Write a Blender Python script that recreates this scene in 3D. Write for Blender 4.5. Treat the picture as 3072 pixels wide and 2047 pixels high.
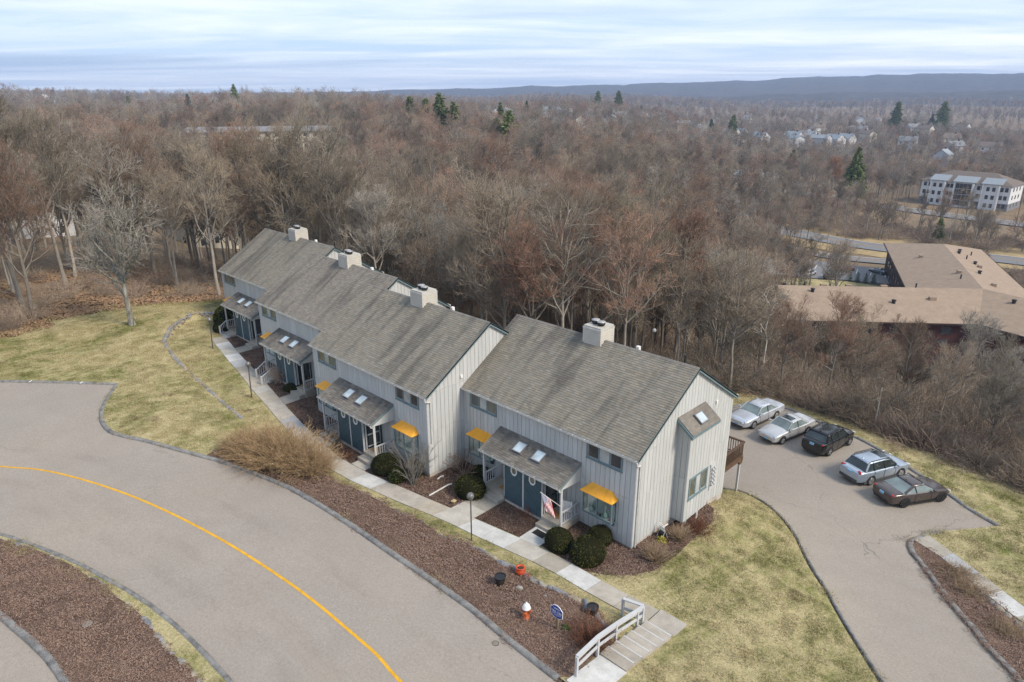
import bpy, bmesh, math, random
import numpy as np
from mathutils import Vector, Matrix
from mathutils.geometry import delaunay_2d_cdt
random.seed(7); np.random.seed(7)
R = math.radians
scene = bpy.context.scene
col = scene.collection
for o in list(bpy.data.objects): bpy.data.objects.remove(o)

# ================================================================ camera, sky, sun, exposure
cam_data = bpy.data.cameras.new('camera'); cam = bpy.data.objects.new('camera', cam_data); col.objects.link(cam)
cam.location = (15.805, -24.723, 21.6); cam.rotation_euler = (R(90 - 19.83), 0, R(44.363))
cam_data.sensor_width = 36; cam_data.lens = 24.0; cam_data.clip_start = .5; cam_data.clip_end = 30000
scene.camera = cam

SUN_EL, SUN_AZ = 42.0, 12.0        # elevation; azimuth in the scene's x/y plane, degrees from +x
world = bpy.data.worlds.new('World'); scene.world = world; world.use_nodes = True
def build_world():
    nt = world.node_tree; N = nt.nodes; L = nt.links
    for n in list(N): N.remove(n)
    out = N.new('ShaderNodeOutputWorld'); bg = N.new('ShaderNodeBackground'); bg.inputs['Strength'].default_value = .1
    sky = N.new('ShaderNodeTexSky'); sky.sky_type = 'NISHITA'; sky.sun_disc = False
    sky.sun_elevation = R(SUN_EL); sky.sun_rotation = R(90 - SUN_AZ); sky.air_density = 1.0; sky.dust_density = .6; sky.ozone_density = 1.5
    tc = N.new('ShaderNodeTexCoord'); sep = N.new('ShaderNodeSeparateXYZ'); L.new(tc.outputs['Generated'], sep.inputs[0])
    def m(op, a, b=None, c=None):
        n = N.new('ShaderNodeMath'); n.operation = op
        for i, v in enumerate((a, b, c)):
            if v is None: continue
            if hasattr(v, 'links'): L.new(v, n.inputs[i])
            else: n.inputs[i].default_value = v
        return n.outputs[0]
    # cloud sheet: direction projected on a curved layer overhead
    zz = m('ADD', m('MAXIMUM', sep.outputs[2], 0.0), .028)
    px = m('DIVIDE', sep.outputs[0], zz); py = m('DIVIDE', sep.outputs[1], zz)
    comb = N.new('ShaderNodeCombineXYZ'); L.new(px, comb.inputs[0]); L.new(py, comb.inputs[1])
    rt = N.new('ShaderNodeMapping'); rt.inputs['Rotation'].default_value = (0, 0, R(-40)); L.new(comb.outputs[0], rt.inputs[0])   # wind direction
    def noise(sc, scale, det, rough, dist, loc):
        mp = N.new('ShaderNodeMapping'); mp.inputs['Scale'].default_value = sc; mp.inputs['Location'].default_value = loc; L.new(rt.outputs[0], mp.inputs[0])
        n = N.new('ShaderNodeTexNoise'); n.inputs['Scale'].default_value = scale; n.inputs['Detail'].default_value = det; n.inputs['Roughness'].default_value = rough; n.inputs['Distortion'].default_value = dist
        L.new(mp.outputs[0], n.inputs['Vector']); return n.outputs[0]
    def ramp(f, *st):
        c = N.new('ShaderNodeValToRGB'); L.new(f, c.inputs[0])
        while len(c.color_ramp.elements) < len(st): c.color_ramp.elements.new(.5)
        for e, (p, v) in zip(c.color_ramp.elements, st): e.position = p; e.color = (*v, 1) if hasattr(v, '__len__') else (v, v, v, 1)
        return c.outputs[0]
    def mixc(f, a, b):
        n = N.new('ShaderNodeMix'); n.data_type = 'RGBA'
        for i, v in ((0, f), (6, a), (7, b)):
            if hasattr(v, 'links'): L.new(v, n.inputs[i])
            else: n.inputs[i].default_value = v if i == 0 else (*v, 1)
        return n.outputs[2]
    big = noise((.09, .16, 1), 1., 6, .55, .6, (3.1, 1.7, 0)); fine = noise((.30, .5, 1), 1., 8, .6, .9, (7.3, .4, 0)); low = noise((.07, .2, 1), 1., 4, .5, .3, (1.2, 5.5, 0))
    f = m('ADD', m('MULTIPLY', big, .62), m('MULTIPLY', fine, .38))
    veil = mixc(.85, sky.outputs[0], (2.05, 2.7, 3.75))                       # thin high overcast over the clear sky
    cl = mixc(ramp(f, (.38, 0.), (.50, .45), (.63, 1.)), veil, (4.8, 4.9, 5.0))
    mix = N.new('ShaderNodeMix'); mix.data_type = 'RGBA'; L.new(ramp(low, (.52, 0.), (.66, .75)), mix.inputs[0]); L.new(cl, mix.inputs[6]); mix.inputs[7].default_value = (1.85, 2.35, 3.15, 1)   # grey undersides
    L.new(mix.outputs[2], bg.inputs[0]); L.new(bg.outputs[0], out.inputs[0])
build_world()
sun_d = bpy.data.lights.new('sun', 'SUN'); sun_d.energy = 1.5; sun_d.angle = R(16); sun_d.color = (1, .90, .76)
sun = bpy.data.objects.new('sun', sun_d); col.objects.link(sun)
sun.rotation_euler = (R(90 - SUN_EL), 0, R(SUN_AZ + 90))
scene.view_settings.view_transform = 'Standard'; scene.view_settings.look = 'None'; scene.view_settings.gamma = 1
scene.view_settings.exposure = 1.47; scene.view_settings.use_curve_mapping = False
scene.render.engine = 'CYCLES'; scene.cycles.use_denoising = True; scene.cycles.denoiser = 'OPENIMAGEDENOISE'; scene.cycles.denoising_prefilter = 'NONE'; scene.cycles.sample_clamp_indirect = 3; scene.cycles.sample_clamp_direct = 12; scene.cycles.max_bounces = 5; scene.cycles.diffuse_bounces = 2; scene.cycles.glossy_bounces = 2
scene.cycles.transmission_bounces = 4; scene.cycles.volume_bounces = 0; scene.cycles.transparent_max_bounces = 8

# ================================================================ material toolkit
class G:
    def __init__(s, name):
        s.m = bpy.data.materials.new(name); s.m.use_nodes = True; s.t = s.m.node_tree
        for n in list(s.t.nodes): s.t.nodes.remove(n)
        s.out = s.t.nodes.new('ShaderNodeOutputMaterial')
        s.pos = s.n('ShaderNodeNewGeometry').outputs['Position']
    def n(s, typ, ins=None, **pr):
        nd = s.t.nodes.new(typ)
        for k, v in pr.items(): setattr(nd, k, v)
        for k, v in (ins or {}).items():
            if hasattr(v, 'links'): s.t.links.new(v, nd.inputs[k])
            else: nd.inputs[k].default_value = v
        return nd
    def map(s, v, scale=(1, 1, 1), rot=(0, 0, 0), loc=(0, 0, 0)):
        return s.n('ShaderNodeMapping', {'Vector': v, 'Scale': scale, 'Rotation': rot, 'Location': loc}).outputs[0]
    def noise(s, scale, detail=3, rough=.55, vec=None, dist=0):
        return s.n('ShaderNodeTexNoise', {'Vector': vec or s.pos, 'Scale': scale, 'Detail': detail, 'Roughness': rough, 'Distortion': dist}).outputs[0]
    def vor(s, scale, vec=None, feature='F1', out=0, rnd=1):
        return s.n('ShaderNodeTexVoronoi', {'Vector': vec or s.pos, 'Scale': scale, 'Randomness': rnd}, feature=feature).outputs[out]
    def ramp(s, fac, *st, interp='LINEAR'):
        nd = s.n('ShaderNodeValToRGB', {0: fac}); cr = nd.color_ramp; cr.interpolation = interp
        while len(cr.elements) < len(st): cr.elements.new(.5)
        for e, (p, c) in zip(cr.elements, st):
            e.position = p; e.color = (c, c, c, 1) if not hasattr(c, '__len__') else (*c, 1)
        return nd.outputs[0]
    def mix(s, f, a, b, mode='MIX'):
        nd = s.n('ShaderNodeMix', data_type='RGBA', blend_type=mode)
        for i, v in ((0, f), (6, a), (7, b)):
            if hasattr(v, 'links'): s.t.links.new(v, nd.inputs[i])
            else: nd.inputs[i].default_value = v if i == 0 else (*v, 1)
        return nd.outputs[2]
    def math(s, op, a, b=0.): return s.n('ShaderNodeMath', {0: a, 1: b}, operation=op).outputs[0]
    def rnd(s): return s.n('ShaderNodeObjectInfo').outputs['Random']
    def attr(s, name): return s.n('ShaderNodeAttribute', attribute_name=name).outputs['Color']
    def bump(s, h, strength=.4, dist=.02):
        return s.n('ShaderNodeBump', {'Height': h, 'Strength': strength, 'Distance': dist}).outputs[0]
    def bsdf(s, base, rough=.8, spec=.3, metal=0., normal=None, **kw):
        b = s.n('ShaderNodeBsdfPrincipled'); 
        for k, v in (('Base Color', base), ('Roughness', rough), ('Specular IOR Level', spec), ('Metallic', metal), ('Normal', normal), *kw.items()):
            if v is None: continue
            k = k.replace('_', ' ')
            if hasattr(v, 'links'): s.t.links.new(v, b.inputs[k])
            else: b.inputs[k].default_value = (*v, 1) if hasattr(v, '__len__') and len(v) == 3 else v
        s.t.links.new(b.outputs[0], s.out.inputs[0]); return s.m
def simple(name, c, rough=.7, spec=.35, var=.12, scale=3., metal=0., rv=0., fine=0., **kw):
    g = G(name)
    f = g.noise(scale, 5, .6)
    c1 = [min(1, x * (1 + var)) for x in c]; c0 = [x * (1 - var) for x in c]
    b = g.ramp(f, (.3, c0), (.7, c1))
    if fine: b = g.mix(g.ramp(g.noise(40, 2), (.35, 1 - fine), (.65, 1.)), (0, 0, 0), b, 'MIX')
    if rv: b = g.mix(1., b, g.ramp(g.rnd(), (0, 1 - rv), (1, 1.)), 'MULTIPLY')
    return g.bsdf(b, rough, spec, metal, **kw)

# ================================================================ object toolkit
def link(name, me, m, parent=None, loc=None, rot=None, scale=None):
    o = bpy.data.objects.new(name, me); col.objects.link(o)
    if m is not None and me is not None and len(me.materials) == 0: me.materials.append(m)
    if parent is not None: o.parent = parent
    if loc is not None: o.location = loc
    if rot is not None: o.rotation_euler = rot
    if scale is not None: o.scale = scale
    return o
def tag(o, label=None, cat=None, group=None, kind=None):
    if label: o['label'] = label
    if cat: o['category'] = cat
    if group: o['group'] = group
    if kind: o['kind'] = kind
    return o
def empty(name, loc=(0, 0, 0), rz=0., label=None, cat=None, group=None):
    o = bpy.data.objects.new(name, None); col.objects.link(o); o.location = loc; o.rotation_euler = (0, 0, rz); o.empty_display_size = .2
    return tag(o, label, cat, group)
def copy_tree(o, parent=None):
    c = o.copy(); col.objects.link(c)
    if parent is not None: c.parent = parent
    for ch in o.children: copy_tree(ch, c)
    return c
class MB:
    """collects faces for ONE mesh"""
    def __init__(s): s.v = []; s.f = []; s.c = None
    def add(s, vs, fs):
        k = len(s.v); s.v += [tuple(map(float, v)) for v in vs]; s.f += [tuple(i + k for i in f) for f in fs]; return s
    def box(s, x0, x1, y0, y1, z0, z1):
        return s.add([(x0, y0, z0), (x1, y0, z0), (x1, y1, z0), (x0, y1, z0), (x0, y0, z1), (x1, y0, z1), (x1, y1, z1), (x0, y1, z1)],
                     [(3, 2, 1, 0), (4, 5, 6, 7), (0, 1, 5, 4), (1, 2, 6, 5), (2, 3, 7, 6), (3, 0, 4, 7)])
    def prism(s, prof, a, b, axis=0):
        """extrude a closed profile (2-tuples) between a and b along axis"""
        n = len(prof)
        def P(p, t):
            return {0: (t, p[0], p[1]), 1: (p[0], t, p[1]), 2: (p[0], p[1], t)}[axis]
        s.add([P(p, a) for p in prof] + [P(p, b) for p in prof],
              [tuple(range(n))[::-1], tuple(range(n, 2 * n))] + [(i, (i + 1) % n, n + (i + 1) % n, n + i) for i in range(n)]); return s
    def tube(s, pts, rad, sides=8, cap=True):
        pts = [Vector(p) for p in pts]; rs = rad if hasattr(rad, '__len__') else [rad] * len(pts)
        rings = []; up = Vector((0, 0, 1))
        for i, p in enumerate(pts):
            d = (pts[min(i + 1, len(pts) - 1)] - pts[max(i - 1, 0)]).normalized()
            a = d.cross(up)
            if a.length < 1e-3: a = d.cross(Vector((1, 0, 0)))
            a.normalize(); b = d.cross(a)
            rings.append([p + (a * math.cos(2 * math.pi * k / sides) + b * math.sin(2 * math.pi * k / sides)) * rs[i] for k in range(sides)])
        vs = [v for r in rings for v in r]; fs = []
        for i in range(len(rings) - 1):
            for k in range(sides):
                fs.append((i * sides + k, i * sides + (k + 1) % sides, (i + 1) * sides + (k + 1) % sides, (i + 1) * sides + k))
        if cap: fs += [tuple(range(sides))[::-1], tuple(range((len(rings) - 1) * sides, len(rings) * sides))]
        return s.add(vs, fs)
    def lathe(s, prof, sides=16, c=(0, 0, 0)):
        vs = []; fs = []; n = len(prof)
        for r, z in prof:
            for k in range(sides): vs.append((c[0] + r * math.cos(2 * math.pi * k / sides), c[1] + r * math.sin(2 * math.pi * k / sides), c[2] + z))
        for i in range(n - 1):
            for k in range(sides): fs.append((i * sides + k, i * sides + (k + 1) % sides, (i + 1) * sides + (k + 1) % sides, (i + 1) * sides + k))
        fs += [tuple(range(sides))[::-1], tuple(range((n - 1) * sides, n * sides))]
        return s.add(vs, fs)
    def mesh(s, name, smooth=False):
        me = bpy.data.meshes.new(name); me.from_pydata(s.v, [], s.f); me.update()
        bm = bmesh.new(); bm.from_mesh(me); bmesh.ops.recalc_face_normals(bm, faces=bm.faces); bm.to_mesh(me); bm.free()
        if smooth: me.polygons.foreach_set('use_smooth', [True] * len(me.polygons))
        return me
    def build(s, name, m, parent=None, smooth=False, **kw): return link(name, s.mesh(name, smooth), m, parent, **kw)
_ub = MB().box(-.5, .5, -.5, .5, -.5, .5).mesh('unit_box')
_ubm = {}
def ubox(name, m, parent, x0, x1, y0, y1, z0, z1):
    """cheap box object: shared unit mesh, scaled"""
    if m.name not in _ubm:
        _ubm[m.name] = _ub.copy(); _ubm[m.name].materials.append(m)
    return link(name, _ubm[m.name], None, parent, ((x0 + x1) / 2, (y0 + y1) / 2, (z0 + z1) / 2), None, (x1 - x0, y1 - y0, z1 - z0))
# ---------------------------------------------------------------- terrain heights
TCP = np.array([(-2,-1,0),(-6,-1,.02),(-10,-1,.03),(-4,3,0),(-9,3,0),(-14,-3.5,.15),(-19,-4,.22),(-24,-3.5,.3),(-18,1,.2),(-28,-2,.55),(-35,-2,.62),(-30,2,.5),(-40,0,.75),(-47,0,.8),(-41,4,.7),(-47,5,.6),(0,-3,0),(-6,-4.5,0),(-12,-6.5,.1),(-18,-8,.22),(-25,-7,.42),(-31,-5.5,.6),(-38,-4,.7),(-45,-1.5,.8),(-50,3,.8),(2.5,0,-.05),(3,4,-.6),
 (0.3,9.4,-1.35),(-1,12.5,-2.5),(-6,10.5,-3.1),(-20,9,-3),(-38,12,-2.2),(9,8,-1.7),(12,2,-.5),(16,0,.1),(10,-1,-.2),(6,4,-.6),(4,9,-1.6),
 (5,14,-2.5),(9,18,-2.8),(12,20.5,-2.8),(-3,22,-3.05),(-12,24,-3.25),(2,27,-3.1),(-5,28,-3.2),(6,25,-3.),(-10,29,-3.5),(15,14,-2.2),(18,9,-1.2),(20,25,-3.1),(12,29,-3.7),(3,33,-4.4),(-8,34,-4.6),(-20,30,-5),
 (4,-9.2,.98),(4.4,-3,.02),(8,-4,.35),(12,-6,.6),(-3,-11,1.02),(-10,-11,1.03),(-20,-14,1.1),(-30,-16,1.2),(-45,-18,1.4),(-60,-20,1.6),
 (0,-16,1.05),(10,-15,1.),(-10,-18,1.1),(-25,-25,1.2),(5,-22,1.),(-1,-8,.75),(-8,-8.2,.8),(-14,-9.8,.85),(-42,-10,1.2),(-50,-8,1.35),(-62,-8,1.4),
 (-35,-9.5,1.1),(-52,-2,1.1),(-27,-10,.95),(-33,-7.2,.85),(-72,0,.5),(-80,-22,1.5),(-66,22,-2),(-50,30,-5),(-30,45,-8),(20,45,-7),(45,40,-5),(-60,60,-10),(30,10,-.5),(30,-15,1.5)],float)
def _phi(r2):
    return np.where(r2>1e-9, .5*r2*np.log(np.maximum(r2,1e-9)), 0.)
def _tps():
    n=len(TCP); X=TCP[:,:2]/20.
    K=_phi(((X[:,None]-X[None])**2).sum(-1)); Pm=np.c_[np.ones(n),X]
    A=np.zeros((n+3,n+3)); A[:n,:n]=K+np.eye(n)*1e-3; A[:n,n:]=Pm; A[n:,:n]=Pm.T
    return np.linalg.solve(A,np.r_[TCP[:,2],np.zeros(3)]),X
_TW,_TX=_tps()
def sstep(a,b,x):
    t=np.clip((x-a)/(b-a),0,1); return t*t*(3-2*t)
WALL=np.array([(-48.9,.9),(-50.,-.3),(-50.3,-1.6),(-48.6,-3.7),(-46.,-5.3),(-44.,-6.1),(-41.5,-6.5),(-39.,-6.85),(-36.,-7.05),(-33.,-7.2),(-30.,-7.4),(-26.6,-7.5)])
def wall_sd(x,y):
    """signed distance to the stone wall curve, positive on the upper (lawn) side, and position 0..1 along it"""
    best=np.full(np.shape(x),1e9); sgn=np.ones(np.shape(x)); tt=np.zeros(np.shape(x)); n=len(WALL)-1
    for i in range(n):
        a=WALL[i];b=WALL[i+1];d=b-a;L=d@d
        t=np.clip(((x-a[0])*d[0]+(y-a[1])*d[1])/L,0,1)
        dx=x-(a[0]+t*d[0]);dy=y-(a[1]+t*d[1]);r=np.hypot(dx,dy)
        m=r<best
        best=np.where(m,r,best);sgn=np.where(m,np.sign(d[1]*dx-d[0]*dy+1e-12),sgn);tt=np.where(m,(i+t)/n,tt)
    return best*sgn,tt
def far_h(x,y):
    dx=x-15.8;dy=y+24.7;r=np.hypot(dx,dy);a=np.degrees(np.arctan2(dy,dx))  # as seen from the drone
    z=-23+6*np.sin(x/170.+1)*np.cos(y/210.)+3*np.sin((x+y)/75.)
    z=z+11*sstep(116,130,a)+9*sstep(150,168,a)            # ground stays higher towards the left
    z=z+17*np.exp(-((a-148)/12.)**2)*sstep(200,430,r)*(1-sstep(750,1000,r))
    z=z+(8+6*(1-sstep(116,130,a)))*sstep(700,2200,r)
    flat=sstep(60,80,a)*(1-sstep(112,120,a))*(1-sstep(340,430,r))
    return z*(1-flat)+flat*(-24+.02*(r-200))
def terr(x,y):
    x=np.asarray(x,float);y=np.asarray(y,float)
    sh=x.shape;x=x.ravel();y=y.ravel();z=np.empty(len(x))
    for s in range(0,len(x),20000):
        xs=x[s:s+20000];ys=y[s:s+20000]
        r2=(xs[:,None]/20-_TX[None,:,0])**2+(ys[:,None]/20-_TX[None,:,1])**2
        zn=_phi(r2)@_TW[:-3]+_TW[-3]+_TW[-2]*xs/20+_TW[-1]*ys/20
        r=np.hypot(xs-15.8,ys+24.7);a=np.degrees(np.arctan2(ys+24.7,xs-15.8))
        r0=62+30*sstep(140,158,a); r1=116+40*sstep(140,160,a)
        w=sstep(r0,r1,r)
        zn=np.clip(zn,-9,4)
        z[s:s+20000]=zn*(1-w)+far_h(xs,ys)*w
        sd,t=wall_sd(xs,ys)
        amp=.62*(1-t)**1.2+.06
        endf=sstep(-.001,.06,t)
        z[s:s+20000]+=amp*endf*(sstep(-.05,.3,sd)*(1-sstep(.5,9,sd)))*(np.abs(sd)<9.5)
    return z.reshape(sh)
def h1(x,y): return float(terr(np.array([x]),np.array([y]))[0])
def smooth_line(pts, step=.5, closed=False):
    """Catmull-Rom resampling of a plan polyline"""
    P = [np.array(p[:2], float) for p in pts]; out = []
    n = len(P)
    for i in range(n - 1):
        p0 = P[max(i - 1, 0)]; p1 = P[i]; p2 = P[i + 1]; p3 = P[min(i + 2, n - 1)]
        k = max(1, int(np.linalg.norm(p2 - p1) / step))
        for j in range(k):
            t = j / k
            out.append(.5 * (2 * p1 + (p2 - p0) * t + (2 * p0 - 5 * p1 + 4 * p2 - p3) * t * t + (3 * p1 - p0 - 3 * p2 + p3) * t ** 3))
    out.append(P[-1]); return np.array(out)
def inside(px, py, poly):
    poly = np.asarray(poly); r = np.zeros(len(px), bool); n = len(poly); j = n - 1
    for i in range(n):
        xi, yi = poly[i]; xj, yj = poly[j]
        c = ((yi > py) != (yj > py)) & (px < (xj - xi) * (py - yi) / (yj - yi + 1e-12) + xi)
        r ^= c; j = i
    return r
def drape(name, poly, m, off, sp=.8, wob=0., parent=None, hfun=None):
    """flat sheet laid over the terrain inside a plan polygon"""
    poly = [tuple(map(float, p)) for p in poly]
    if wob:
        q = []
        for i, p in enumerate(poly):
            a = np.array(p); b = np.array(poly[(i + 1) % len(poly)]); k = max(1, int(np.linalg.norm(b - a) / (sp * .7)))
            for t in range(k):
                c = a + (b - a) * t / k; q.append((c[0] + random.uniform(-wob, wob), c[1] + random.uniform(-wob, wob)))
        poly = q
    A = np.array(poly); lo = A.min(0); hi = A.max(0)
    gx, gy = np.meshgrid(np.arange(lo[0], hi[0], sp), np.arange(lo[1], hi[1], sp)); gx = gx.ravel() + .013; gy = gy.ravel() + .017
    k = inside(gx, gy, A); gp = np.c_[gx[k], gy[k]]
    vs = [Vector(p) for p in poly] + [Vector(p) for p in gp]; n = len(poly)
    V, E_, F, *_ = delaunay_2d_cdt(vs, [], [list(range(n))], 1, 1e-5)
    va = np.array([(v.x, v.y) for v in V]); z = (hfun(va[:, 0], va[:, 1]) if hfun else terr(va[:, 0], va[:, 1])) + off
    me = bpy.data.meshes.new(name); me.from_pydata([(float(a), float(b), float(c)) for (a, b), c in zip(va, z)], [], [tuple(f) for f in F]); me.update()
    bm = bmesh.new(); bm.from_mesh(me)
    for f in bm.faces:
        if f.normal.z < 0: f.normal_flip()
    bm.to_mesh(me); bm.free()
    me.polygons.foreach_set('use_smooth', [True] * len(me.polygons))
    return link(name, me, m, parent)
def sweep(name, line, prof, m, off=0., parent=None, jag=0.):
    """sweep an open profile [(side, z)] along a plan polyline laid on the terrain"""
    line = np.asarray(line, float); d = np.gradient(line, axis=0); d /= np.linalg.norm(d, axis=1)[:, None] + 1e-9
    nrm = np.c_[-d[:, 1], d[:, 0]]; vs = []; n = len(prof)
    for s_, z_ in prof:
        q = line + nrm * s_
        if jag: q = q + np.random.uniform(-jag, jag, q.shape)
        z = terr(line[:, 0], line[:, 1]) + z_ + off + (np.random.uniform(-jag, jag, len(q)) * .5 if jag else 0)
        vs.append(np.c_[q, z])
    vs = np.stack(vs, 1); k = len(line); fs = []
    for i in range(k - 1):
        for j in range(n - 1): fs.append((i * n + j, (i + 1) * n + j, (i + 1) * n + j + 1, i * n + j + 1))
    me = bpy.data.meshes.new(name); me.from_pydata([tuple(map(float, v)) for v in vs.reshape(-1, 3)], [], fs); me.update()
    bm = bmesh.new(); bm.from_mesh(me); bmesh.ops.recalc_face_normals(bm, faces=bm.faces)
    if sum(f.normal.z * f.calc_area() for f in bm.faces) < 0: bmesh.ops.reverse_faces(bm, faces=bm.faces)
    bm.to_mesh(me); bm.free(); me.polygons.foreach_set('use_smooth', [True] * len(me.polygons))
    return link(name, me, m, parent)
kerbN = [(-44.29, -17.93), (-41.12, -14.93), (-37.73, -12.09), (-35.41, -13.46), (-34.13, -14.11), (-32.76, -14.58), (-31.4, -14.82), (-30.08, -14.83), (-28.89, -14.47), (-27.06, -13.62), (-24.91, -12.69), (-22.98, -11.75), (-22.38, -11.41), (-20.5, -10.63), (-18.43, -10.0), (-16.54, -9.67), (-14.28, -9.6), (-12.36, -9.45), (-10.46, -9.38), (-7.79, -9.44), (-5.86, -9.33), (-4.04, -9.25), (-2.07, -9.22), (-0.63, -9.32), (0.72, -9.43), (2.25, -9.51), (3.26, -9.54)]
yellow = [(-29.91, -20.61), (-27.61, -18.95), (-24.54, -17.55), (-21.19, -16.36), (-17.7, -15.4), (-14.21, -14.66), (-10.81, -14.11), (-7.57, -13.73), (-4.44, -13.56), (-2.4, -13.51), (-0.84, -13.64)]
kerbS = [(-22.17, -22.04), (-20.77, -21.42), (-19.33, -20.84), (-17.86, -20.31), (-16.38, -19.81), (-14.8, -19.38), (-13.31, -18.96), (-11.76, -18.61), (-10.16, -18.33), (-8.45, -18.14), (-6.69, -18.03), (-5.26, -17.96)]
stoneS = [(-21.46, -22.15), (-20.77, -21.84), (-19.82, -21.38), (-18.13, -20.75), (-16.95, -20.34), (-15.61, -20.05), (-14.84, -19.79), (-13.98, -19.61), (-13.07, -19.54), (-12.21, -19.31), (-11.1, -19.17), (-10.05, -19.12), (-8.64, -19.09), (-7.42, -18.95), (-6.32, -18.87), (-6.05, -18.86)]
kerbS2 = [(-15.09, -23.35), (-14.14, -23.17), (-12.83, -22.89), (-11.45, -22.66), (-10.4, -22.55), (-9.89, -22.52)]
bedN = [(-16.84, -7.1), (-15.68, -7.09), (-14.5, -6.76), (-13.28, -6.5), (-12.0, -6.32), (-10.53, -6.31), (-9.41, -6.09), (-7.95, -6.17), (-7.35, -6.24), (-6.0, -5.7), (-4.88, -5.55), (-3.85, -5.53), (-2.89, -5.39), (-1.51, -5.38), (-0.88, -5.27), (-0.23, -5.11), (0.28, -5.12), (0.9, -4.97), (1.3, -5.1), (1.8, -5.2), (2.34, -5.47), (2.86, -5.63)]
walkN_house = [(3.5, -2.84), (1.05, -3.0), (-0.46, -3.02), (-3.36, -2.95), (-4.62, -3.13), (-6.25, -3.36), (-8.99, -3.92), (-12.27, -4.51), (-13.93, -4.86), (-15.43, -5.18), (-18.07, -5.33), (-25.9, -4.44), (-27.33, -4.22), (-28.48, -3.97), (-31.13, -3.47), (-35.85, -2.61), (-38.79, -2.17), (-40.14, -1.91), (-43.92, -1.2)]
walkN_road = [(3.65, -3.99), (2.63, -4.38), (1.16, -4.21), (-1.01, -4.05), (-1.91, -4.25), (-3.12, -4.33), (-4.19, -4.52), (-5.79, -4.55), (-8.54, -5.14), (-12.03, -5.64), (-13.57, -6.01), (-15.43, -6.38), (-17.51, -6.33), (-25.85, -5.56), (-27.49, -5.34), (-31.63, -4.66), (-36.06, -3.7), (-39.03, -3.31), (-42.19, -2.65), (-43.41, -2.35)]
driveL = [(-1.19, 11.96), (-0.33, 12.75), (1.09, 12.1), (2.08, 11.51), (2.86, 11.19), (3.63, 10.5), (4.37, 9.68), (3.92, 10.27), (4.85, 9.07), (5.85, 7.58), (6.68, 6.43), (7.7, 5.18), (8.8, 3.74), (9.74, 2.59), (10.58, 1.62), (11.2, 0.87), (11.63, 0.39)]
driveR = [(12.33, 20.38), (10.11, 17.42), (9.64, 16.64), (9.19, 15.77), (9.0, 14.97), (9.11, 14.2), (9.47, 13.45), (10.1, 12.68), (11.05, 11.23), (11.89, 9.96), (12.67, 8.73), (13.35, 7.8), (14.02, 6.69), (14.61, 5.88), (15.14, 5.23), (15.47, 4.68)]
lotBack = [(-7.1, 24.62), (-4.4, 28.6), (-3.45, 28.66), (-1.55, 27.88), (2.12, 26.82), (4.21, 25.78), (6.66, 24.25), (9.36, 22.43), (10.51, 21.48), (12.33, 20.4)]
walkR_l = [(9.22, 15.09), (10.47, 14.44), (11.51, 13.57), (12.7, 12.5), (13.62, 11.51), (14.69, 10.46), (15.07, 10.12)]
walkR_r = [(9.7, 16.3), (10.95, 15.33), (12.05, 14.4), (13.29, 13.38), (14.22, 12.39), (14.85, 11.79)]
woodsL = [(-56.77, -15.57), (-57.35, -14.15), (-58.86, -12.59), (-60.65, -11.01), (-60.06, -9.3), (-60.87, -6.91), (-60.11, -5.12), (-59.62, -2.51), (-57.58, 1.13), (-56.54, 4.4)]
woodsR = [(-8.76, 29.12), (-5.74, 31.05), (-2.45, 30.23), (0.1, 30.9), (2.05, 30.31), (3.87, 29.77), (6.26, 29.73), (9.02, 29.0), (12.59, 27.89)]
# ================================================================ ground materials
def m_asphalt(name, c=(.308, .27, .228), crack=1.):
    g = G(name); sp = g.noise(55, 3, .7); md = g.noise(.55, 5, .6); big = g.noise(.13, 3)
    b = g.ramp(sp, (.25, [x * .62 for x in c]), (.52, c), (.8, [min(1, x * 1.45) for x in c]))
    b = g.mix(1., b, g.ramp(md, (.25, .93), (.75, 1.05)), 'MULTIPLY'); b = g.mix(1., b, g.ramp(g.noise(9, 3, .7), (.3, .88), (.7, 1.1)), 'MULTIPLY')
    b = g.mix(1., b, g.ramp(big, (.3, (.96, .965, .98)), (.7, (1.04, 1.02, .99))), 'MULTIPLY')
    st = g.noise(1.0, 4, .6, g.map(g.pos, (.07, .9, 1), (0, 0, R(8))))
    b = g.mix(g.ramp(st, (.58, 0.), (.78, .35)), b, (.27, .215, .165))
    if crack:
        wv = g.n('ShaderNodeVectorMath', {0: g.pos, 1: g.n('ShaderNodeVectorMath', {0: g.n('ShaderNodeTexNoise', {'Vector': g.pos, 'Scale': 1.1, 'Detail': 5}).outputs['Color'], 1: (1.6, 1.6, 0)}, operation='MULTIPLY').outputs[0]}, operation='ADD').outputs[0]
        e = g.vor(.13, wv, 'DISTANCE_TO_EDGE'); msk = g.ramp(g.noise(.16, 2), (.47, 0.), (.56, 1.))
        cr = g.math('MULTIPLY', g.ramp(e, (0., 1.), (.0045, 0.)), msk)
        b = g.mix(g.math('MULTIPLY', cr, .55 * crack), b, (.06, .057, .053))
    return g.bsdf(b, .9, .25, normal=g.bump(sp, .35, .012))
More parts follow.
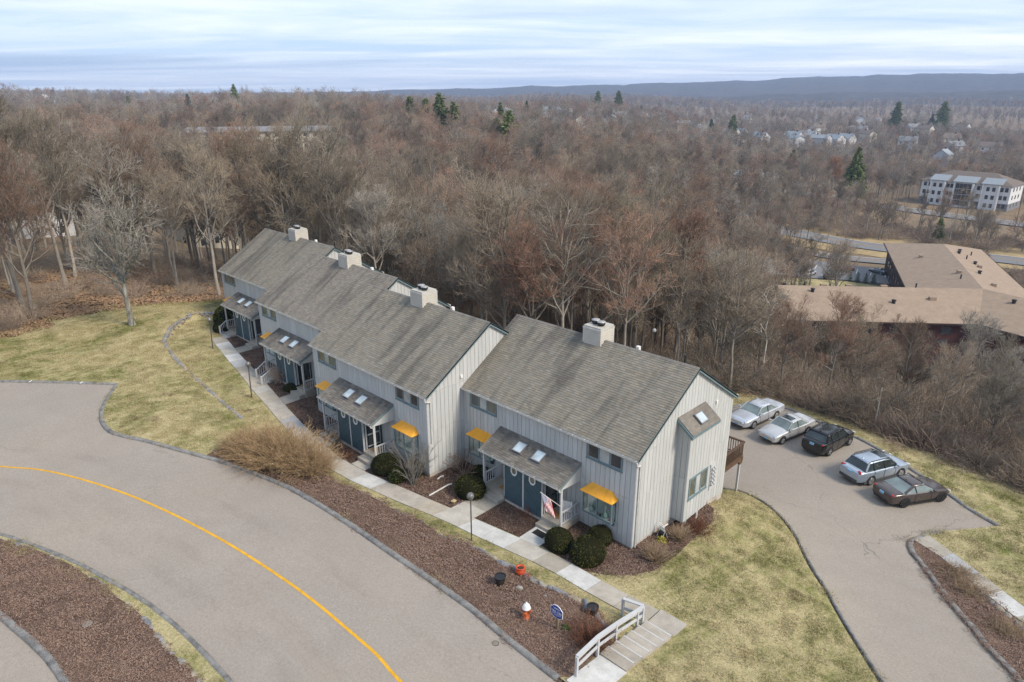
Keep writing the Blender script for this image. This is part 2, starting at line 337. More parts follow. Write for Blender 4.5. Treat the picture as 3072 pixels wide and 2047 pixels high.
def m_lawn():
    g = G('lawn_grass'); a = g.noise(.22, 6, .68, dist=.5); f = g.noise(3.2, 5, .75); ff = g.noise(26, 3, .8)
    cl = g.noise(1.5, 6, .75, g.map(g.pos, (1.5, .6, 1), (0, 0, -.75)))
    straw = g.ramp(ff, (.25, (.25, .20, .10)), (.5, (.46, .385, .205)), (.78, (.63, .545, .34)))
    green = g.ramp(ff, (.25, (.065, .075, .016)), (.5, (.15, .165, .04)), (.8, (.27, .265, .085)))
    s = g.math('ADD', g.math('MULTIPLY', a, 1.1), g.math('ADD', g.math('MULTIPLY', cl, .7), g.math('MULTIPLY', f, .4)))
    b = g.mix(g.ramp(g.math('MULTIPLY', s, .5), (.44, .92), (.515, .46), (.59, .04)), straw, green)
    dirt = g.ramp(g.noise(.55, 5, .6, g.map(g.pos, loc=(31, 7, 0))), (.62, 0.), (.72, .75))
    b = g.mix(dirt, b, g.ramp(ff, (.3, (.09, .055, .03)), (.7, (.22, .15, .095))))
    b = g.mix(1., b, g.ramp(g.noise(9, 4, .7), (.3, .66), (.7, 1.18)), 'MULTIPLY')
    return g.bsdf(b, .95, .1, normal=g.bump(ff, .9, .04))
def m_mulch(name='mulch', c=(.215, .128, .09)):
    g = G(name); ch = g.vor(34, None, 'F1', 1); ff = g.noise(60, 2, .7); md = g.noise(1.3, 5, .7)
    b = g.ramp(ch, (.08, [x * .35 for x in c]), (.5, c), (.78, (.30, .225, .175)), (.97, (.52, .44, .36)))
    b = g.mix(g.ramp(md, (.3, .75), (.68, 0.)), b, [x * .5 for x in c], 'MIX')
    b = g.mix(1., b, g.ramp(g.noise(.35, 4), (.3, .8), (.7, 1.25)), 'MULTIPLY')
    return g.bsdf(b, .95, .1, normal=g.bump(g.math('ADD', ch, ff), 1., .05))
def m_litter(name='leaf_litter', k=1.):
    g = G(name); ch = g.vor(16, None, 'F1', 1); a = g.noise(.22, 5, .6); ff = g.noise(14, 4, .75)
    b = g.ramp(ch, (.1, (.10 * k, .066 * k, .043 * k)), (.5, (.225 * k, .155 * k, .10 * k)), (.9, (.37 * k, .265 * k, .18 * k)))
    b = g.mix(g.ramp(a, (.4, 0.), (.65, .7)), b, g.ramp(ff, (.3, (.10 * k, .085 * k, .05 * k)), (.7, (.24 * k, .20 * k, .12 * k))))
    far = g.ramp(g.noise(.011, 4, .6), (.45, 0.), (.6, .8))
    b = g.mix(far, b, (.155, .125, .09))
    return g.bsdf(b, .95, .1, normal=g.bump(ff, .8, .06))
def m_concrete(name, stops, rv=.12):
    g = G(name); sp = g.noise(38, 3, .7); md = g.noise(1.7, 5, .65); r = g.rnd()
    b = g.ramp(r, *stops, interp='CONSTANT')
    b = g.mix(1., b, g.ramp(sp, (.25, .8), (.7, 1.12)), 'MULTIPLY')
    b = g.mix(1., b, g.ramp(md, (.3, .8), (.68, 1.12)), 'MULTIPLY')
    return g.bsdf(b, .88, .25, normal=g.bump(sp, .25, .006))
def m_stone(name='field_stone'):
    g = G(name); r = g.rnd(); f = g.noise(7, 6, .7); ff = g.noise(34, 3)
    b = g.ramp(r, (0, (.22, .205, .185)), (.2, (.30, .275, .24)), (.4, (.20, .205, .215)), (.6, (.32, .27, .20)), (.8, (.25, .245, .25)), interp='CONSTANT')
    b = g.mix(1., b, g.ramp(f, (.25, .6), (.7, 1.25)), 'MULTIPLY')
    b = g.mix(g.ramp(g.noise(2.6, 4), (.6, 0.), (.75, .5)), b, (.16, .17, .10))
    return g.bsdf(b, .9, .2, normal=g.bump(g.math('ADD', f, ff), .8, .03))
M_ASPH = m_asphalt('aged_asphalt', crack=.35); M_DRIVE = m_asphalt('driveway_asphalt', (.308, .27, .228), 1.)
M_LAWN = m_lawn(); M_MULCH = m_mulch(); M_LITTER = m_litter(); M_STONE = m_stone()
M_MULCH2 = m_mulch('fresh_mulch', (.125, .068, .05))
M_CONC = m_concrete('sidewalk_concrete', [(0, (.40, .36, .305)), (.3, (.45, .415, .36)), (.5, (.35, .315, .26)), (.68, (.52, .51, .48)), (.82, (.37, .37, .365)), (.93, (.42, .37, .295))])
M_CONC2 = m_concrete('step_concrete', [(0, (.35, .31, .255)), (.5, (.39, .35, .295))])
def m_kerb():
    g = G('bituminous_kerb'); a = g.noise(2.2, 6, .7); ff = g.noise(40, 3, .7)
    b = g.ramp(a, (.28, (.085, .084, .083)), (.5, (.22, .212, .20)), (.75, (.34, .325, .30)))
    b = g.mix(1., b, g.ramp(ff, (.3, .7), (.7, 1.2)), 'MULTIPLY')
    return g.bsdf(b, .92, .2, normal=g.bump(g.math('ADD', a, ff), .9, .03))
M_KERB = m_kerb()
M_YELLOW = simple('yellow_road_paint', (.74, .39, .03), .8, .2, .16, 3, fine=.35)
M_WHITEP = simple('white_road_paint', (.75, .74, .71), .75, .3, .15, 5)

# ================================================================ ground, lawns, road, kerbs
def axis(a, b, st, lim):
    v = list(np.arange(a, b, st)); s = st; x = b
    while x < lim: v.append(x); s *= 1.13; x += s
    v.append(lim); s = st; x = a - st; w = []
    while x > -lim: w.append(x); s *= 1.13; x -= s
    w.append(-lim); return np.array(w[::-1] + v)
def build_ground():
    xs = axis(-72, 26, .6, 6000); ys = axis(-30, 40, .6, 6000)
    X, Y = np.meshgrid(xs, ys); Zg = terr(X, Y)
    nx, ny = len(xs), len(ys); i = np.arange((nx - 1) * (ny - 1)); r = i // (nx - 1); c = i % (nx - 1); a = r * nx + c
    F = np.c_[a, a + 1, a + nx + 1, a + nx]
    me = bpy.data.meshes.new('ground'); me.from_pydata(np.c_[X.ravel(), Y.ravel(), Zg.ravel()].tolist(), [], F.tolist()); me.update()
    me.polygons.foreach_set('use_smooth', [True] * len(me.polygons))
    tag(link('ground', me, M_LITTER), kind='structure')
build_ground()
kN = smooth_line([(-50, -23.3)] + kerbN[:2]) 
kN2 = smooth_line(kerbN[2:] + [(5.2, -9.56), (10, -9.5), (20, -9.2), (26, -8.6)])
kerb_n = np.r_[smooth_line([(-52, -25.2)] + kerbN[:3], .8), kN2[1:]]
kerb_s = smooth_line([(-40, -32), (-34, -28.5), (-28, -25.1)] + kerbS + [(-2, -17.95), (6, -18.3), (16, -19.3), (26, -21)])
kerb_s2 = smooth_line([(-30, -29), (-22, -25.8), (-18, -24.2)] + kerbS2 + [(-6, -22.6), (4, -23.1), (16, -24.5)])
tag(drape('road', [tuple(p) for p in kerb_n] + [(26, -45), (-52, -45)], M_ASPH, .02, 1.2), kind='structure')
def shift(line, s):
    d = np.gradient(line, axis=0); d /= np.linalg.norm(d, axis=1)[:, None] + 1e-9
    return line + np.c_[-d[:, 1], d[:, 0]] * s
d_line = smooth_line([(-8, 10.8), (-3.2, 11.2), (-1.6, 11.9), (-.4, 12.6), (1.0, 12.2), (2.1, 11.6), (3.0, 10.95), (3.9, 10.15)] + driveL[8:] + [(13, -1.4), (17, -6), (22, -8.3)])
d_right = smooth_line(driveR[1:6] , .3)[:-1].tolist() + smooth_line(driveR[5:] + [(18, 1.4), (23, -4.5)]).tolist()
d_back = smooth_line([(-8.3, 20), (-7.3, 24.6), (-6.2, 27.6), (-4.4, 28.6), (-3.3, 28.5)] + lotBack[3:])
lawn_poly = [tuple(p) for p in shift(kerb_n, .2)[:-1]] + [(22, -8.2)] + [tuple(p) for p in shift(d_line, -.1)[::-1]] + [(-6, 6), (-12, 5), (-24, 5), (-36, 5.5), (-47, 6)] + woodsL[::-1] + [(-57, -18), (-58, -27)]
tag(drape('lawn', lawn_poly, M_LAWN, .10, .55), kind='structure')
tag(drape('driveway', [tuple(p) for p in d_line[::-1]] + [tuple(p) for p in d_back] + [tuple(p) for p in d_right], M_DRIVE, .02, .8), kind='structure')
rl = [tuple(p) for p in shift(d_back, .2)] + [tuple(p) for p in np.array(d_right)] + [(34, -2), (34, 26), (22, 26.6)] + woodsR[::-1] + [(-12, 27)]
tag(drape('lawn', rl, M_LAWN, .10, .6), kind='structure')
PROF = [(0, -.03), (.02, .07), (.09, .125), (.22, .13), (.31, .11), (.36, .06)]
def kerb(line, sgn, sc=1.): return tag(sweep('kerb', line, [(s * sgn * sc * .85, z * .92) for s, z in PROF], M_KERB, .02, jag=.012), kind='structure')
kerb(kerb_n[kerb_n[:, 0] < 3.6], 1); kerb(kerb_n[kerb_n[:, 0] > 4.8], 1)
kerb(kerb_s, -1, .8); kerb(kerb_s2, 1, 1.05)
kerb(d_line, 1, .55); kerb(d_back, 1); kerb(np.array(d_right)[:6], 1, .4); kerb(np.array(d_right)[5:], 1, 1.05)
# island south of the road: grass verge and mulch
sto = smooth_line([(-36, -29.9), (-30, -26.4), (-25, -23.9)] + stoneS + [(-2, -18.8), (6, -19.1), (16, -20)])
tag(drape('lawn', [tuple(p) for p in shift(kerb_s, -.18)] + [tuple(p) for p in shift(sto, -.1)[::-1]], M_LAWN, .10, .5), kind='structure')
tag(drape('mulch_bed', [tuple(p) for p in sto] + [tuple(p) for p in shift(kerb_s2, .25)[::-1]], M_MULCH, .115, .6), kind='structure')
# bed between road and sidewalk
bn = smooth_line([(-23.5, -10.8), (-22.6, -9.6), (-20.6, -8.0), (-18.4, -7.4)] + bedN + [(3.35, -6.2), (3.42, -7.3), (3.55, -9.0)], .4)
kb = shift(kerb_n, .26); kb = kb[(kb[:, 0] > -23.4) & (kb[:, 0] < 3.5)]
tag(drape('mulch_bed', [tuple(p) for p in bn] + [tuple(p) for p in kb[::-1]], M_MULCH, .118, .5), kind='structure')
# beds along the house fronts
hb = [(1.1, -1.6), (.3, -2.4), (-.6, -2.9)] + [p for p in walkN_house[2:]] + [(-46.2, -1.0), (-46.9, .8), (-46.9, 4), (-36, 4), (-24, 1.5), (-13, 1.5), (-6, 3), (-.3, 3), (-.3, 8.0), (.5, 7.6), (1.2, 6.2), (1.5, 3.6), (1.8, 1.2), (1.7, -.6)]
tag(drape('mulch_bed', hb, M_MULCH2, .116, .5), kind='structure')
rm = [tuple(p) for p in np.array(d_right) if p[1] < 15.0 and p[1] > 1] + [(18.2, 4.6), (16.5, 7.6), (15.6, 9.2), (14.69, 10.3)] + walkR_l[::-1][2:]
tag(drape('mulch_bed', rm, M_MULCH, .118, .5), kind='structure')
# yellow centre line
tag(sweep('road_marking', smooth_line([(-42, -30), (-36, -25.2)] + yellow + [(4, -13.7), (14, -14.4), (24, -15.6)], .4), [(-.065, 0), (.065, 0)], M_YELLOW, .026), kind='structure')
def bay_mark(a, b):
    a = np.array(a); b = np.array(b); L = [a + (b - a) * t for t in np.linspace(0, 1, 3)]
    tag(sweep('road_marking', np.array(L), [(-.05, 0), (.05, 0)], M_WHITEP, .158), kind='structure')
for p in ((-42.6, -16.35), (-39.7, -13.75)):
    bay_mark((p[0] - .12, p[1] + .13), (p[0] + .14, p[1] - .1))
for i in (10, 18, 26, 36):
    if i < len(d_back): p = d_back[-i]; q = shift(d_back, .28)[-i]; bay_mark(p + (q - p) * .2, q)
# concrete sidewalk slabs
def slab(name, q, m, th=.1, off=.15, parent=None, dz=0):
    c = np.mean(q, 0); z = [h1(*p) + off + dz - h1(*c) for p in q]
    vs = [(p[0] - c[0], p[1] - c[1], zz) for p, zz in zip(q, z)]
    mb = MB().add([(v[0], v[1], v[2] - th) for v in vs] + vs, [(3, 2, 1, 0), (4, 5, 6, 7), (0, 1, 5, 4), (1, 2, 6, 5), (2, 3, 7, 6), (3, 0, 4, 7)])
    return mb.build(name, m, parent, loc=(c[0], c[1], h1(*c)))
def walk(edge_a, edge_b, step, label_name, m=None, gap=.012):
    root = tag(empty(label_name, (0, 0, 0)), kind='structure')
    A = smooth_line(edge_a, .1); B = smooth_line(edge_b, .1)
    mid_s = np.r_[0, np.cumsum(np.linalg.norm(np.diff(A, axis=0), axis=1))]; bs = np.r_[0, np.cumsum(np.linalg.norm(np.diff(B, axis=0), axis=1))]
    n = max(1, int(round(mid_s[-1] / step)))
    cuts = [0] + [(i + random.uniform(-.12, .12)) / n for i in range(1, n)] + [1]
    P = lambda L, s, t: np.array([np.interp(t * s[-1], s, L[:, 0]), np.interp(t * s[-1], s, L[:, 1])])
    for t0, t1 in zip(cuts[:-1], cuts[1:]):
        e = gap / mid_s[-1]
        slab('slab', [P(A, mid_s, t0 + e), P(A, mid_s, t1 - e), P(B, bs, t1 - e), P(B, bs, t0 + e)], m or M_CONC, parent=root, off=.15 + random.uniform(-.006, .006))
    return root
wh = walkN_house[:]; wr = walkN_road[:]
wh[0] = (3.45, -2.75); wr[0] = (3.45, -3.95)
wr = [wr[0], (1.2, -4.15), (-1.5, -4.17), (-4.2, -4.45), (-6.2, -4.72), (-9, -5.2), (-12.1, -5.72), (-15.4, -6.4), (-17.5, -6.5), (-19.5, -6.45), (-25.8, -5.58), (-28.5, -5.15), (-31.6, -4.62), (-36, -3.78), (-39, -3.25), (-42.2, -2.65), (-44.1, -2.3)]
wh = [wh[0], (1.2, -2.95), (-1.5, -2.98), (-4.2, -3.2), (-6.2, -3.45), (-9, -3.95), (-12.2, -4.5), (-15.2, -5.15), (-17.6, -5.32), (-19.6, -5.25), (-25.8, -4.42), (-28.4, -3.98), (-31.3, -3.45), (-35.8, -2.6), (-38.8, -2.12), (-42, -1.5), (-43.9, -1.15)]
walk(wh, wr, 1.62, 'sidewalk')
walk(walkR_l[:1] + walkR_l[1:] + [(16.3, 9.2), (18.8, 7.1)], walkR_r + [(16.6, 10.3), (19.4, 8)], 1.9, 'sidewalk')
# ================================================================ house materials
def m_siding():
    g = G('grey_painted_siding'); st = g.noise(1., 5, .65, g.map(g.pos, (5, 5, .6))); sp = g.noise(24, 4, .7); r = g.rnd()
    b = g.ramp(st, (.25, (.405, .41, .395)), (.55, (.475, .48, .462)), (.8, (.52, .525, .505)))
    b = g.mix(1., b, g.ramp(r, (0, .93), (1, 1.05)), 'MULTIPLY')
    wear = g.math('MULTIPLY', g.ramp(sp, (.62, 0.), (.72, 1.)), g.ramp(g.noise(.8, 4), (.5, 0.), (.62, .6)))
    b = g.mix(wear, b, (.22, .215, .21))
    return g.bsdf(b, .75, .25, normal=g.bump(sp, .25, .006))
def m_shingle():
    g = G('asphalt_shingle'); c = g.attr('Col'); sp = g.noise(70, 2, .7)
    st = g.noise(1., 5, .6, g.map(g.pos, (1.15, .17, .17)), .4); big = g.noise(.16, 3)
    b = g.mix(1., c, g.ramp(sp, (.3, .78), (.7, 1.18)), 'MULTIPLY')
    f = g.math('ADD', st, g.math('MULTIPLY', g.math('SUBTRACT', big, .5), .35))
    b = g.mix(g.ramp(f, (.47, 0.), (.66, .55)), b, (.055, .053, .051))
    b = g.mix(g.ramp(g.noise(.9, 5, .6), (.6, 0.), (.75, .35)), b, (.27, .24, .21))
    return g.bsdf(b, .93, .2, normal=g.bump(sp, .4, .006))
M_SIDE = m_siding(); M_SHING = m_shingle()
M_BACK = simple('groove_shadow_wall', (.23, .23, .232), .85, .2)
M_TRIMW = simple('light_grey_trim', (.47, .47, .465), .6, .3, .07)
M_TEAL = simple('teal_grey_trim', (.145, .20, .215), .6, .35, .1)
M_TEALD = simple('dark_teal_board', (.052, .092, .112), .62, .35, .12, 4, rv=.18)
M_DOOR = simple('dark_door_paint', (.012, .022, .026), .35, .5, .1)
M_GUT = simple('cream_gutter', (.55, .54, .50), .45, .4, .15, 2)
M_WHITE = simple('white_vinyl', (.70, .69, .66), .5, .35, .05)
M_CREAM = simple('cream_vinyl_siding', (.45, .42, .36), .55, .3, .06, 2)
M_FOUND = simple('foundation_concrete', (.42, .375, .33), .9, .2, .2, 2)
M_YCAN = simple('yellow_metal_canopy', (.80, .36, .028), .45, .4, .06)
M_BLACK = simple('black_metal', (.02, .02, .022), .5, .4, .1)
M_LID = simple('galvanised_cap', (.42, .40, .38), .45, .5, .25, 4, .5)
M_CAPW = simple('weathered_cap_sheet', (.40, .42, .42), .55, .35, .3, 3)
M_BROWN = simple('brown_stained_deck', (.125, .075, .045), .7, .3, .2, 5, rv=.25)
M_MAT = simple('door_mat', (.35, .20, .08), .95, .1, .2, 20)
M_METER = simple('grey_meter_box', (.42, .43, .43), .5, .4, .08)
M_BLIND = simple('white_blind', (.55, .56, .54), .8, .2, .1)
def glass(name, tint=(.03, .035, .038), rough=.06):
    g = G(name); n = g.noise(.9, 3); b = g.ramp(n, (.3, [t * .6 for t in tint]), (.7, [t * 1.5 for t in tint]))
    return g.bsdf(b, rough, .8)
M_GLASS = glass('window_glass_dark', (.05, .055, .056)); M_GLASSC = glass('window_glass_curtain', (.33, .345, .33), .15); M_GLASSG = glass('window_glass_olive', (.10, .105, .075))
M_SKYG = glass('skylight_glass', (.40, .46, .48), .12)
def clear_glass():
    g = G('bay_clear_glass'); t = g.n('ShaderNodeBsdfTransparent', {0: (.86, .9, .89, 1)}); gl = g.n('ShaderNodeBsdfGlossy', {0: (1, 1, 1, 1), 'Roughness': .03})
    f = .1
    mx = g.n('ShaderNodeMixShader', {0: f, 1: t.outputs[0], 2: gl.outputs[0]}); g.t.links.new(mx.outputs[0], g.out.inputs[0]); return g.m
M_CLEAR = clear_glass()
M_SKYF = simple('skylight_frame', (.16, .15, .145), .4, .5, .1)

# ================================================================ townhouse kit
def board_v(parent, m, a0, a1, z0a, z0b, z1a, z1b, plane, depth, axis):
    """vertical board between a0..a1 along the wall, sloped ends allowed; axis 0: wall runs along x at y=plane, axis 1: along y at x=plane"""
    if axis == 0 and z1a == z1b and z0a == z0b: return ubox('board', m, parent, a0, a1, min(plane, plane + depth), max(plane, plane + depth), z0a, z1a)
    if axis == 1 and z1a == z1b and z0a == z0b: return ubox('board', m, parent, min(plane, plane + depth), max(plane, plane + depth), a0, a1, z0a, z1a)
    pr = [(a0, z0a), (a1, z0b), (a1, z1b), (a0, z1a)]
    return MB().prism(pr, plane, plane + depth, 1 if axis == 0 else 0).build('board', m, parent)
def siding(parent, m, u0, u1, lo, hi, openings, plane, depth, axis, pitch=.305, gap=.021, seams=()):
    """a wall of single boards; lo/hi: functions of u; openings: (u0,u1,z0,z1)"""
    cuts = {round(u0, 4), round(u1, 4)}; u = u0 + pitch
    while u < u1 - .05: cuts.add(round(u, 4)); u += pitch
    for o in openings:
        for e in o[:2]:
            if u0 < e < u1: cuts.add(round(e, 4))
    cuts = sorted(cuts)
    edges = {round(u0 + k * pitch, 4) for k in range(int((u1 - u0) / pitch) + 2)}
    for a, b in zip(cuts[:-1], cuts[1:]):
        if b - a < .03: continue
        ga = gap / 2 if a in edges else 0; gb = gap / 2 if b in edges else 0
        c = (a + b) / 2; spans = [(None, None)]
        zs = [(-9, 99)]
        for o in openings:
            if o[0] - .001 < c < o[1] + .001:
                zs = [q for s in zs for q in ((s[0], min(s[1], o[2])), (max(s[0], o[3]), s[1])) if q[1] - q[0] > .01]
        for sm in seams:
            zs = [q for s in zs for q in (((s[0], sm - .006), (sm + .006, s[1])) if s[0] < sm < s[1] else (s,))]
        for s0, s1 in zs:
            za0 = max(lo(a + ga), s0); zb0 = max(lo(b - gb), s0); za1 = min(hi(a + ga), s1); zb1 = min(hi(b - gb), s1)
            if max(za1, zb1) - min(za0, zb0) < .02 or min(za1 - za0, zb1 - zb0) < -.001: continue
            board_v(parent, m, a + ga, b - gb, za0, zb0, max(za1, za0), max(zb1, zb0), plane, depth, axis)
def shingles(parent, o, ux, vx, lu, lv, course=.145, tab=.305, base=(.232, .207, .165), var=.15, hole=None, seed=1):
    """courses of single tabs on a roof plane: o origin at the eave, ux along the eave, vx up the slope"""
    rng = np.random.RandomState(seed); o = np.array(o, float); ux = np.array(ux, float); vx = np.array(vx, float); nz = np.cross(ux, vx); nz /= np.linalg.norm(nz)
    if nz[2] < 0: nz = -nz
    V = []; F = []; C = []; nr = int(lv / course)
    for r in range(nr + 1):
        v0 = r * course; v1 = min(lv, v0 + course * 1.0)
        if v1 - v0 < .02: continue
        u = -((r % 2) * tab * .5 + rng.uniform(0, .06))
        while u < lu - .01:
            a = max(0, u); w = tab; b = min(lu, u + w - .006)
            u += w
            if b - a < .02: continue
            if hole and hole(a, b, v0, v1): continue
            t = .017 + rng.uniform(0, .007); k = len(V); j = rng.uniform(-.006, .006)
            for uu, vv, zz in ((a, v0 + j, t), (b, v0 + j, t), (b, v1 + .004, .004), (a, v1 + .004, .004), (a, v0 + j, -.01), (b, v0 + j, -.01)):
                V.append(o + ux * uu + vx * vv + nz * zz)
            F += [(k, k + 1, k + 2, k + 3), (k + 4, k + 5, k + 1, k)]
            sh = 1 + rng.uniform(-var, var) * (1 if rng.rand() < .75 else .3); tint = rng.uniform(-.03, .03)
            c = (base[0] * sh * (1 + tint), base[1] * sh, base[2] * sh * (1 - tint), 1); C += [c] * 8
    me = bpy.data.meshes.new('shingles'); me.from_pydata([tuple(map(float, v)) for v in V], [], F)
    ca = me.color_attributes.new('Col', 'FLOAT_COLOR', 'CORNER'); ca.data.foreach_set('color', np.array(C, np.float32).ravel()); me.update()
    bm = bmesh.new(); bm.from_mesh(me)
    for f in bm.faces:
        if f.normal.dot(Vector(nz)) < -.1 : f.normal_flip()
    bm.to_mesh(me); bm.free()
    return tag(link('shingles', me, M_SHING, parent), kind='stuff')
def slope_slab(mb, o, ux, vx, lu, lv, th):
    o = np.array(o, float); ux = np.array(ux, float); vx = np.array(vx, float); n = np.cross(ux, vx); n /= np.linalg.norm(n)
    if n[2] < 0: n = -n
    q = [o, o + ux * lu, o + ux * lu + vx * lv, o + vx * lv]
    mb.add([*q, *[p - n * th for p in q]], [(0, 1, 2, 3), (7, 6, 5, 4), (0, 4, 5, 1), (1, 5, 6, 2), (2, 6, 7, 3), (3, 7, 4, 0)])
def window(parent, x0, x1, z0, z1, plane, axis, out, n=3, mats=None, trim=.09, sill=True, fm=None):
    """casement window: frame part with pane sub-parts. out: +1/-1 outward direction along the wall normal"""
    fm = fm or M_TEAL
    def B(mb, a0, a1, d0, d1, c0, c1):
        lo, hi = sorted((plane + out * d0, plane + out * d1))
        return mb.box(a0, a1, lo, hi, c0, c1) if axis == 0 else mb.box(lo, hi, a0, a1, c0, c1)
    mb = MB(); t = trim
    B(mb, x0, x1, -.03, .05, z0, z0 + t); B(mb, x0, x1, -.03, .05, z1 - t, z1); B(mb, x0, x0 + t, -.03, .05, z0 + t, z1 - t); B(mb, x1 - t, x1, -.03, .05, z0 + t, z1 - t)
    w = (x1 - x0 - 2 * t) / n
    for i in range(1, n): B(mb, x0 + t + i * w - t * .45, x0 + t + i * w + t * .45, -.03, .045, z0 + t, z1 - t)
    if sill: B(mb, x0 - .03, x1 + .03, -.02, .085, z0 - .035, z0)
    fr = mb.build('window', fm, parent)
    for i in range(n):
        a = x0 + t + i * w + (t * .45 if i else 0); b = x0 + t + (i + 1) * w - (t * .45 if i < n - 1 else 0); e = .018
        k = MB(); B(k, a, a + e, -.01, .02, z0 + t, z1 - t); B(k, b - e, b, -.01, .02, z0 + t, z1 - t); B(k, a + e, b - e, -.01, .02, z0 + t, z0 + t + e); B(k, a + e, b - e, -.01, .02, z1 - t - e, z1 - t)
        k.build('sash', M_TRIMW, fr)
        p = MB(); B(p, a + e, b - e, -.025, .006, z0 + t + e, z1 - t - e); p.build('pane', (mats or [M_GLASS])[i % len(mats or [1])], fr)
    return fr
def octagon(parent, x, z, y, r=.3):
    ring = []; n = 8
    for rr, yy in ((r, y + .02), (r, y - .04), (r * .76, y - .045), (r * .7, y - .01)):
        ring.append([(x + rr * .82 * math.cos(2 * math.pi * (k + .5) / n), yy, z + rr * math.sin(2 * math.pi * (k + .5) / n)) for k in range(n)])
    mb = MB(); vs = [v for q in ring for v in q]
    fs = [(i * n + k, i * n + (k + 1) % n, (i + 1) * n + (k + 1) % n, (i + 1) * n + k) for i in range(3) for k in range(n)]
    fr = mb.add(vs, fs).build('octagon_window', M_WHITE, parent)
    MB().add([(x + r * .74 * .82 * math.cos(2 * math.pi * (k + .5) / n), y - .012, z + r * .74 * math.sin(2 * math.pi * (k + .5) / n)) for k in range(n)], [tuple(range(n))]).build('pane', M_GLASSG, fr)
def clip_poly(P, a, b, c):
    """keep a*x+b*z<=c"""
    o = []
    for i, p in enumerate(P):
        q = P[(i + 1) % len(P)]; dp = a * p[0] + b * p[1] - c; dq = a * q[0] + b * q[1] - c
        if dp <= 0: o.append(p)
        if (dp < 0 < dq) or (dq < 0 < dp): t = dp / (dp - dq); o.append((p[0] + (q[0] - p[0]) * t, p[1] + (q[1] - p[1]) * t))
    return o
def skylight(parent, c, ux, vx, w, l):
    c = np.array(c, float); ux = np.array(ux, float); vx = np.array(vx, float); vx = vx / np.linalg.norm(vx); n = np.cross(ux, vx); n /= np.linalg.norm(n)
    if n[2] < 0: n = -n
    def hexa(mb, a0, a1, b0, b1, n0, n1):
        p = lambda a, b, k: c + ux * a + vx * b + n * k
        mb.add([p(a0, b0, n0), p(a1, b0, n0), p(a1, b1, n0), p(a0, b1, n0), p(a0, b0, n1), p(a1, b0, n1), p(a1, b1, n1), p(a0, b1, n1)], [(3, 2, 1, 0), (4, 5, 6, 7), (0, 1, 5, 4), (1, 2, 6, 5), (2, 3, 7, 6), (3, 0, 4, 7)])
    mb = MB(); w /= 2; l /= 2; t = .055
    hexa(mb, -w, w, -l, -l + t, 0, .15); hexa(mb, -w, w, l - t, l, 0, .15); hexa(mb, -w, -w + t, -l + t, l - t, 0, .15); hexa(mb, w - t, w, -l + t, l - t, 0, .15)
    hexa(mb, -w - .07, w + .07, -l - .1, -l - .03, .018, .03)
    s = mb.build('skylight', M_SKYF, parent); g = MB(); hexa(g, -w + t, w - t, -l + t, l - t, .02, .135); g.build('pane', M_SKYG, s)
def gutter(parent, x0, x1, y, z, hang=True):
    mb = MB(); pr = [(y, z), (y - .02, z - .1), (y - .1, z - .1), (y - .125, z), (y - .112, z), (y - .092, z - .085), (y - .03, z - .085), (y - .012, z)]
    mb.prism(pr, x0, x1, 0)
    g = mb.build('gutter', M_GUT, parent)
    if hang:
        k = MB(); x = x0 + .35
        while x < x1: k.box(x - .012, x + .012, y - .13, y + .03, z + .0, z + .012); x += .78
        tag(k.build('gutter_hangers', M_GUT, g), kind='stuff')
    MB().box(x0 + .02, x1 - .02, y - .09, y - .02, z - .055, z - .05).build('gutter_debris', M_BROWN, g)
    return g
def downspout(parent, pts, m=None):
    return MB().tube(pts, .045, 6).build('downspout', m or M_GUT, parent)
def railing(parent, a, b, z, h=.85, n=9, m=None, name='railing', za=0., zb=0., thick=1.):
    """baluster railing between plan points; returns part with baluster sub-parts"""
    m = m or M_TRIMW; a = np.array(a, float); b = np.array(b, float); d = b - a; L = np.linalg.norm(d); d /= L; nn = np.array([-d[1], d[0]])
    def beam(mb, p, q, zp, zq, w, hh):
        p = np.array(p); q = np.array(q); V = []
        for (c, zc) in ((p, zp), (q, zq)):
            for s, t in ((-1, -1), (1, -1), (1, 1), (-1, 1)): e = c + nn * s * w / 2; V.append((e[0], e[1], zc + t * hh / 2))
        mb.add(V, [(3, 2, 1, 0), (4, 5, 6, 7), (0, 1, 5, 4), (1, 2, 6, 5), (2, 3, 7, 6), (3, 0, 4, 7)])
    mb = MB(); beam(mb, a, b, z + h + za, z + h + zb, .09 * thick, .05 * thick); beam(mb, a, b, z + .12 + za, z + .12 + zb, .05, .06)
    r = mb.build(name, m, parent)
    for i in range(n):
        t = (i + .5) / n; p = a + (b - a) * t; zz = z + za + (zb - za) * t
        ubox('baluster', m, r, p[0] - .018, p[0] + .018, p[1] - .018, p[1] + .018, zz + .1, zz + h)
    return r
SL_F = (8.54 - 5.27) / 5.1
SL_B = (8.54 - 5.45) / 4.8
def roof_z(y): return 5.27 + (y + .15) * SL_F if y < 4.95 else 8.54 - (y - 4.95) * SL_B
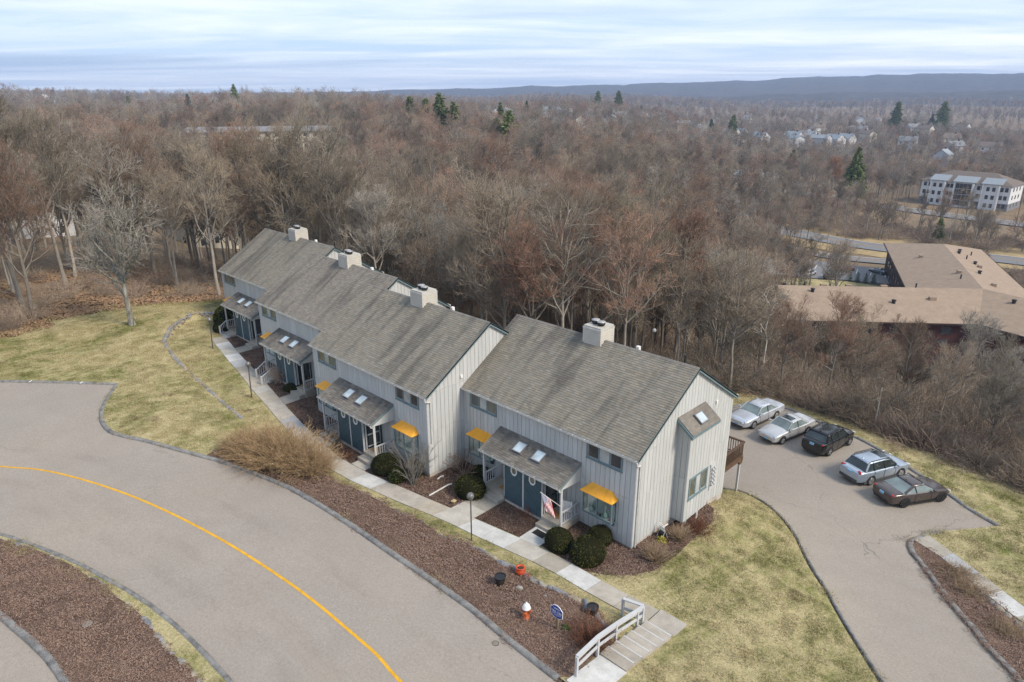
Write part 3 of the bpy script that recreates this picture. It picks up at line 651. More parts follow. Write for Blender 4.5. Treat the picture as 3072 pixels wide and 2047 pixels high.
def bay(root, xc, items=False):
    y1 = -.42; hw = .92; z0, z1 = 1.3, 2.52; t = .055
    mb = MB()
    mb.box(xc - hw, xc + hw, y1, 0, z0 - .06, z0); mb.box(xc - hw, xc + hw, y1, 0, z1 - .08, z1)
    for x in (xc - hw, xc - t / 2, xc + hw - t): mb.box(x, x + t, y1, y1 + t, z0, z1 - .08)
    for x in (xc - hw, xc + hw - t): mb.box(x, x + t, -.05, 0, z0, z1 - .08)
    b = mb.build('bay_window', M_TEAL, root)
    for x0, x1 in ((xc - hw + t, xc - t / 2), (xc + t / 2, xc + hw - t)): ubox('pane', M_CLEAR, b, x0, x1, y1 + .02, y1 + .028, z0, z1 - .08)
    for x in (xc - hw + .02, xc + hw - .028): ubox('pane', M_CLEAR, b, x, x + .008, y1 + t, -.05, z0, z1 - .08)
    ubox('blind', M_BLIND, b, xc - hw + .03, xc + hw - .03, -.032, -.024, z0 + .04, z1 - .1)
    ubox('sill_board', M_WHITE, b, xc - hw + .06, xc + hw - .06, y1 + .06, -.02, z0 + .001, z0 + .02)
    # curved canopy with standing seams
    ns = 6; rows = []
    for i in range(ns + 1):
        s = i / ns; y = -.56 * (1 - (1 - s) ** 1.0); z = 2.9 - .36 * (s ** .78); hw2 = .66 + .36 * s
        rows.append((y, z, hw2))
    mb = MB(); V = []; F = []
    for (y, z, w) in rows: V += [(xc - w, y, z), (xc + w, y, z)]
    for (y, z, w) in rows: V += [(xc - w, y, z - .03), (xc + w, y, z - .03)]
    k = 2 * (ns + 1)
    for i in range(ns): F += [(2 * i, 2 * i + 1, 2 * i + 3, 2 * i + 2), (k + 2 * i, k + 2 * i + 2, k + 2 * i + 3, k + 2 * i + 1)]
    # hipped cheeks and valance
    F += [(2 * ns, 2 * ns + 1, k + 2 * ns + 1, k + 2 * ns)]
    V += [(xc - 1.02, 0, 2.53), (xc + 1.02, 0, 2.53)]; q = len(V) - 2
    F += [tuple([0] + [2 * i for i in range(1, ns + 1)] + [q]), tuple([1] + [2 * i + 1 for i in range(1, ns + 1)] + [q + 1])]
    cp = mb.add(V, F).build('canopy', M_YCAN, b)
    for j in range(-1, 2):
        f = j * .5; MB().tube([(xc + f * w, y - .005, z + .006) for (y, z, w) in rows], .012, 4).build('canopy_seam', M_YCAN, cp)
    for x in (xc - hw + .1, xc, xc + hw - .1):
        MB().prism([(0, z0 - .06), (-.34, z0 - .06), (-.36, z0 - .12), (-.22, z0 - .16), (-.16, z0 - .26), (-.05, z0 - .3), (0, z0 - .34)], x - .035, x + .035, 0).build('bracket', M_TEALD, b)
    return b
def townhouse(name, xr, y0, zb, L, label, opts):
    root = empty(name, (xr, y0, zb), 0, label, 'townhouse', 'blocks of the townhouse row')
    cx = -L / 2; D = 9.5
    # foundation and backing walls
    MB().box(-L + .03, -.03, .03, D - .03, -4.2 - zb, .24).build('foundation', M_FOUND, root)
    winL = (cx - 5.5, cx - 3.3, 4.22, 5.2); winR = (cx + 3.3, cx + 5.5, 4.22, 5.2)
    wf = MB().box(-L + .04, -.04, .012, .1, .2, 5.28).build('wall', M_BACK, root)
    ops = [winL, winR, (cx - 1.3, cx + 1.5, -1, 2.7)]
    bays = [cx - 4.4, cx + 4.35]
    siding(wf, M_SIDE, -L + .1, -.1, lambda u: .2, lambda u: 5.26, ops, .012, -.024, 0, seams=(2.88,))
    for x in (-L, -.1): ubox('corner_board', M_TRIMW, wf, x, x + .1, -.022, .08, .2, 5.25)
    for (x0, x1, z0, z1), ms in zip((winL, winR), opts['mats']): window(root, x0, x1, z0, z1, -.012, 0, -1, 3, ms)
    # gable walls (closed pentagon) : right one boarded, left plain
    gp = [(.02, .2), (D, .2), (D, 5.4), (4.95, roof_z(4.95) - .12), (.02, 5.2)]
    for side, x in (('r', -.012), ('l', -L + .012)):
        w = MB().prism(gp, x, x - .08 if side == 'r' else x + .08, 0).build('wall', M_BACK, root)
        plane, depth = (-.012, .024) if side == 'r' else (-L + .012, -.024)
        lo = opts['glo'] if side == 'r' else (lambda u: .2)
        if side == 'r' or opts.get('leftgable'):
            siding(w, M_SIDE, .1, D - .02, lo, lambda u: roof_z(u) - .1, opts['gops'] if side == 'r' else [], plane, depth, 1, seams=(2.88, 5.35))
        if side == 'r': ubox('corner_board', M_TRIMW, w, -.012, .022, .0, .1, .2, 5.2)
    MB().box(-L + .04, -.04, D - .02, D + .01, -3 - zb, 5.4).build('wall', M_SIDE, root)
    # roof
    rf = MB(); ov = .17
    lf = math.hypot(5.1, 8.54 - 5.27); lb = math.hypot(4.8, 8.54 - 5.45)
    vF = np.array([0, 5.1, 8.54 - 5.27]) / lf; vB = np.array([0, -4.8, 8.54 - 5.45]) / lb
    slope_slab(rf, (-L - ov, -.15, 5.27), (1, 0, 0), vF, L + 2 * ov, lf, .09); slope_slab(rf, (-L - ov, 9.75, 5.45), (1, 0, 0), vB, L + 2 * ov, lb, .09)
    rfo = rf.build('roof', M_TEAL, root)
    fr = np.array([-L - ov, -.15, 5.27])
    # chimney footprint hole in shingles not needed; chimney stands through
    shingles(rfo, fr, (1, 0, 0), vF, L + 2 * ov, lf, seed=opts['seed'], base=opts.get('shc', (.232, .207, .165)))
    shingles(rfo, (-L - ov, 9.75, 5.45), (1, 0, 0), vB, L + 2 * ov, lb, seed=opts['seed'] + 50)
    cap = MB(); x = -L - ov
    while x < ov - .05:
        x2 = min(x + .17, ov); t = random.uniform(.0, .008)
        for s, v in ((-1, vF), (1, vB)):
            e = np.array([0, 4.95, 8.56 + t]); d = e - np.array(v) * .16
            cap.add([(x, e[1], e[2] + .012), (x2, e[1], e[2]), (x2, d[1], d[2]), (x, d[1], d[2] + .012), (x, d[1], d[2] - .02), (x2, d[1], d[2] - .02)], [(0, 1, 2, 3), (3, 2, 5, 4)])
        x = x2
    me = cap.mesh('ridge_cap'); ca = me.color_attributes.new('Col', 'FLOAT_COLOR', 'CORNER')
    ca.data.foreach_set('color', np.array([v for p in me.polygons for v in [(.21, .19, .165, 1)] * len(p.vertices)], np.float32).ravel()); tag(link('ridge_cap', me, M_SHING, rfo), kind='stuff')
    # rake boards
    for x in (.04, -L - .04):
        s = 1 if x > 0 else -1
        for (ya, za, yb, zb_) in ((-.15, 5.27, 4.95, 8.54), (4.95, 8.54, 9.75, 5.45)):
            mb = MB(); h = .2
            mb.prism([(ya, za - .015), (yb, zb_ - .015), (yb, zb_ - h), (ya, za - h)], x, x + s * .04 + s * .09, 0); mb.build('rake_board', M_TEAL, rfo)
    ubox('fascia', M_GUT, rfo, -L - .1, .1, -.16, -.13, 5.1, 5.26)
    ubox('soffit', M_TRIMW, rfo, -L, 0, -.13, .02, 5.2, 5.23)
    gutter(root, -L - .15, .15, -.165, 5.25)
    ubox('fascia', M_GUT, rfo, -L - .1, .1, 9.76, 9.9, 5.33, 5.45)
    # porch
    pl, pr_ = cx - 2.97, cx + 2.97
    pm = MB(); vP = np.array([0, 1.7, .81]); lp = np.linalg.norm(vP); vP = vP / lp
    slope_slab(pm, (pl, -1.7, 2.92), (1, 0, 0), vP, pr_ - pl, lp, .08); po = pm.build('porch_roof', M_TEAL, root)
    shingles(po, (pl, -1.7, 2.925), (1, 0, 0), vP, pr_ - pl, lp, base=(.185, .165, .14), var=.24, seed=opts['seed'] + 9)
    for xs in (cx - .73, cx + .66): skylight(po, (xs, -.72, 2.93 + .98 * .81 / 1.7), (1, 0, 0), vP, .68, .72)
    for x, s in ((pl + .04, -1), (pr_ - .04, 1)):
        MB().prism([(0, 2.62), (0, 3.62), (-1.6, 2.86), (-1.6, 2.62 + .1)], x, x - s * .04, 0).build('porch_gable', M_SIDE, po)
        MB().prism([(0, 3.71), (-1.7, 2.9), (-1.7, 2.74), (0, 3.55)], x, x + s * .035, 0).build('rake_board', M_TEAL, po)
    ubox('porch_beam', M_TRIMW, po, pl + .06, pr_ - .06, -1.58, -1.46, 2.68, 2.84)
    gutter(root, pl - .02, pr_ + .02, -1.7, 2.92)
    downspout(root, [(pr_ - .02, -1.76, 2.84), (pr_ + .0, -1.72, 2.72), (pr_ - .06, -1.52, 2.6), (pr_ - .03, -1.52, .5)])
    # storage closets with chevron boards
    c0, c1, cm = cx - 1.3, cx + 1.5, cx + .14
    cb = MB().box(c0, c1, -1.39, .0, .3, 2.84).build('storage_closet', M_TEALD, root)
    for a, b, sg in ((c0 + .05, cm - .06, 1), (cm + .06, c1 - .05, -1)):
        w = .145; mid = (a + b) / 2; k = -16
        while k < 16:
            # strips perpendicular to 45deg direction
            s0 = k * w; s1 = s0 + w - .018; r2 = math.sqrt(.5)
            P = [(a, .32), (b, .32), (b, 2.84), (a, 2.84)]
            n = (-sg * r2, r2); base = n[0] * mid + n[1] * 1.5
            P = clip_poly(P, n[0], n[1], base + s1); P = clip_poly(P, -n[0], -n[1], -(base + s0)) if P else P
            k += 1
            if len(P) < 3: continue
            MB().prism(P, -1.405, -1.392, 1).build('board', M_TEALD, cb)
    for x in (cm - .05,): ubox('trim_board', M_TRIMW, cb, x, x + .1, -1.42, -1.39, .28, 2.84)
    ubox('trim_board', M_TRIMW, cb, c1 - .02, c1 + .012, -1.42, -1.3, .5, 2.84); ubox('trim_board', M_TRIMW, cb, c0 - .012, c0 + .02, -1.42, -1.3, .5, 2.84)
    MB().box(c0 + .02, c1 - .02, -1.37, -.2, -1, .3).build('closet_footing', M_FOUND, root)
    octagon(root, cm - .68, 2.37, -1.405); octagon(root, cm + .68, 2.37, -1.405)
    # doors in the closet flanks
    for x, s in ((c1, 1), (c0, -1)):
        mb = MB(); mb.box(min(x, x + s * .03), max(x, x + s * .03), -1.22, -.14, .52, 2.48); fr = mb.build('door_frame', M_TRIMW, root)
        d = MB().box(min(x + s * .031, x + s * .06), max(x + s * .031, x + s * .06), -1.14, -.22, .55, 2.42).build('door', M_DOOR, root)
        for z0, z1 in ((.72, 1.38), (1.52, 2.3)): ubox('pane', M_GLASS, d, min(x + s * .061, x + s * .068), max(x + s * .061, x + s * .068), -1.02, -.34, z0, z1)
        if opts.get('bars') == s: 
            for z in (.66, 1.45): ubox('cross_rail', M_TRIMW, d, min(x + s * .062, x + s * .074), max(x + s * .062, x + s * .074), -1.1, -.26, z, z + .09)
        MB().tube([(x + s * .1, -.28, 1.38), (x + s * .1, -.28, 1.5)], .015, 6).build('handle', M_LID, d)
    # porch floors, steps, posts, railings
    for s, (xa, xb) in ((1, (c1, pr_ - .02)), (-1, (pl + .02, c0))):
        MB().box(xa, xb, -1.45, 0, -.6, .5).build('porch_floor', M_CONC2, root)
        xo = xb - .08 if s > 0 else xa + .08
        if (s, name) not in opts.get('nostep', ()):
            MB().box(xa + .02, xb - .1 if s > 0 else xb - .02, -1.92, -1.45, -.5, .3).build('porch_step', M_CONC2, root)
        ubox('porch_post', M_TRIMW, root, xo - .05, xo + .05, -1.5, -1.4, .5, 2.72)
        railing(root, (xo, -1.4), (xo, -.02), .5, .8, 8)
        ubox('door_mat', opts.get('matm', M_MAT), root, (xa + .1 if s > 0 else xb - .85), (xa + .85 if s > 0 else xb - .1), -1.05, -.5, .505, .52)
    # bays
    for i, xb in enumerate(bays): bay(root, xb, opts.get('bay_items') == i)
    # chimney
    hx0, hx1, hy0, hy1 = cx - .78, cx + .46, 4.5, 5.75
    ch = MB().box(hx0 + .02, hx1 - .02, hy0 + .02, hy1 - .02, 7.0, 9.3).build('chimney', M_CREAM, root)
    mb = MB(); z = 8.1
    while z < 9.02:
        z1 = min(z + .15, 9.08)
        for (ax, p, s) in ((0, hy0, -1), (1, hx1, 1), (1, hx0, -1), (0, hy1, 1)):
            d0, d1 = p - s * .018, p + s * .03
            if ax == 0: mb.add([(hx0 + .1, d1, z), (hx1 - .1, d1, z), (hx1 - .1, d0, z1), (hx0 + .1, d0, z1), (hx0 + .1, d0, z), (hx1 - .1, d0, z)], [(0, 1, 2, 3), (4, 5, 1, 0)])
            else: mb.add([(d1, hy0 + .1, z), (d1, hy1 - .1, z), (d0, hy1 - .1, z1), (d0, hy0 + .1, z1), (d0, hy0 + .1, z), (d0, hy1 - .1, z)], [(0, 1, 2, 3), (4, 5, 1, 0)])
        z += .15
    tag(mb.build('lap_siding', M_CREAM, ch), kind='stuff')
    cb_ = MB()
    for x in (hx0, hx1 - .1):
        for y in (hy0, hy1 - .1): cb_.box(x - .012, x + .112, y - .012, y + .112, 7.3, 9.08)
    cb_.box(hx0 - .02, hx1 + .02, hy0 - .02, hy1 + .02, 9.08, 9.2); cb_.build('corner_trim', simple('cream_corner_trim', (.50, .47, .41)) if 'cream_corner_trim' not in bpy.data.materials else bpy.data.materials['cream_corner_trim'], ch)
    MB().add([(hx0 - .04, hy0 - .04, 9.2), (hx1 + .04, hy0 - .04, 9.2), (hx1 + .04, hy1 + .04, 9.2), (hx0 - .04, hy1 + .04, 9.2), (cx - .16, 5.12, 9.27)], [(0, 1, 4), (1, 2, 4), (2, 3, 4), (3, 0, 4), (3, 2, 1, 0)]).build('cap', M_CAPW, ch)
    for dx, dy in ((-.38, .02), (.1, -.1)):
        f = MB().lathe([(.17, 0), (.17, .12), (.22, .14), (.24, .3)], 14, (cx - .02 + dx, 5.12 + dy, 9.22)).build('flue', M_BLACK, ch, True)
        MB().lathe([(.25, .3), (.25, .33), (.05, .36)], 14, (cx - .02 + dx, 5.12 + dy, 9.22)).build('flue_lid', M_LID, f, True)
    # roof vents behind the ridge
    MB().tube([(cx + 5.2, 5.6, 8.0), (cx + 5.2, 5.6, 8.75)], .06, 8).build('vent_pipe', M_BLACK, root)
    MB().box(cx + 2.3, cx + 2.5, 5.3, 5.5, 8.2, 8.56).build('roof_vent', M_WHITE, root)
    # end downspouts
    if opts.get('spout'):
        zz = opts['spout']
        downspout(root, [(.16, -.24, 5.17), (.16, -.22, 5.0), (.1, .0, 4.88), (.07, .18, 4.84), (.06, .22, 4.7), (.06, .22, zz)])
    return root
zero = lambda u: .2
def gA(u): return max(-1.4, .22 - max(0, u - 3.0) * .17)
A = townhouse('townhouse', 0, 0, 0, 12.6, 'nearest townhouse block on the right, gable bump-out and brown deck', dict(seed=1, mats=[[M_GLASS, M_GLASSC, M_GLASSG], [M_GLASS, M_GLASSC, M_GLASS]], glo=gA, gops=[(3.62, 5.98, -2, 5.5)], bay_items=1, spout=.15, bars=0))
B = townhouse('townhouse', -12.42, -2.83, .25, 12.4, 'townhouse block set forward, second from the right, beside the tan bush', dict(seed=2, mats=[[M_GLASSG, M_GLASSC, M_GLASSG], [M_GLASS, M_GLASSC, M_GLASS]], glo=zero, gops=[], spout=2.2, bars=1))
C = townhouse('townhouse', -23.85, -1.1, .6, 12.3, 'townhouse block third from the right, with wooden stair rails to the sidewalk', dict(seed=3, mats=[[M_GLASSG, M_GLASSC, M_GLASSG], [M_GLASS, M_GLASS, M_GLASS]], glo=zero, gops=[], shc=(.238, .208, .17)))
D_ = townhouse('townhouse', -35.78, 1.1, .75, 12.2, 'farthest townhouse block at the left end of the row by the woods', dict(seed=4, mats=[[M_GLASSG, M_GLASSG, M_GLASSG], [M_GLASS, M_GLASS, M_GLASS]], glo=zero, gops=[], leftgable=True))
# ---- block A: gable bump-out
def bumpout():
    x1, ya, yb, z0 = .75, 3.6, 6.0, .27
    w = MB().box(0, x1 - .012, ya + .012, yb - .012, z0 + .02, 5.6).build('bump_out', M_BACK, A)
    siding(w, M_SIDE, ya, yb, lambda u: z0, lambda u: 5.55, [(3.86, 5.74, 1.52, 2.78)], x1 - .012, .024, 1, seams=(2.88,))
    siding(w, M_SIDE, 0.0, x1, lambda u: z0, lambda u: 5.5 + (.98 - u) * .74 - .06, [], ya + .012, -.024, 0, seams=(2.88,))
    ubox('floor_panel', M_SIDE, w, .0, x1, ya, yb, z0 - .02, z0 + .02)
    window(w.parent, 3.86, 5.74, 1.52, 2.78, x1, 1, 1, 3, [M_GLASSG, M_GLASSC, M_GLASSG])
    r = MB(); o = np.array([.98, 3.42, 5.5]); v = np.array([-.98, 0, .74]); l = np.linalg.norm(v); v = v / l
    slope_slab(r, o, (0, 1, 0), v, 2.76, l, .07); ro = r.build('bump_out_roof', M_TEAL, A)
    shingles(ro, o + np.array([0, 0, .004]), (0, 1, 0), v, 2.76, l, seed=77, base=(.20, .178, .15))
    MB().prism([(0, 6.2), (.98, 5.46), (.98, 5.28), (0, 6.02)], 3.4, 3.36, 1).build('rake_board', M_TEAL, ro)
    ubox('fascia', M_TEAL, ro, .96, .99, 3.4, 6.18, 5.34, 5.48)
    skylight(ro, (.5, 4.85, 5.5 + .48 * .74 / .98), (0, 1, 0), v, .74, .62)
    for y in (4.3, 5.5): ubox('pier', M_TRIMW, A, .3, .5, y, y + .18, -1.6, .27)
bumpout()
mt = MB().box(.0, .16, 7.4, 7.95, .25, 1.9).build('meter_board', M_TRIMW, A)
for j in range(5):
    for dy in (.12, .36):
        MB().lathe([(.085, 0), (.085, .09), (.05, .12)], 10).build('meter', M_METER, mt, True, loc=(.16, 7.42 + dy, .62 + j * .25), rot=(0, R(90), 0))
MB().box(.012, .14, 7.15, 7.36, -.5, 1.75).build('conduit_box', M_METER, A)
MB().tube([(.05, 2.4, .28), (.25, 2.45, .28), (.28, 2.9, .3)], .035, 6).build('dryer_pipe', M_WHITE, A)
ubox('vent_hood', M_WHITE, A, .012, .09, 7.35, 7.5, 5.72, 5.9)
ubox('vent_hood', M_WHITE, B, .012, .1, 2.55, 2.72, 5.62, 5.8)
# rear deck of block A
def deck():
    d = empty('deck', (0, 0, 0)); d.parent = A
    for i in range(22):
        y = 9.52 + i * .137; ubox('deck_board', M_BROWN, d, -5.0, -.3, y, y + .128, .22, .26)
    for x in (-4.9, -.45): ubox('joist_beam', M_BROWN, d, x, x + .12, 9.5, 12.5, .0, .215)
    ubox('joist_beam', M_BROWN, d, -5.0, -.3, 12.42, 12.53, -.02, .215)
    for a, b, n in (((-.34, 9.55), (-.34, 12.5), 21), ((-.34, 12.5), (-5, 12.5), 30)): railing(d, a, b, .24, 1.0, n, M_BROWN, 'deck_railing', thick=1.6)
    for x in (-.42, -2.8, -4.9): ubox('deck_post', M_TRIMW, d, x - .06, x + .06, 12.3, 12.42, -3.6, .0)
    MB().prism([(12.05, 0), (12.55, 0), (12.55, -.2), (12.3, -.28)], -.52, -.32, 0).build('post_bracket', M_BROWN, d)
deck()
# ================================================================ stairs, walks, stones
def gz(x, y, off=.1): return h1(x, y) + off
# entry walks from each porch step to the sidewalk
def edge_y(x, E=None):
    E = E or wh; xs = [p[0] for p in E][::-1]; ys = [p[1] for p in E][::-1]; return float(np.interp(x, xs, ys))
def entry(xa, xb, y0):
    ya, yb = edge_y(xa) + .012, edge_y(xb) + .012; r = tag(empty('entry_walk', (0, 0, 0)), kind='structure'); n = 1 if y0 - ya < 1.4 else 2
    for i in range(n):
        f0 = i / n; f1 = (i + 1) / n - .008
        slab('slab', [(xa, ya + (y0 - ya) * f0), (xb, yb + (y0 - yb) * f0), (xb, yb + (y0 - yb) * f1), (xa, ya + (y0 - ya) * f1)], M_CONC, parent=r, off=.152)
for (xr, yy, L) in ((0, 0, 12.6), (-12.42, -2.83, 12.4), (-23.85, -1.1, 12.3), (-35.78, 1.1, 12.2)):
    c = xr - L / 2
    for xa, xb in ((c - 2.9, c - 1.35), (c + 1.6, c + 2.85)): entry(xa, xb, yy - 1.93)
# garden stairs by the road
M_NOSE = simple('painted_nosing', (.46, .455, .44), .6, .3, .1)
st = tag(empty('garden_stairs', (0, 0, 0)), 'concrete garden stairs with pale painted nosings down from the road', 'stairs')
ztop = .9; zbot = .3; ns = 6
for i in range(ns):
    ya = -7.2 + i * .545; z = ztop - (i + 1) * 0 - i * (ztop - zbot) / ns + .02
    MB().box(3.52, 4.77, ya, ya + .545, z - .6, z).build('tread', M_CONC2, st)
    MB().box(3.52, 4.77, ya + .485, ya + .549, z - .03, z + .006).build('nosing', M_NOSE, st)
MB().box(3.5, 4.78, -3.93, -2.72, -.3, .235).build('landing', M_CONC2, st)
slab('pad', [(3.55, -9.3), (4.85, -9.3), (4.8, -7.21), (3.52, -7.21)], M_CONC, parent=st, off=.155, th=.2)
hr = empty('handrail', (0, 0, 0), 0, 'white painted timber handrail beside the garden stairs', 'handrail')
def rail_line(pts, zoff, w, h, name):
    mb = MB()
    for (a, b) in zip(pts[:-1], pts[1:]):
        a = Vector(a); b = Vector(b); d = (b - a); n = Vector((-d.y, d.x, 0)).normalized()
        V = []
        for p in (a, b):
            for s, t in ((-1, -1), (1, -1), (1, 1), (-1, 1)): V.append(p + n * s * w / 2 + Vector((0, 0, zoff + t * h / 2)))
        mb.add(V, [(3, 2, 1, 0), (4, 5, 6, 7), (0, 1, 5, 4), (1, 2, 6, 5), (2, 3, 7, 6), (3, 0, 4, 7)])
    return mb.build(name, M_TRIMW, hr)
rp = [(3.66, -8.85, 1.04), (3.5, -7.35, .86), (3.46, -6.1, .64), (3.42, -4.5, .28), (3.42, -4.1, .24)]
rail_line(rp, .98, .15, .05, 'top_rail'); rail_line(rp, .86, .045, .14, 'upper_board'); rail_line(rp, .5, .045, .13, 'middle_board')
for p in rp[:1] + rp[1:4] + rp[4:]: ubox('post', M_TRIMW, hr, p[0] - .05, p[0] + .05, p[1] - .05, p[1] + .05, p[2] - .3, p[2] + .96)
q = [(3.42, -4.1, .26), (2.55, -4.32, .24)]
rail_line(q, .98, .15, .05, 'top_rail'); rail_line(q, .5, .045, .13, 'middle_board'); ubox('post', M_TRIMW, hr, 2.5, 2.6, -4.37, -4.27, .1, 1.2)
# stones
def stone_mesh(seed):
    rng = np.random.RandomState(seed); bm = bmesh.new(); bmesh.ops.create_icosphere(bm, subdivisions=2, radius=.5)
    k = rng.uniform(-1, 1, (9, 3)); k /= np.linalg.norm(k, axis=1)[:, None]; d = rng.uniform(.28, .42, 9)
    for v in bm.verts:
        p = np.array(v.co)
        for n_, dd in zip(k, d):
            e = p @ n_ - dd
            if e > 0: p = p - n_ * e * .9
        v.co = p
    me = bpy.data.meshes.new('stone'); bm.to_mesh(me); bm.free(); me.materials.append(M_STONE); return me
STONES = [stone_mesh(i) for i in range(7)]
def stone(parent, x, y, z, l, w, h, rz): return link('stone', random.choice(STONES), None, parent, (x, y, z), (random.uniform(-.12, .12), random.uniform(-.12, .12), rz), (l * 1.35, w * 1.35, h * 1.5))
def stone_row(name, line, label, size=(.3, .7), lift=.1, skip=0., w=.26, h=.16):
    r = empty(name, (0, 0, 0), 0, label, 'stone edging'); L = smooth_line(line, .1); s = np.r_[0, np.cumsum(np.linalg.norm(np.diff(L, axis=0), axis=1))]; t = 0
    while t < s[-1]:
        l = random.uniform(*size); m = t + l / 2; t += l * .97
        if random.random() < skip: continue
        x, y = np.interp(m, s, L[:, 0]), np.interp(m, s, L[:, 1]); x2, y2 = np.interp(m + .1, s, L[:, 0]), np.interp(m + .1, s, L[:, 1])
        stone(r, x, y, h1(x, y) + lift, l, random.uniform(.8, 1.3) * w, random.uniform(.8, 1.25) * h, math.atan2(y2 - y, x2 - x) + random.uniform(-.15, .15))
    return r
stone_row('stone_edging', bedN[9:], 'row of flat grey stones edging the mulch bed below the hydrant', (.35, .85), .12)
stone_row('stone_edging', bedN[:10], 'thin broken line of small stones along the grass strip left of the lamp', (.2, .5), .075, .35, .14, .1)
stone_row('stone_edging', stoneS[10:], 'row of tan and grey stones at the bottom edge beside the lower mulch island', (.22, .5), .08, .12, .2, .1)
stone_row('stone_edging', stoneS[:10], 'scattered pale stones on the upper edge of the lower mulch island', (.2, .45), .07, .55, .2, .08)
stone_row('stone_edging', [(12.6, 12.4), (13.4, 11.5), (14.2, 10.6), (15.0, 9.7), (16.2, 8.3)], 'row of stones edging the mulch bed beside the right sidewalk', (.25, .55), .1, .1)
rw = empty('retaining_wall', (0, 0, 0), 0, 'curved dry stone retaining wall sweeping across the left lawn', 'retaining wall')
Lw = smooth_line([tuple(p) for p in WALL], .1); sw = np.r_[0, np.cumsum(np.linalg.norm(np.diff(Lw, axis=0), axis=1))]
for course in range(4):
    t = random.uniform(0, .2)
    while t < sw[-1]:
        l = random.uniform(.3, .62); m = t + l / 2; t += l * .96; f = m / sw[-1]
        amp = .62 * max(0., 1 - f) ** 1.2 + .06; nC = max(1, int(round(amp / .17)))
        if course >= nC or m > sw[-1]: continue
        x, y = np.interp(m, sw, Lw[:, 0]), np.interp(m, sw, Lw[:, 1]); x2, y2 = np.interp(m + .1, sw, Lw[:, 0]), np.interp(m + .1, sw, Lw[:, 1])
        a = math.atan2(y2 - y, x2 - x); nx, ny = math.sin(a), -math.cos(a)      # towards the upper side
        base = h1(x - nx * .35, y - ny * .35); top = course == nC - 1
        stone(rw, x + nx * (.05 + course * .03), y + ny * (.05 + course * .03), base + .1 + course * .165 + .05, l * 1.02, .34 if top else .3, .2, a + random.uniform(-.1, .1))

# ================================================================ small objects
M_ORANGE = simple('orange_pot', (.50, .075, .025), .45, .4, .12); M_HYD = simple('orange_hydrant_paint', (.42, .10, .03), .5, .4, .15, 8)
M_SILV = simple('silver_white_paint', (.66, .65, .63), .45, .4, .1, 8); M_SOIL = simple('potting_soil', (.075, .045, .028), .95, .1, .3, 25)
M_BARREL = simple('dark_barrel_staves', (.055, .04, .033), .75, .25, .3, 12, rv=.4); M_BLUE = simple('blue_sign_face', (.008, .035, .27), .4, .4, .05)
M_WOODP = simple('weathered_post', (.20, .15, .105), .85, .2, .25, 9); M_POST = simple('bronze_lamp_post', (.09, .08, .07), .5, .45, .12)
M_RED = simple('red_plastic', (.45, .02, .02), .4, .4, .08); M_IRON = simple('cast_iron', (.20, .17, .135), .7, .4, .3, 15)
def globe_mat():
    g = G('smoked_lamp_globe'); return g.bsdf(g.ramp(g.noise(3), (.3, (.10, .095, .088)), (.7, (.16, .15, .14))), .08, .9)
M_GLOBE = globe_mat(); M_GLOBEW = simple('white_lamp_globe', (.62, .62, .60), .25, .5, .05)
def hydrant(x, y):
    z = gz(x, y, .11); r = empty('fire_hydrant', (x, y, z), .4, 'orange fire hydrant with silver cap standing in the mulch', 'hydrant')
    MB().lathe([(.15, 0), (.15, .04), (.115, .05), (.11, .42), (.13, .44), (.15, .47), (.15, .5)], 18).build('barrel', M_HYD, r, True)
    MB().lathe([(.19, .5), (.19, .535), (.165, .56), (.15, .64), (.10, .71), (.05, .735), (.035, .74), (.035, .8), (.01, .81)], 18).build('bonnet', M_SILV, r, True)
    for a, rr, l, z0 in ((0, .06, .2, .4), (math.pi, .06, .2, .4), (-math.pi / 2, .085, .21, .33)):
        d = Vector((math.cos(a), math.sin(a), 0)); c = Vector((0, 0, z0))
        n = MB().tube([c + d * .05, c + d * l, c + d * (l + .001), c + d * (l + .04)], [rr * .8, rr * .8, rr * 1.12, rr * 1.05], 12).build('nozzle', M_HYD, r)
    MB().tube([(.1, .12, .4), (.1, .12, 1.25)], .008, 5).build('marker_rod', M_LID, r)
hydrant(.05, -7.75)
def text_mesh(txt, size, m, name, parent, loc, rot):
    cu = bpy.data.curves.new('t', 'FONT'); cu.body = txt; cu.size = size; cu.align_x = 'CENTER'; cu.extrude = .002; cu.offset = .004; cu.resolution_u = 2
    o = bpy.data.objects.new('t', cu); col.objects.link(o); bpy.context.view_layer.update()
    me = bpy.data.meshes.new_from_object(o.evaluated_get(bpy.context.evaluated_depsgraph_get())); bpy.data.objects.remove(o); bpy.data.curves.remove(cu)
    me.materials.clear(); me.materials.append(m); me.name = name
    return link(name, me, None, parent, loc, rot)
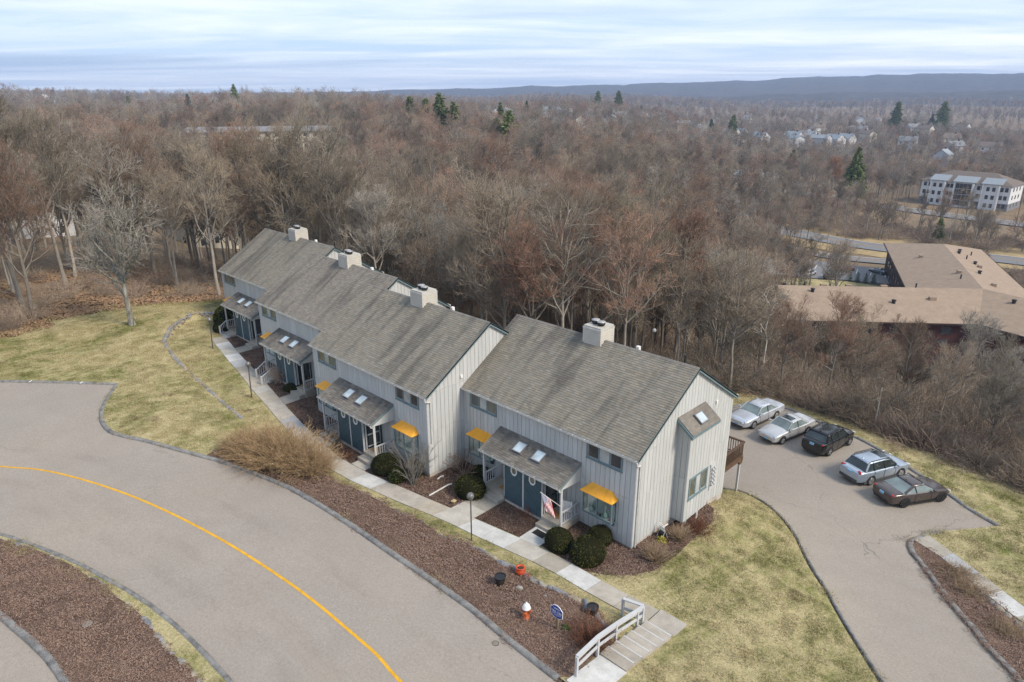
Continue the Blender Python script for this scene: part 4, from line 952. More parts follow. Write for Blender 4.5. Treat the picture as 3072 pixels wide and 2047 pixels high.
def unit_sign(x, y):
    z = gz(x, y, .11); r = empty('unit_sign', (x, y, z), 0, 'blue and white sign with unit numbers on a wooden post in the mulch', 'sign')
    ubox('post', M_WOODP, r, -.05, .05, -.04, .04, -.2, .78)
    pr = [(-.32, .78), (-.2, .62), (0, .565), (.2, .62), (.32, .78) , (.32, 1.1), (.27, 1.15), (.2, 1.16), (.1, 1.22), (0, 1.24), (-.1, 1.22), (-.2, 1.16), (-.27, 1.15), (-.32, 1.1)]
    pr = [(-.32, .74), (-.12, .63), (.12, .63), (.32, .74), (.32, 1.1), (.25, 1.13), (.2, 1.2), (.1, 1.25), (0, 1.265), (-.1, 1.25), (-.2, 1.2), (-.25, 1.13), (-.32, 1.1)]
    MB().prism(pr, -.07, -.042, 1).build('board', M_SILV, r)
    inn = [((a) * .91, .93 + (b - .93) * .9) for a, b in pr]
    MB().prism(inn, -.076, -.071, 1).build('face', M_BLUE, r)
    text_mesh('UNITS', .115, M_SILV, 'lettering', r, (0, -.078, 1.055), (R(90), 0, 0)); text_mesh('166-180', .165, M_SILV, 'lettering', r, (0, -.078, .885), (R(90), 0, 0))
    for z0, w in ((.835, .25), (.795, .22), (.755, .12)):
        ubox('lettering_line', M_SILV, r, -w, w, -.08, -.077, z0, z0 + .012)
unit_sign(1.38, -7.3)
def pot(x, y):
    r = empty('flower_pot', (x, y, gz(x, y, .1)), 0, 'round orange glazed flower pot at the edge of the mulch', 'flower pot')
    MB().lathe([(.14, 0), (.2, .06), (.245, .18), (.24, .26), (.19, .33), (.2, .36), (.225, .38), (.225, .4), (.17, .4), (.16, .33)], 22).build('body', M_ORANGE, r, True)
    MB().lathe([(.165, .33), (.1, .345), (.01, .35)], 14).build('soil', M_SOIL, r)
    for a in (.3, 2.4, 4.5): MB().tube([(.23 * math.cos(a), .23 * math.sin(a), .3), (.28 * math.cos(a), .28 * math.sin(a), .26), (.25 * math.cos(a), .25 * math.sin(a), .2)], .018, 6).build('handle', M_ORANGE, r, True)
pot(-2.45, -5.5)
def barrel(x, y, lab, lift=0.):
    r = empty('barrel_planter', (x, y, gz(x, y, .1) + lift), random.random(), lab, 'planter')
    n = 18; me = MB().add([(.19 * math.cos(-.165), .19 * math.sin(-.165), 0), (.19 * math.cos(.165), .19 * math.sin(.165), 0), (.265 * math.cos(.165), .265 * math.sin(.165), .36), (.265 * math.cos(-.165), .265 * math.sin(-.165), .36), (.17 * math.cos(-.165), .17 * math.sin(-.165), 0), (.17 * math.cos(.165), .17 * math.sin(.165), 0), (.245 * math.cos(.165), .245 * math.sin(.165), .36), (.245 * math.cos(-.165), .245 * math.sin(-.165), .36)], [(3, 2, 1, 0), (4, 5, 6, 7), (0, 1, 5, 4), (1, 2, 6, 5), (2, 3, 7, 6), (3, 0, 4, 7)]).mesh('stave'); me.materials.append(M_BARREL)
    for k in range(n): link('stave', me, None, r, rot=(0, 0, 2 * math.pi * k / n))
    for z0, rr in ((.07, .21), (.27, .252)): MB().lathe([(rr, z0), (rr + .004, z0 + .035), (rr - .03, z0 + .034), (rr - .03, z0)], 20).build('hoop', M_BLACK, r)
    MB().lathe([(.27, .34), (.275, .375), (.235, .375), (.235, .33)], 20).build('rim', M_BLACK, r); MB().lathe([(.235, .3), (.15, .325), (.01, .33)], 14).build('soil', M_SOIL, r)
barrel(-2.37, -6.9, 'dark barrel planter in the middle of the mulch bed by the road', .12); barrel(1.6, -5.2, 'dark barrel planter at the stone edging near the handrail')
r_ = empty('yard_sign', (-1.85, -5.7, gz(-1.85, -5.7)), .3, 'tiny red and white yard sign on a wire beside the orange pot', 'sign')
ubox('stake', M_LID, r_, -.006, .006, -.006, .006, 0, .3); ubox('plate', M_RED, r_, -.1, .1, -.008, .008, .28, .42); ubox('lettering', M_SILV, r_, -.07, .07, -.011, -.009, .33, .375)
def lamp(x, y, label, H=2.75, white=False, tilt=0.):
    r = empty('globe_lamp', (x, y, gz(x, y)), 0, label, 'lamp', 'globe lamps on posts'); r.rotation_euler = (tilt, tilt * .6, 0)
    MB().tube([(0, 0, -.2), (0, 0, H - .36)], [.05, .042], 4).build('post', M_POST, r)
    MB().lathe([(.06, H - .38), (.085, H - .34), (.1, H - .3), (.06, H - .28)], 12).build('collar', M_POST, r)
    s = MB().lathe([(.19 * math.sin(a), H - .12 - .19 * math.cos(a)) for a in np.linspace(.25, math.pi - .01, 12)], 20).build('globe', M_GLOBEW if white else M_GLOBE, r, True)
lamp(-6.15, -5.22, 'globe lamp on a square post by the sidewalk in front of the nearest block'); lamp(-29.8, -5.4, 'globe lamp beside the sidewalk between the stone wall and the third block', tilt=-.04); lamp(-41.5, -3.2, 'globe lamp at the far end of the sidewalk near the stone wall', tilt=-.03)
lamp(-15.5, 25.5, 'white globe lamp on a tall post in the brush behind the roof', 5.6, True)
# iron covers, rock, garden bits
def cover(x, y, rad, lab, off):
    o = empty('iron_cover', (x, y, h1(x, y) + off), 0, lab, 'manhole cover'); MB().lathe([(rad, -.02), (rad, .012), (rad * .9, .014), (rad * .88, .008), (.01, .01)], 20).build('lid', M_IRON, o)
    MB().lathe([(rad * 1.12, -.02), (rad * 1.12, .01), (rad * 1.02, .01), (rad * 1.02, -.02)], 20).build('ring', M_BLACK, o)
cover(.26, -9.78, .13, 'small round iron valve cover in the asphalt near the kerb', .025); cover(-12.2, -20.9, .2, 'round rusty access cover set in the lower mulch island', .13)
def lone(x, y, l, w, h, lab):
    o = link('rock', STONES[2].copy(), None, None, (x, y, gz(x, y) + h * .3), (0, 0, .6), (l, w, h)); tag(o, lab, 'rock')
lone(-1.6, -6.47, .42, .3, .22, 'single pale rock lying in the mulch behind the hydrant')
lone(-.5, -5.95, .2, .14, .12, 'small pebble of a rock in the mulch beyond the hydrant')
lone(-9.2, -3.4, .32, .3, .08, 'flat round stepping stone at the bed corner by the lamp')
l_ = empty('garden_lantern', (-9.45, -3.55, gz(-9.45, -3.55)), .3, 'little tan garden lantern at the corner of the bed', 'lantern')
M_TANW = simple('tan_wood', (.42, .32, .17), .8, .2, .15)
for a in (-.08, .06):
    for b in (-.08, .06): ubox('leg', M_TANW, l_, a, a + .02, b, b + .02, 0, .22)
MB().add([(-.13, -.13, .22), (.13, -.13, .22), (.13, .13, .22), (-.13, .13, .22), (0, 0, .33)], [(0, 1, 4), (1, 2, 4), (2, 3, 4), (3, 0, 4), (3, 2, 1, 0)]).build('roof', M_TANW, l_)
def loose_pipe(pts, lab): tag(MB().tube([(x, y, gz(x, y, .17)) for x, y in pts], .045, 6).build('downspout_piece', M_GUT), lab, 'pipe')
loose_pipe([(-11.0, -4.05), (-11.08, -2.55), (-11.0, -2.35)], 'long loose downspout pipe lying on the mulch between two blocks'); loose_pipe([(-11.95, -2.65), (-12.03, -2.3), (-11.95, -2.15)], 'short bent downspout end lying by the corner of the forward block')
# doormat at the foot of the nearest steps
tag(MB().box(-4.5, -3.75, -2.5, -2.05, h1(-4.1, -2.3) + .156, h1(-4.1, -2.3) + .168).build('floor_mat', M_BLACK), 'black rubber mat on the walk below the nearest porch', 'mat')
# flags
def flag_mat():
    g = G('striped_flag'); tc = g.n('ShaderNodeTexCoord').outputs['UV']; sp = g.n('ShaderNodeSeparateXYZ', {0: tc})
    v = g.math('MULTIPLY', sp.outputs[1], 13.); s = g.math('MODULO', g.math('FLOOR', v), 2.); st = g.mix(s, (.42, .02, .03), (.72, .70, .68))
    can = g.math('MULTIPLY', g.math('LESS_THAN', sp.outputs[0], .42), g.math('GREATER_THAN', sp.outputs[1], 6. / 13))
    uv2 = g.map(tc, (26, 17, 1)); dots = g.ramp(g.vor(1., uv2, rnd=0.), (.28, 1.), (.36, 0.))
    c = g.mix(dots, (.02, .025, .14), (.75, .75, .75)); return g.bsdf(g.mix(can, st, c), .8, .2)
M_FLAG = flag_mat()
def flag(base, tip, w, hgt, label, pole=True, stick=False):
    base = np.array(base, float); tip = np.array(tip, float); d = tip - base; Lp = np.linalg.norm(d); d /= Lp
    r = empty('flag', tuple(base), 0, label, 'flag')
    if stick: MB().tube([(0, 0, -.35), tuple(tip - base)], .008, 5).build('pole', M_WHITE, r)
    else:
        MB().tube([(0, 0, 0), tuple(tip - base)], .014, 6).build('pole', M_WHITE, r); MB().lathe([(.005, -.035), (.03, -.02), (.035, 0), (.03, .02), (.005, .035)], 8, tuple(tip - base)).build('finial', M_LID, r, True)
    nu, nv = 20, 14; V = []; F = []; UV = []
    for j in range(nv + 1):
        for i in range(nu + 1):
            u = i / nu; v = j / nv        # v along the hoist (top = tip), u along the fly
            hp = (tip - base) - d * (1 - v) * hgt - d * .04
            fold = .06 * math.sin(u * 7 + v * 6) * (.3 + u)
            drop = np.array([0.0, 0.0, -1.]) * u * w * .93 + np.array(d) * (-.25 * u * w * (1 if not stick else .2)) + np.array([-d[1], d[0], 0]) * fold + np.array([.12 * u * w, -.02, 0])
            V.append(tuple(hp + drop)); UV.append((u, v))
    for j in range(nv):
        for i in range(nu): F.append((j * (nu + 1) + i, j * (nu + 1) + i + 1, (j + 1) * (nu + 1) + i + 1, (j + 1) * (nu + 1) + i))
    me = bpy.data.meshes.new('cloth'); me.from_pydata(V, [], F); uvl = me.uv_layers.new(name='UVMap')
    for lp in me.loops: uvl.data[lp.index].uv = UV[lp.vertex_index]
    me.update(); me.polygons.foreach_set('use_smooth', [True] * len(me.polygons)); c = link('cloth', me, M_FLAG, r)
    md = c.modifiers.new('solid', 'SOLIDIFY'); md.thickness = .004
flag((-3.36, -1.52, 1.75), (-3.98, -2.42, 2.75), .95, .72, 'stars and stripes flag hanging from the porch post of the nearest block')
flag((-9.35, -1.1, .75), (-9.3, -1.15, 1.4), .34, .26, 'small striped flag on a stick beside the left porch of the nearest block', stick=True)
# slatted chair and hose reel
def chair(x, y, z):
    r = empty('porch_chair', (x, y, z), R(200), 'white slatted chair on the porch behind the railing', 'chair'); M_ = M_WHITE
    for i in range(6): ubox('back_slat', M_, r, -.24 + i * .085, -.18 + i * .085, .2, .22, .42, 1.05)
    for i in range(5): ubox('seat_slat', M_, r, -.25, .25, -.26 + i * .095, -.185 + i * .095, .4, .42)
    for sx in (-.27, .25):
        for sy in (-.26, .2): ubox('leg', M_, r, sx, sx + .03, sy, sy + .03, 0, .62 if sy < 0 else 1.08)
        ubox('armrest', M_, r, sx - .03, sx + .05, -.28, .22, .62, .645)
chair(-3.75, -.45, .5)
def hose(x, y):
    r = empty('hose_reel', (x, y, gz(x, y)), R(-15), 'white hose reel with coiled black hose against the gable wall', 'hose reel')
    for k in range(5): 
        a = np.linspace(0, 2 * math.pi, 18); MB().tube([(-.12 + k * .06, .16 * math.cos(t), .26 + .16 * math.sin(t)) for t in a], .03, 6).build('hose_coil', M_BLACK, r, True)
    for s in (-.18, .18): MB().tube([(s, -.22, 0), (s, 0, .5), (s, .2, 0)], .02, 6).build('stand', M_WHITE, r)
    MB().tube([(-.18, -.02, .5), (-.2, -.1, .85), (.2, -.1, .85), (.18, -.02, .5)], .018, 6).build('handle', M_WHITE, r); ubox('plate', M_WHITE, r, -.17, .17, -.09, -.06, .5, .72)
hose(.45, 2.15)
# vases and plants inside the nearest bay
M_VASE = simple('pale_green_vase', (.42, .52, .45), .3, .5, .1)
for i, (dx, s) in enumerate(((-.45, 1.), (.42, 1.05))):
    v = empty('vase', (-6.3 + 4.35 + dx, -.22, 1.322), 0, ['left pale green vase of white twigs in the yellow canopied bay', 'right pale green vase of white twigs in the yellow canopied bay'][i], 'vase')
    MB().lathe([(.05, 0), (.1, .05), (.115, .16), (.1, .26), (.05, .33), (.06, .37)], 14).build('body', M_VASE, v, True)
    mb = MB()
    for k in range(14):
        a = random.uniform(0, 6.3); l = random.uniform(.25, .5) * s; q = random.uniform(.04, .18); mb.tube([(0, 0, .35), (q * .5 * math.cos(a), q * .5 * math.sin(a) * .6, .35 + l * .6), (q * math.cos(a), q * .6 * math.sin(a), .35 + l)], [.006, .006, .014], 4)
    tag(mb.build('twigs', M_WHITE, v), kind='stuff')
for dx, m in ((-.05, M_ORANGE), (.12, M_BLACK), (.72, M_ORANGE)):
    tag(MB().lathe([(.05, 0), (.06, .05), (.05, .1), (.02, .15)], 10).build('ornament', m, loc=(-1.95 + dx, -.25, 1.322)), {-.05: 'small orange ornament between the vases in the bay window', .12: 'small black ornament beside the right vase in the bay window', .72: 'small orange ornament at the right end of the bay window sill'}[dx], 'ornament')
# wooden stair rails in front of blocks C and D
for (pt, xa, ya, yb, zz, z2) in ((C, -9.1, -1.45, -2.35, .5, -.05), (C, -7.55, -1.9, -2.7, .3, -.1), (D_, -9.0, -1.45, -2.2, .5, 0.)):
    railing(pt, (xa, ya), (xa, yb), 0, .85, 5, name='stair_railing', za=zz, zb=z2)
    ubox('railing_post', M_TRIMW, pt, xa - .045, xa + .045, yb - .05, yb + .05, z2 - .2, z2 + .95)
# ================================================================ vegetation toolkit
def mesh_np(name, V, F, m, smooth=True, col_attr=None):
    me = bpy.data.meshes.new(name); V = np.ascontiguousarray(V, np.float32); F = np.ascontiguousarray(F, np.int32); k = F.shape[1]
    me.vertices.add(len(V)); me.vertices.foreach_set('co', V.ravel()); me.loops.add(F.size); me.loops.foreach_set('vertex_index', F.ravel())
    me.polygons.add(len(F)); me.polygons.foreach_set('loop_start', np.arange(0, F.size, k, dtype=np.int32)); me.polygons.foreach_set('loop_total', np.full(len(F), k, np.int32))
    if smooth: me.polygons.foreach_set('use_smooth', np.ones(len(F), bool))
    if col_attr is not None:
        ca = me.color_attributes.new('Col', 'FLOAT_COLOR', 'POINT'); ca.data.foreach_set('color', np.ascontiguousarray(col_attr, np.float32).ravel())
    me.update(calc_edges=True); me.validate(); me.materials.append(m); return me
def tubes(paths, rad, sides=3):
    """paths (N,K,3), rad (N,K) -> verts, tri faces"""
    N, K, _ = paths.shape; d = np.gradient(paths, axis=1); d /= np.linalg.norm(d, axis=2)[..., None] + 1e-9
    ref = np.where(np.abs(d[:, :1, 2:3]) > .9, np.array([1., 0, 0]), np.array([0, 0, 1.])) * np.ones_like(d)
    a = np.cross(d, ref); a /= np.linalg.norm(a, axis=2)[..., None] + 1e-9; b = np.cross(d, a)
    ang = np.arange(sides) * 2 * np.pi / sides
    V = paths[:, :, None, :] + rad[:, :, None, None] * (a[:, :, None, :] * np.cos(ang)[None, None, :, None] + b[:, :, None, :] * np.sin(ang)[None, None, :, None])
    idx = np.arange(N * K * sides).reshape(N, K, sides); j = np.roll(np.arange(sides), -1)
    p = idx[:, :-1, :]; q = idx[:, :-1, j]; r = idx[:, 1:, j]; s = idx[:, 1:, :]
    F = np.concatenate([np.stack([p, q, r], -1).reshape(-1, 3), np.stack([p, r, s], -1).reshape(-1, 3)])
    return V.reshape(-1, 3), F
def unit(v): return v / (np.linalg.norm(v, axis=-1, keepdims=True) + 1e-9)
def branch(rng, par, prad, n, t0, ang, L, K, up, wob, r0, r1, tpow=1., lvar=.35, taper_len=.5):
    """n children per parent path; returns paths, radii"""
    N, KP, _ = par.shape; idx = np.repeat(np.arange(N), n); M = len(idx)
    t = t0 + (1 - t0) * rng.rand(M) ** tpow; f = t * (KP - 1); i = np.minimum(f.astype(int), KP - 2); w = (f - i)[:, None]
    pos = par[idx, i] * (1 - w) + par[idx, i + 1] * w; pd = unit(par[idx, i + 1] - par[idx, i])
    pr = prad[idx, i] * (1 - w[:, 0]) + prad[idx, i + 1] * w[:, 0]
    rnd_ = unit(rng.randn(M, 3)); perp = unit(rnd_ - pd * (rnd_ * pd).sum(1, keepdims=True))
    a = np.radians(ang[0] + (ang[1] - ang[0]) * rng.rand(M))[:, None]; d = unit(pd * np.cos(a) + perp * np.sin(a))
    ln = L * (1 - lvar + 2 * lvar * rng.rand(M)) * (1 - taper_len * (t - t0) / (1 - t0 + 1e-6)); st = (ln / (K - 1))[:, None]
    P = [pos]; rr0 = np.minimum(pr * .75, r0 * (ln / L) ** .7)
    for k in range(1, K):
        d = unit(d + np.array([0, 0, up / (K - 1)]) + wob * rng.randn(M, 3)); P.append(P[-1] + d * st)
    P = np.stack(P, 1); ks = np.linspace(0, 1, K)[None]; R_ = rr0[:, None] * (1 - ks) + np.minimum(rr0, r1)[:, None] * ks
    return P, R_
def bare_tree(seed, H, spread=1., trunk_r=.2, fork=.38, dens=1., upb=.5, lean=.03, twig_r=.011, lv4=5, lv3=7, lv2=8, n1=15):
    """returns (trunk mesh data, crown mesh data) of a leafless tree"""
    rng = np.random.RandomState(seed); K = 9; tr = np.zeros((1, K, 3)); z = np.linspace(0, H * .86, K); off = np.cumsum(rng.randn(K, 2) * lean * H / K, 0)
    tr[0, :, 0] = off[:, 0] - off[0, 0]; tr[0, :, 1] = off[:, 1] - off[0, 1]; tr[0, :, 2] = z
    rad = (trunk_r * (1 - np.linspace(0, 1, K)) ** .8 + .02)[None]; rad[0, 0] *= 1.35
    L1 = H * .36 * spread
    p1, r1 = branch(rng, tr, rad, int(n1 * dens), fork, (28, 62), L1, 6, upb, .10, trunk_r * .55, .035, .9, .3, .45)
    p2, r2 = branch(rng, p1, r1, lv2, .2, (22, 60), L1 * .48, 5, upb * .7, .14, .055, .018)
    p3, r3 = branch(rng, p2, r2, lv3, .15, (20, 62), L1 * .24, 4, upb * .5, .18, .022, .009)
    p4, r4 = branch(rng, p3, r3, lv4, .1, (18, 60), L1 * .12, 2, .3, .1, twig_r, twig_r * .45)
    tv = [tubes(tr, rad, 7), tubes(p1, r1, 5), tubes(p2, r2, 4)]; cv = [tubes(p3, r3, 3), tubes(p4, r4, 3)]
    def merge(L):
        k = 0; V = []; F = []
        for v, f in L: V.append(v); F.append(f + k); k += len(v)
        return np.concatenate(V), np.concatenate(F)
    return merge(tv), merge(cv)
def merge(L):
    k = 0; V = []; F = []
    for v, f in L: V.append(v); F.append(f + k); k += len(v)
    return np.concatenate(V), np.concatenate(F)
def m_bark(name, stops, rv=True):
    g = G(name); f = g.noise(5, 4, .7, g.map(g.pos, (1, 1, .3)))
    b = g.ramp(g.rnd(), *stops) if rv else g.ramp(f, *stops)
    if rv: b = g.mix(1., b, g.ramp(g.math('FRACT', g.math('MULTIPLY', g.rnd(), 17.3)), (0, .58), (1, 1.22)), 'MULTIPLY')
    return g.bsdf(g.mix(1., b, g.ramp(f, (.3, .72), (.7, 1.22)), 'MULTIPLY'), .9, .15)
M_TRUNK = m_bark('grey_bark', [(0, (.21, .185, .155)), (.5, (.29, .255, .215)), (1, (.37, .335, .285))])
M_TWIG = m_bark('bare_twigs', [(0, (.31, .25, .185)), (.22, (.275, .24, .19)), (.4, (.32, .25, .175)), (.55, (.29, .255, .20)), (.72, (.335, .25, .18)), (.88, (.345, .23, .165)), (1, (.32, .27, .195))])
M_TWIGR = m_bark('reddish_budding_twigs', [(0, (.37, .22, .155)), (.5, (.37, .245, .175)), (1, (.35, .235, .17))])
M_TWIGP = m_bark('pale_grey_twigs', [(0, (.33, .30, .26)), (1, (.40, .365, .31))]); M_BIRCH = m_bark('white_birch_bark', [(0, (.56, .53, .48)), (1, (.62, .59, .54))])
M_BRUSH = m_bark('brown_brush', [(0, (.345, .27, .20)), (.3, (.42, .335, .25)), (.55, (.315, .24, .19)), (.75, (.37, .27, .21)), (1, (.49, .40, .295))])
M_TANB = m_bark('tan_shrub_stems', [(.3, (.32, .215, .115)), (.55, (.46, .32, .18)), (.75, (.58, .45, .28))], False)
M_THATCH = m_bark('dry_straw', [(.3, (.24, .165, .10)), (.7, (.40, .30, .20))], False)
M_REDTW = m_bark('red_brown_twigs', [(.3, (.15, .065, .04)), (.7, (.23, .11, .065))], False)
def m_needle(name, c0, c1):
    g = G(name); f = g.noise(3.5, 4, .7); r = g.rnd(); b = g.ramp(f, (.3, c0), (.7, c1))
    return g.bsdf(g.mix(1., b, g.ramp(r, (0, .75), (1, 1.2)), 'MULTIPLY'), .8, .2)
M_YEW = m_needle('dark_yew_leaves', (.026, .033, .008), (.085, .085, .018)); M_YEWB = m_needle('bright_yew_leaves', (.05, .068, .014), (.12, .135, .03))
M_PINE = m_needle('pine_needles', (.085, .115, .034), (.185, .21, .07)); M_SPRUCE = m_needle('blue_spruce_needles', (.05, .08, .042), (.11, .145, .075))
M_CORE = simple('shrub_shadow_core', (.014, .014, .006), .95, .05)  # near-black filler inside the leaves: inner shade put into its colour, blocks see-through
def leaf_ball(seed, n, leaf, rng_r=(.80, 1.06), lump=.22):
    """unit ball shell of small leaf quads, flattened base"""
    rng = np.random.RandomState(seed); p = unit(rng.randn(n, 3)); p = p[p[:, 2] > -.55]; n = len(p)
    lobes = unit(rng.randn(14, 3)); k = np.max(p @ lobes.T, 1); rr = rng.uniform(*rng_r, n) * (1 - lump + lump * 1.6 * (k - .6))
    c = p * rr[:, None]; nd = unit(p + .75 * rng.randn(n, 3)); a = unit(np.cross(nd, rng.randn(n, 3))); b = np.cross(nd, a); s = (leaf * rng.uniform(.6, 1.3, n))[:, None]
    V = np.stack([c - a * s, c + b * s * .55, c + a * s, c - b * s * .55], 1).reshape(-1, 3); F = np.arange(4 * n).reshape(n, 4)
    return V, F
YEWS = [mesh_np('foliage', *leaf_ball(s, 5200, .05), M_YEW, False) for s in (1, 2, 3)]; YEWB = mesh_np('foliage', *leaf_ball(4, 3600, .06), M_YEWB, False)
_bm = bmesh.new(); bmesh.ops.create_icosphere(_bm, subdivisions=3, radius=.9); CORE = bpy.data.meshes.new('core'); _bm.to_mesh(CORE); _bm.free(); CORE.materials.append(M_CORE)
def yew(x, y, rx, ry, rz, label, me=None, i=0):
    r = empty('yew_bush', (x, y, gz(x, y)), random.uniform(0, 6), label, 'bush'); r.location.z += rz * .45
    for nm, m_ in (('foliage', me or YEWS[i % 3]), ('shadow_core', CORE)): link(nm, m_, None, r, scale=(rx, ry, rz))
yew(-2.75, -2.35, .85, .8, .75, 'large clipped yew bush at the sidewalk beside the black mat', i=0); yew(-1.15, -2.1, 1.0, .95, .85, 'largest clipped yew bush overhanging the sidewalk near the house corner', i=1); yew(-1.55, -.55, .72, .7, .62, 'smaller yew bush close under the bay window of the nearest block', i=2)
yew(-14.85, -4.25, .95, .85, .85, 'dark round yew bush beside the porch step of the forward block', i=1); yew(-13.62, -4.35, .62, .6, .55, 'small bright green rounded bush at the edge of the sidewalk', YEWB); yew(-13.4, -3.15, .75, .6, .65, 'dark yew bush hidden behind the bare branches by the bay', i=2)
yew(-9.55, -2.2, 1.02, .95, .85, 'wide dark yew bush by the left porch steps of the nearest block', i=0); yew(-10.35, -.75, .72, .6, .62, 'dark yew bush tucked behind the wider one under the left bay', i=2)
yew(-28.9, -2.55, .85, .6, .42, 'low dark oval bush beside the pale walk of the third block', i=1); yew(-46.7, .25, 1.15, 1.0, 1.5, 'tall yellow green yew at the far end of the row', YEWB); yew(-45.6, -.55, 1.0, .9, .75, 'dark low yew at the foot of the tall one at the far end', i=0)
def stems(seed, n, H, rx, ry, base=(.3, .3), K=5, r=.012, droop=.25, kids=3, lean=0., angs=(0, 50), kl=.3):
    """fountain of stems from a small base, optional side twigs"""
    rng = np.random.RandomState(seed); a = rng.uniform(0, 2 * np.pi, n); q = np.sqrt(rng.rand(n)); th = np.radians(angs[0] + (angs[1] - angs[0]) * q)
    b = np.c_[rng.uniform(-1, 1, n) * base[0], rng.uniform(-1, 1, n) * base[1], np.zeros(n)]; d = np.c_[np.cos(a) * np.sin(th) * rx, np.sin(a) * np.sin(th) * ry, np.cos(th)]; d = unit(d)
    L = H * rng.uniform(.7, 1.1, n); st = (L / (K - 1))[:, None]; P = [b]
    for k in range(1, K): d = unit(d + .09 * rng.randn(n, 3) + np.array([0, 0, -droop / (K - 1)]) * (k / K) * 2); P.append(P[-1] + d * st)
    P = np.stack(P, 1); rad = np.full((n, K), r) * np.linspace(1, .45, K)[None]; out = [tubes(P, rad, 3)]
    if kids: out.append(tubes(*branch(rng, P, rad, kids, .3, (20, 50), H * kl, 3, .25, .12, r * .8, r * .4), 3))
    return merge(out)
# large tan bush by the kerb : several crowns of stems
def tan_bush():
    r = empty('forsythia_bush', (-19.9, -8.5, gz(-19.9, -8.5)), math.atan2(2.9, 5.2), 'large leafless tan orange shrub beside the road and sidewalk', 'bush'); out = []
    rng = np.random.RandomState(5)
    for k in range(9):
        v, f = stems(20 + k, 175, 2.6, 1., 1., (.5, .4), 6, .012, .4, 12, angs=(2, 58), kl=.22); o = np.array([(-3.0 + k * .72) + rng.uniform(-.2, .2), rng.uniform(-.55, .55), -.05]); s = [.66, .8, .95, 1.03, 1.05, 1.05, 1.0, .9, .72][k]
        out.append((v * s + o, f))
    V, F = merge(out); link('stems', mesh_np('stems', V, F, M_TANB), None, r)
tan_bush()
def shrub(name, x, y, label, mdata, m, cat='shrub', rz=None, sc=1.):
    r = empty(name, (x, y, gz(x, y)), random.uniform(0, 6) if rz is None else rz, label, cat); link('stems', mesh_np('stems', *mdata, m), None, r, scale=(sc, sc, sc)); return r
shrub('lilac_shrub', -12.6, -3.95, 'tall bare shrub with pale buds in front of the orange canopied bay', stems(40, 34, 3.0, 1, 1, (.15, .15), 6, .02, .1, 9, angs=(2, 32), kl=.22), M_TWIGP)
shrub('bare_shrub', -11.3, -1.2, 'small grey leafless shrub in the corner between two blocks', stems(41, 14, 1.8, 1, 1, (.1, .1), 5, .022, .2, 9, angs=(15, 60), kl=.3), M_TWIG)
shrub('grass_clump', 1.3, .15, 'tan clump of dried stalks by the near corner of the gable', stems(42, 260, 1.05, 1, 1, (.25, .25), 4, .009, .3, 0, angs=(3, 50)), M_THATCH, 'grass clump')
shrub('grass_clump', 1.15, 2.7, 'smaller tan clump of dried stalks behind the hose reel', stems(43, 220, .95, 1, 1, (.2, .2), 4, .009, .3, 0, angs=(3, 46)), M_THATCH, 'grass clump')
shrub('bare_shrub', 1.3, 4.5, 'low reddish brown shrub below the bump-out', stems(44, 130, .9, 1, 1, (.5, .5), 4, .009, .3, 5, angs=(5, 65)), M_REDTW)
shrub('bare_shrub', 2.75, -6.75, 'bushy red brown shrub beside the garden stairs handrail', stems(45, 170, 1.15, 1, 1, (.4, .4), 5, .009, .35, 6, angs=(5, 62)), M_REDTW)
shrub('bare_shrub', -30.9, -2.6, 'twiggy brown shrub in front of the third block stair rail', stems(46, 70, 1.6, 1, 1, (.4, .3), 5, .012, .2, 7, angs=(5, 45)), M_BRUSH)
shrub('bare_shrub', -27.3, -1.5, 'brown shrub with dried flower heads beside the third block porch', stems(47, 50, 1.4, 1, 1, (.3, .3), 5, .012, .2, 6, angs=(5, 45)), M_THATCH)
shrub('bare_shrub', -43.0, .2, 'tall thin brown shrub in front of the farthest porch', stems(48, 60, 1.9, 1, 1, (.3, .3), 5, .012, .15, 7, angs=(3, 36)), M_BRUSH)
shrub('bare_shrub', -18.0, -5.0, 'low dark brown twiggy plant in the bed of the forward block', stems(49, 60, .7, 1, 1, (.3, .3), 4, .008, .3, 5, angs=(5, 60)), M_REDTW)
shrub('bare_shrub', -5.7, -1.75, 'thin reddish twigs in the bed between the nearest porches', stems(50, 26, .85, 1, 1, (.25, .2), 4, .008, .1, 4, angs=(5, 40)), M_REDTW)
shrub('bare_shrub', -20.6, -4.2, 'dark low shrub in the bed behind the tan bush', stems(51, 120, .8, 1, 1, (.6, .4), 4, .009, .3, 5, angs=(5, 65)), M_REDTW)
for x, y, s, lab in ((11.9, 12.9, 1.1, 'dry tan thatch plant at the top of the right mulch bed'), (12.75, 11.5, 1.25, 'dry tan thatch plant in the middle of the right mulch bed'), (14.8, 8.6, 1.1, 'dry tan thatch plant at the lower end of the right mulch bed')):
    shrub('grass_clump', x, y, lab, stems(int(x * 7), 420, .7, 1.2, 1, (.55, .5), 4, .008, .7, 2, angs=(10, 85)), M_THATCH, 'grass clump', sc=s)
def leafy(name, x, y, s, label, m):
    r = empty(name, (x, y, gz(x, y) + s * .2), 0, label, 'plant'); link('leaves', mesh_np('leaves', *leaf_ball(int(abs(x) * 10), 260, .22, (.3, 1.)), m, False), None, r, scale=(s, s, s * .7))
leafy('green_plant', 1.6, -7.0, .26, 'small green weed clump at the foot of the sign post', M_PINE); leafy('yellow_shrub', .65, 1.75, .36, 'yellow green plant in front of the hose reel', m_needle('yellow_leaves', (.16, .15, .02), (.34, .29, .05)))

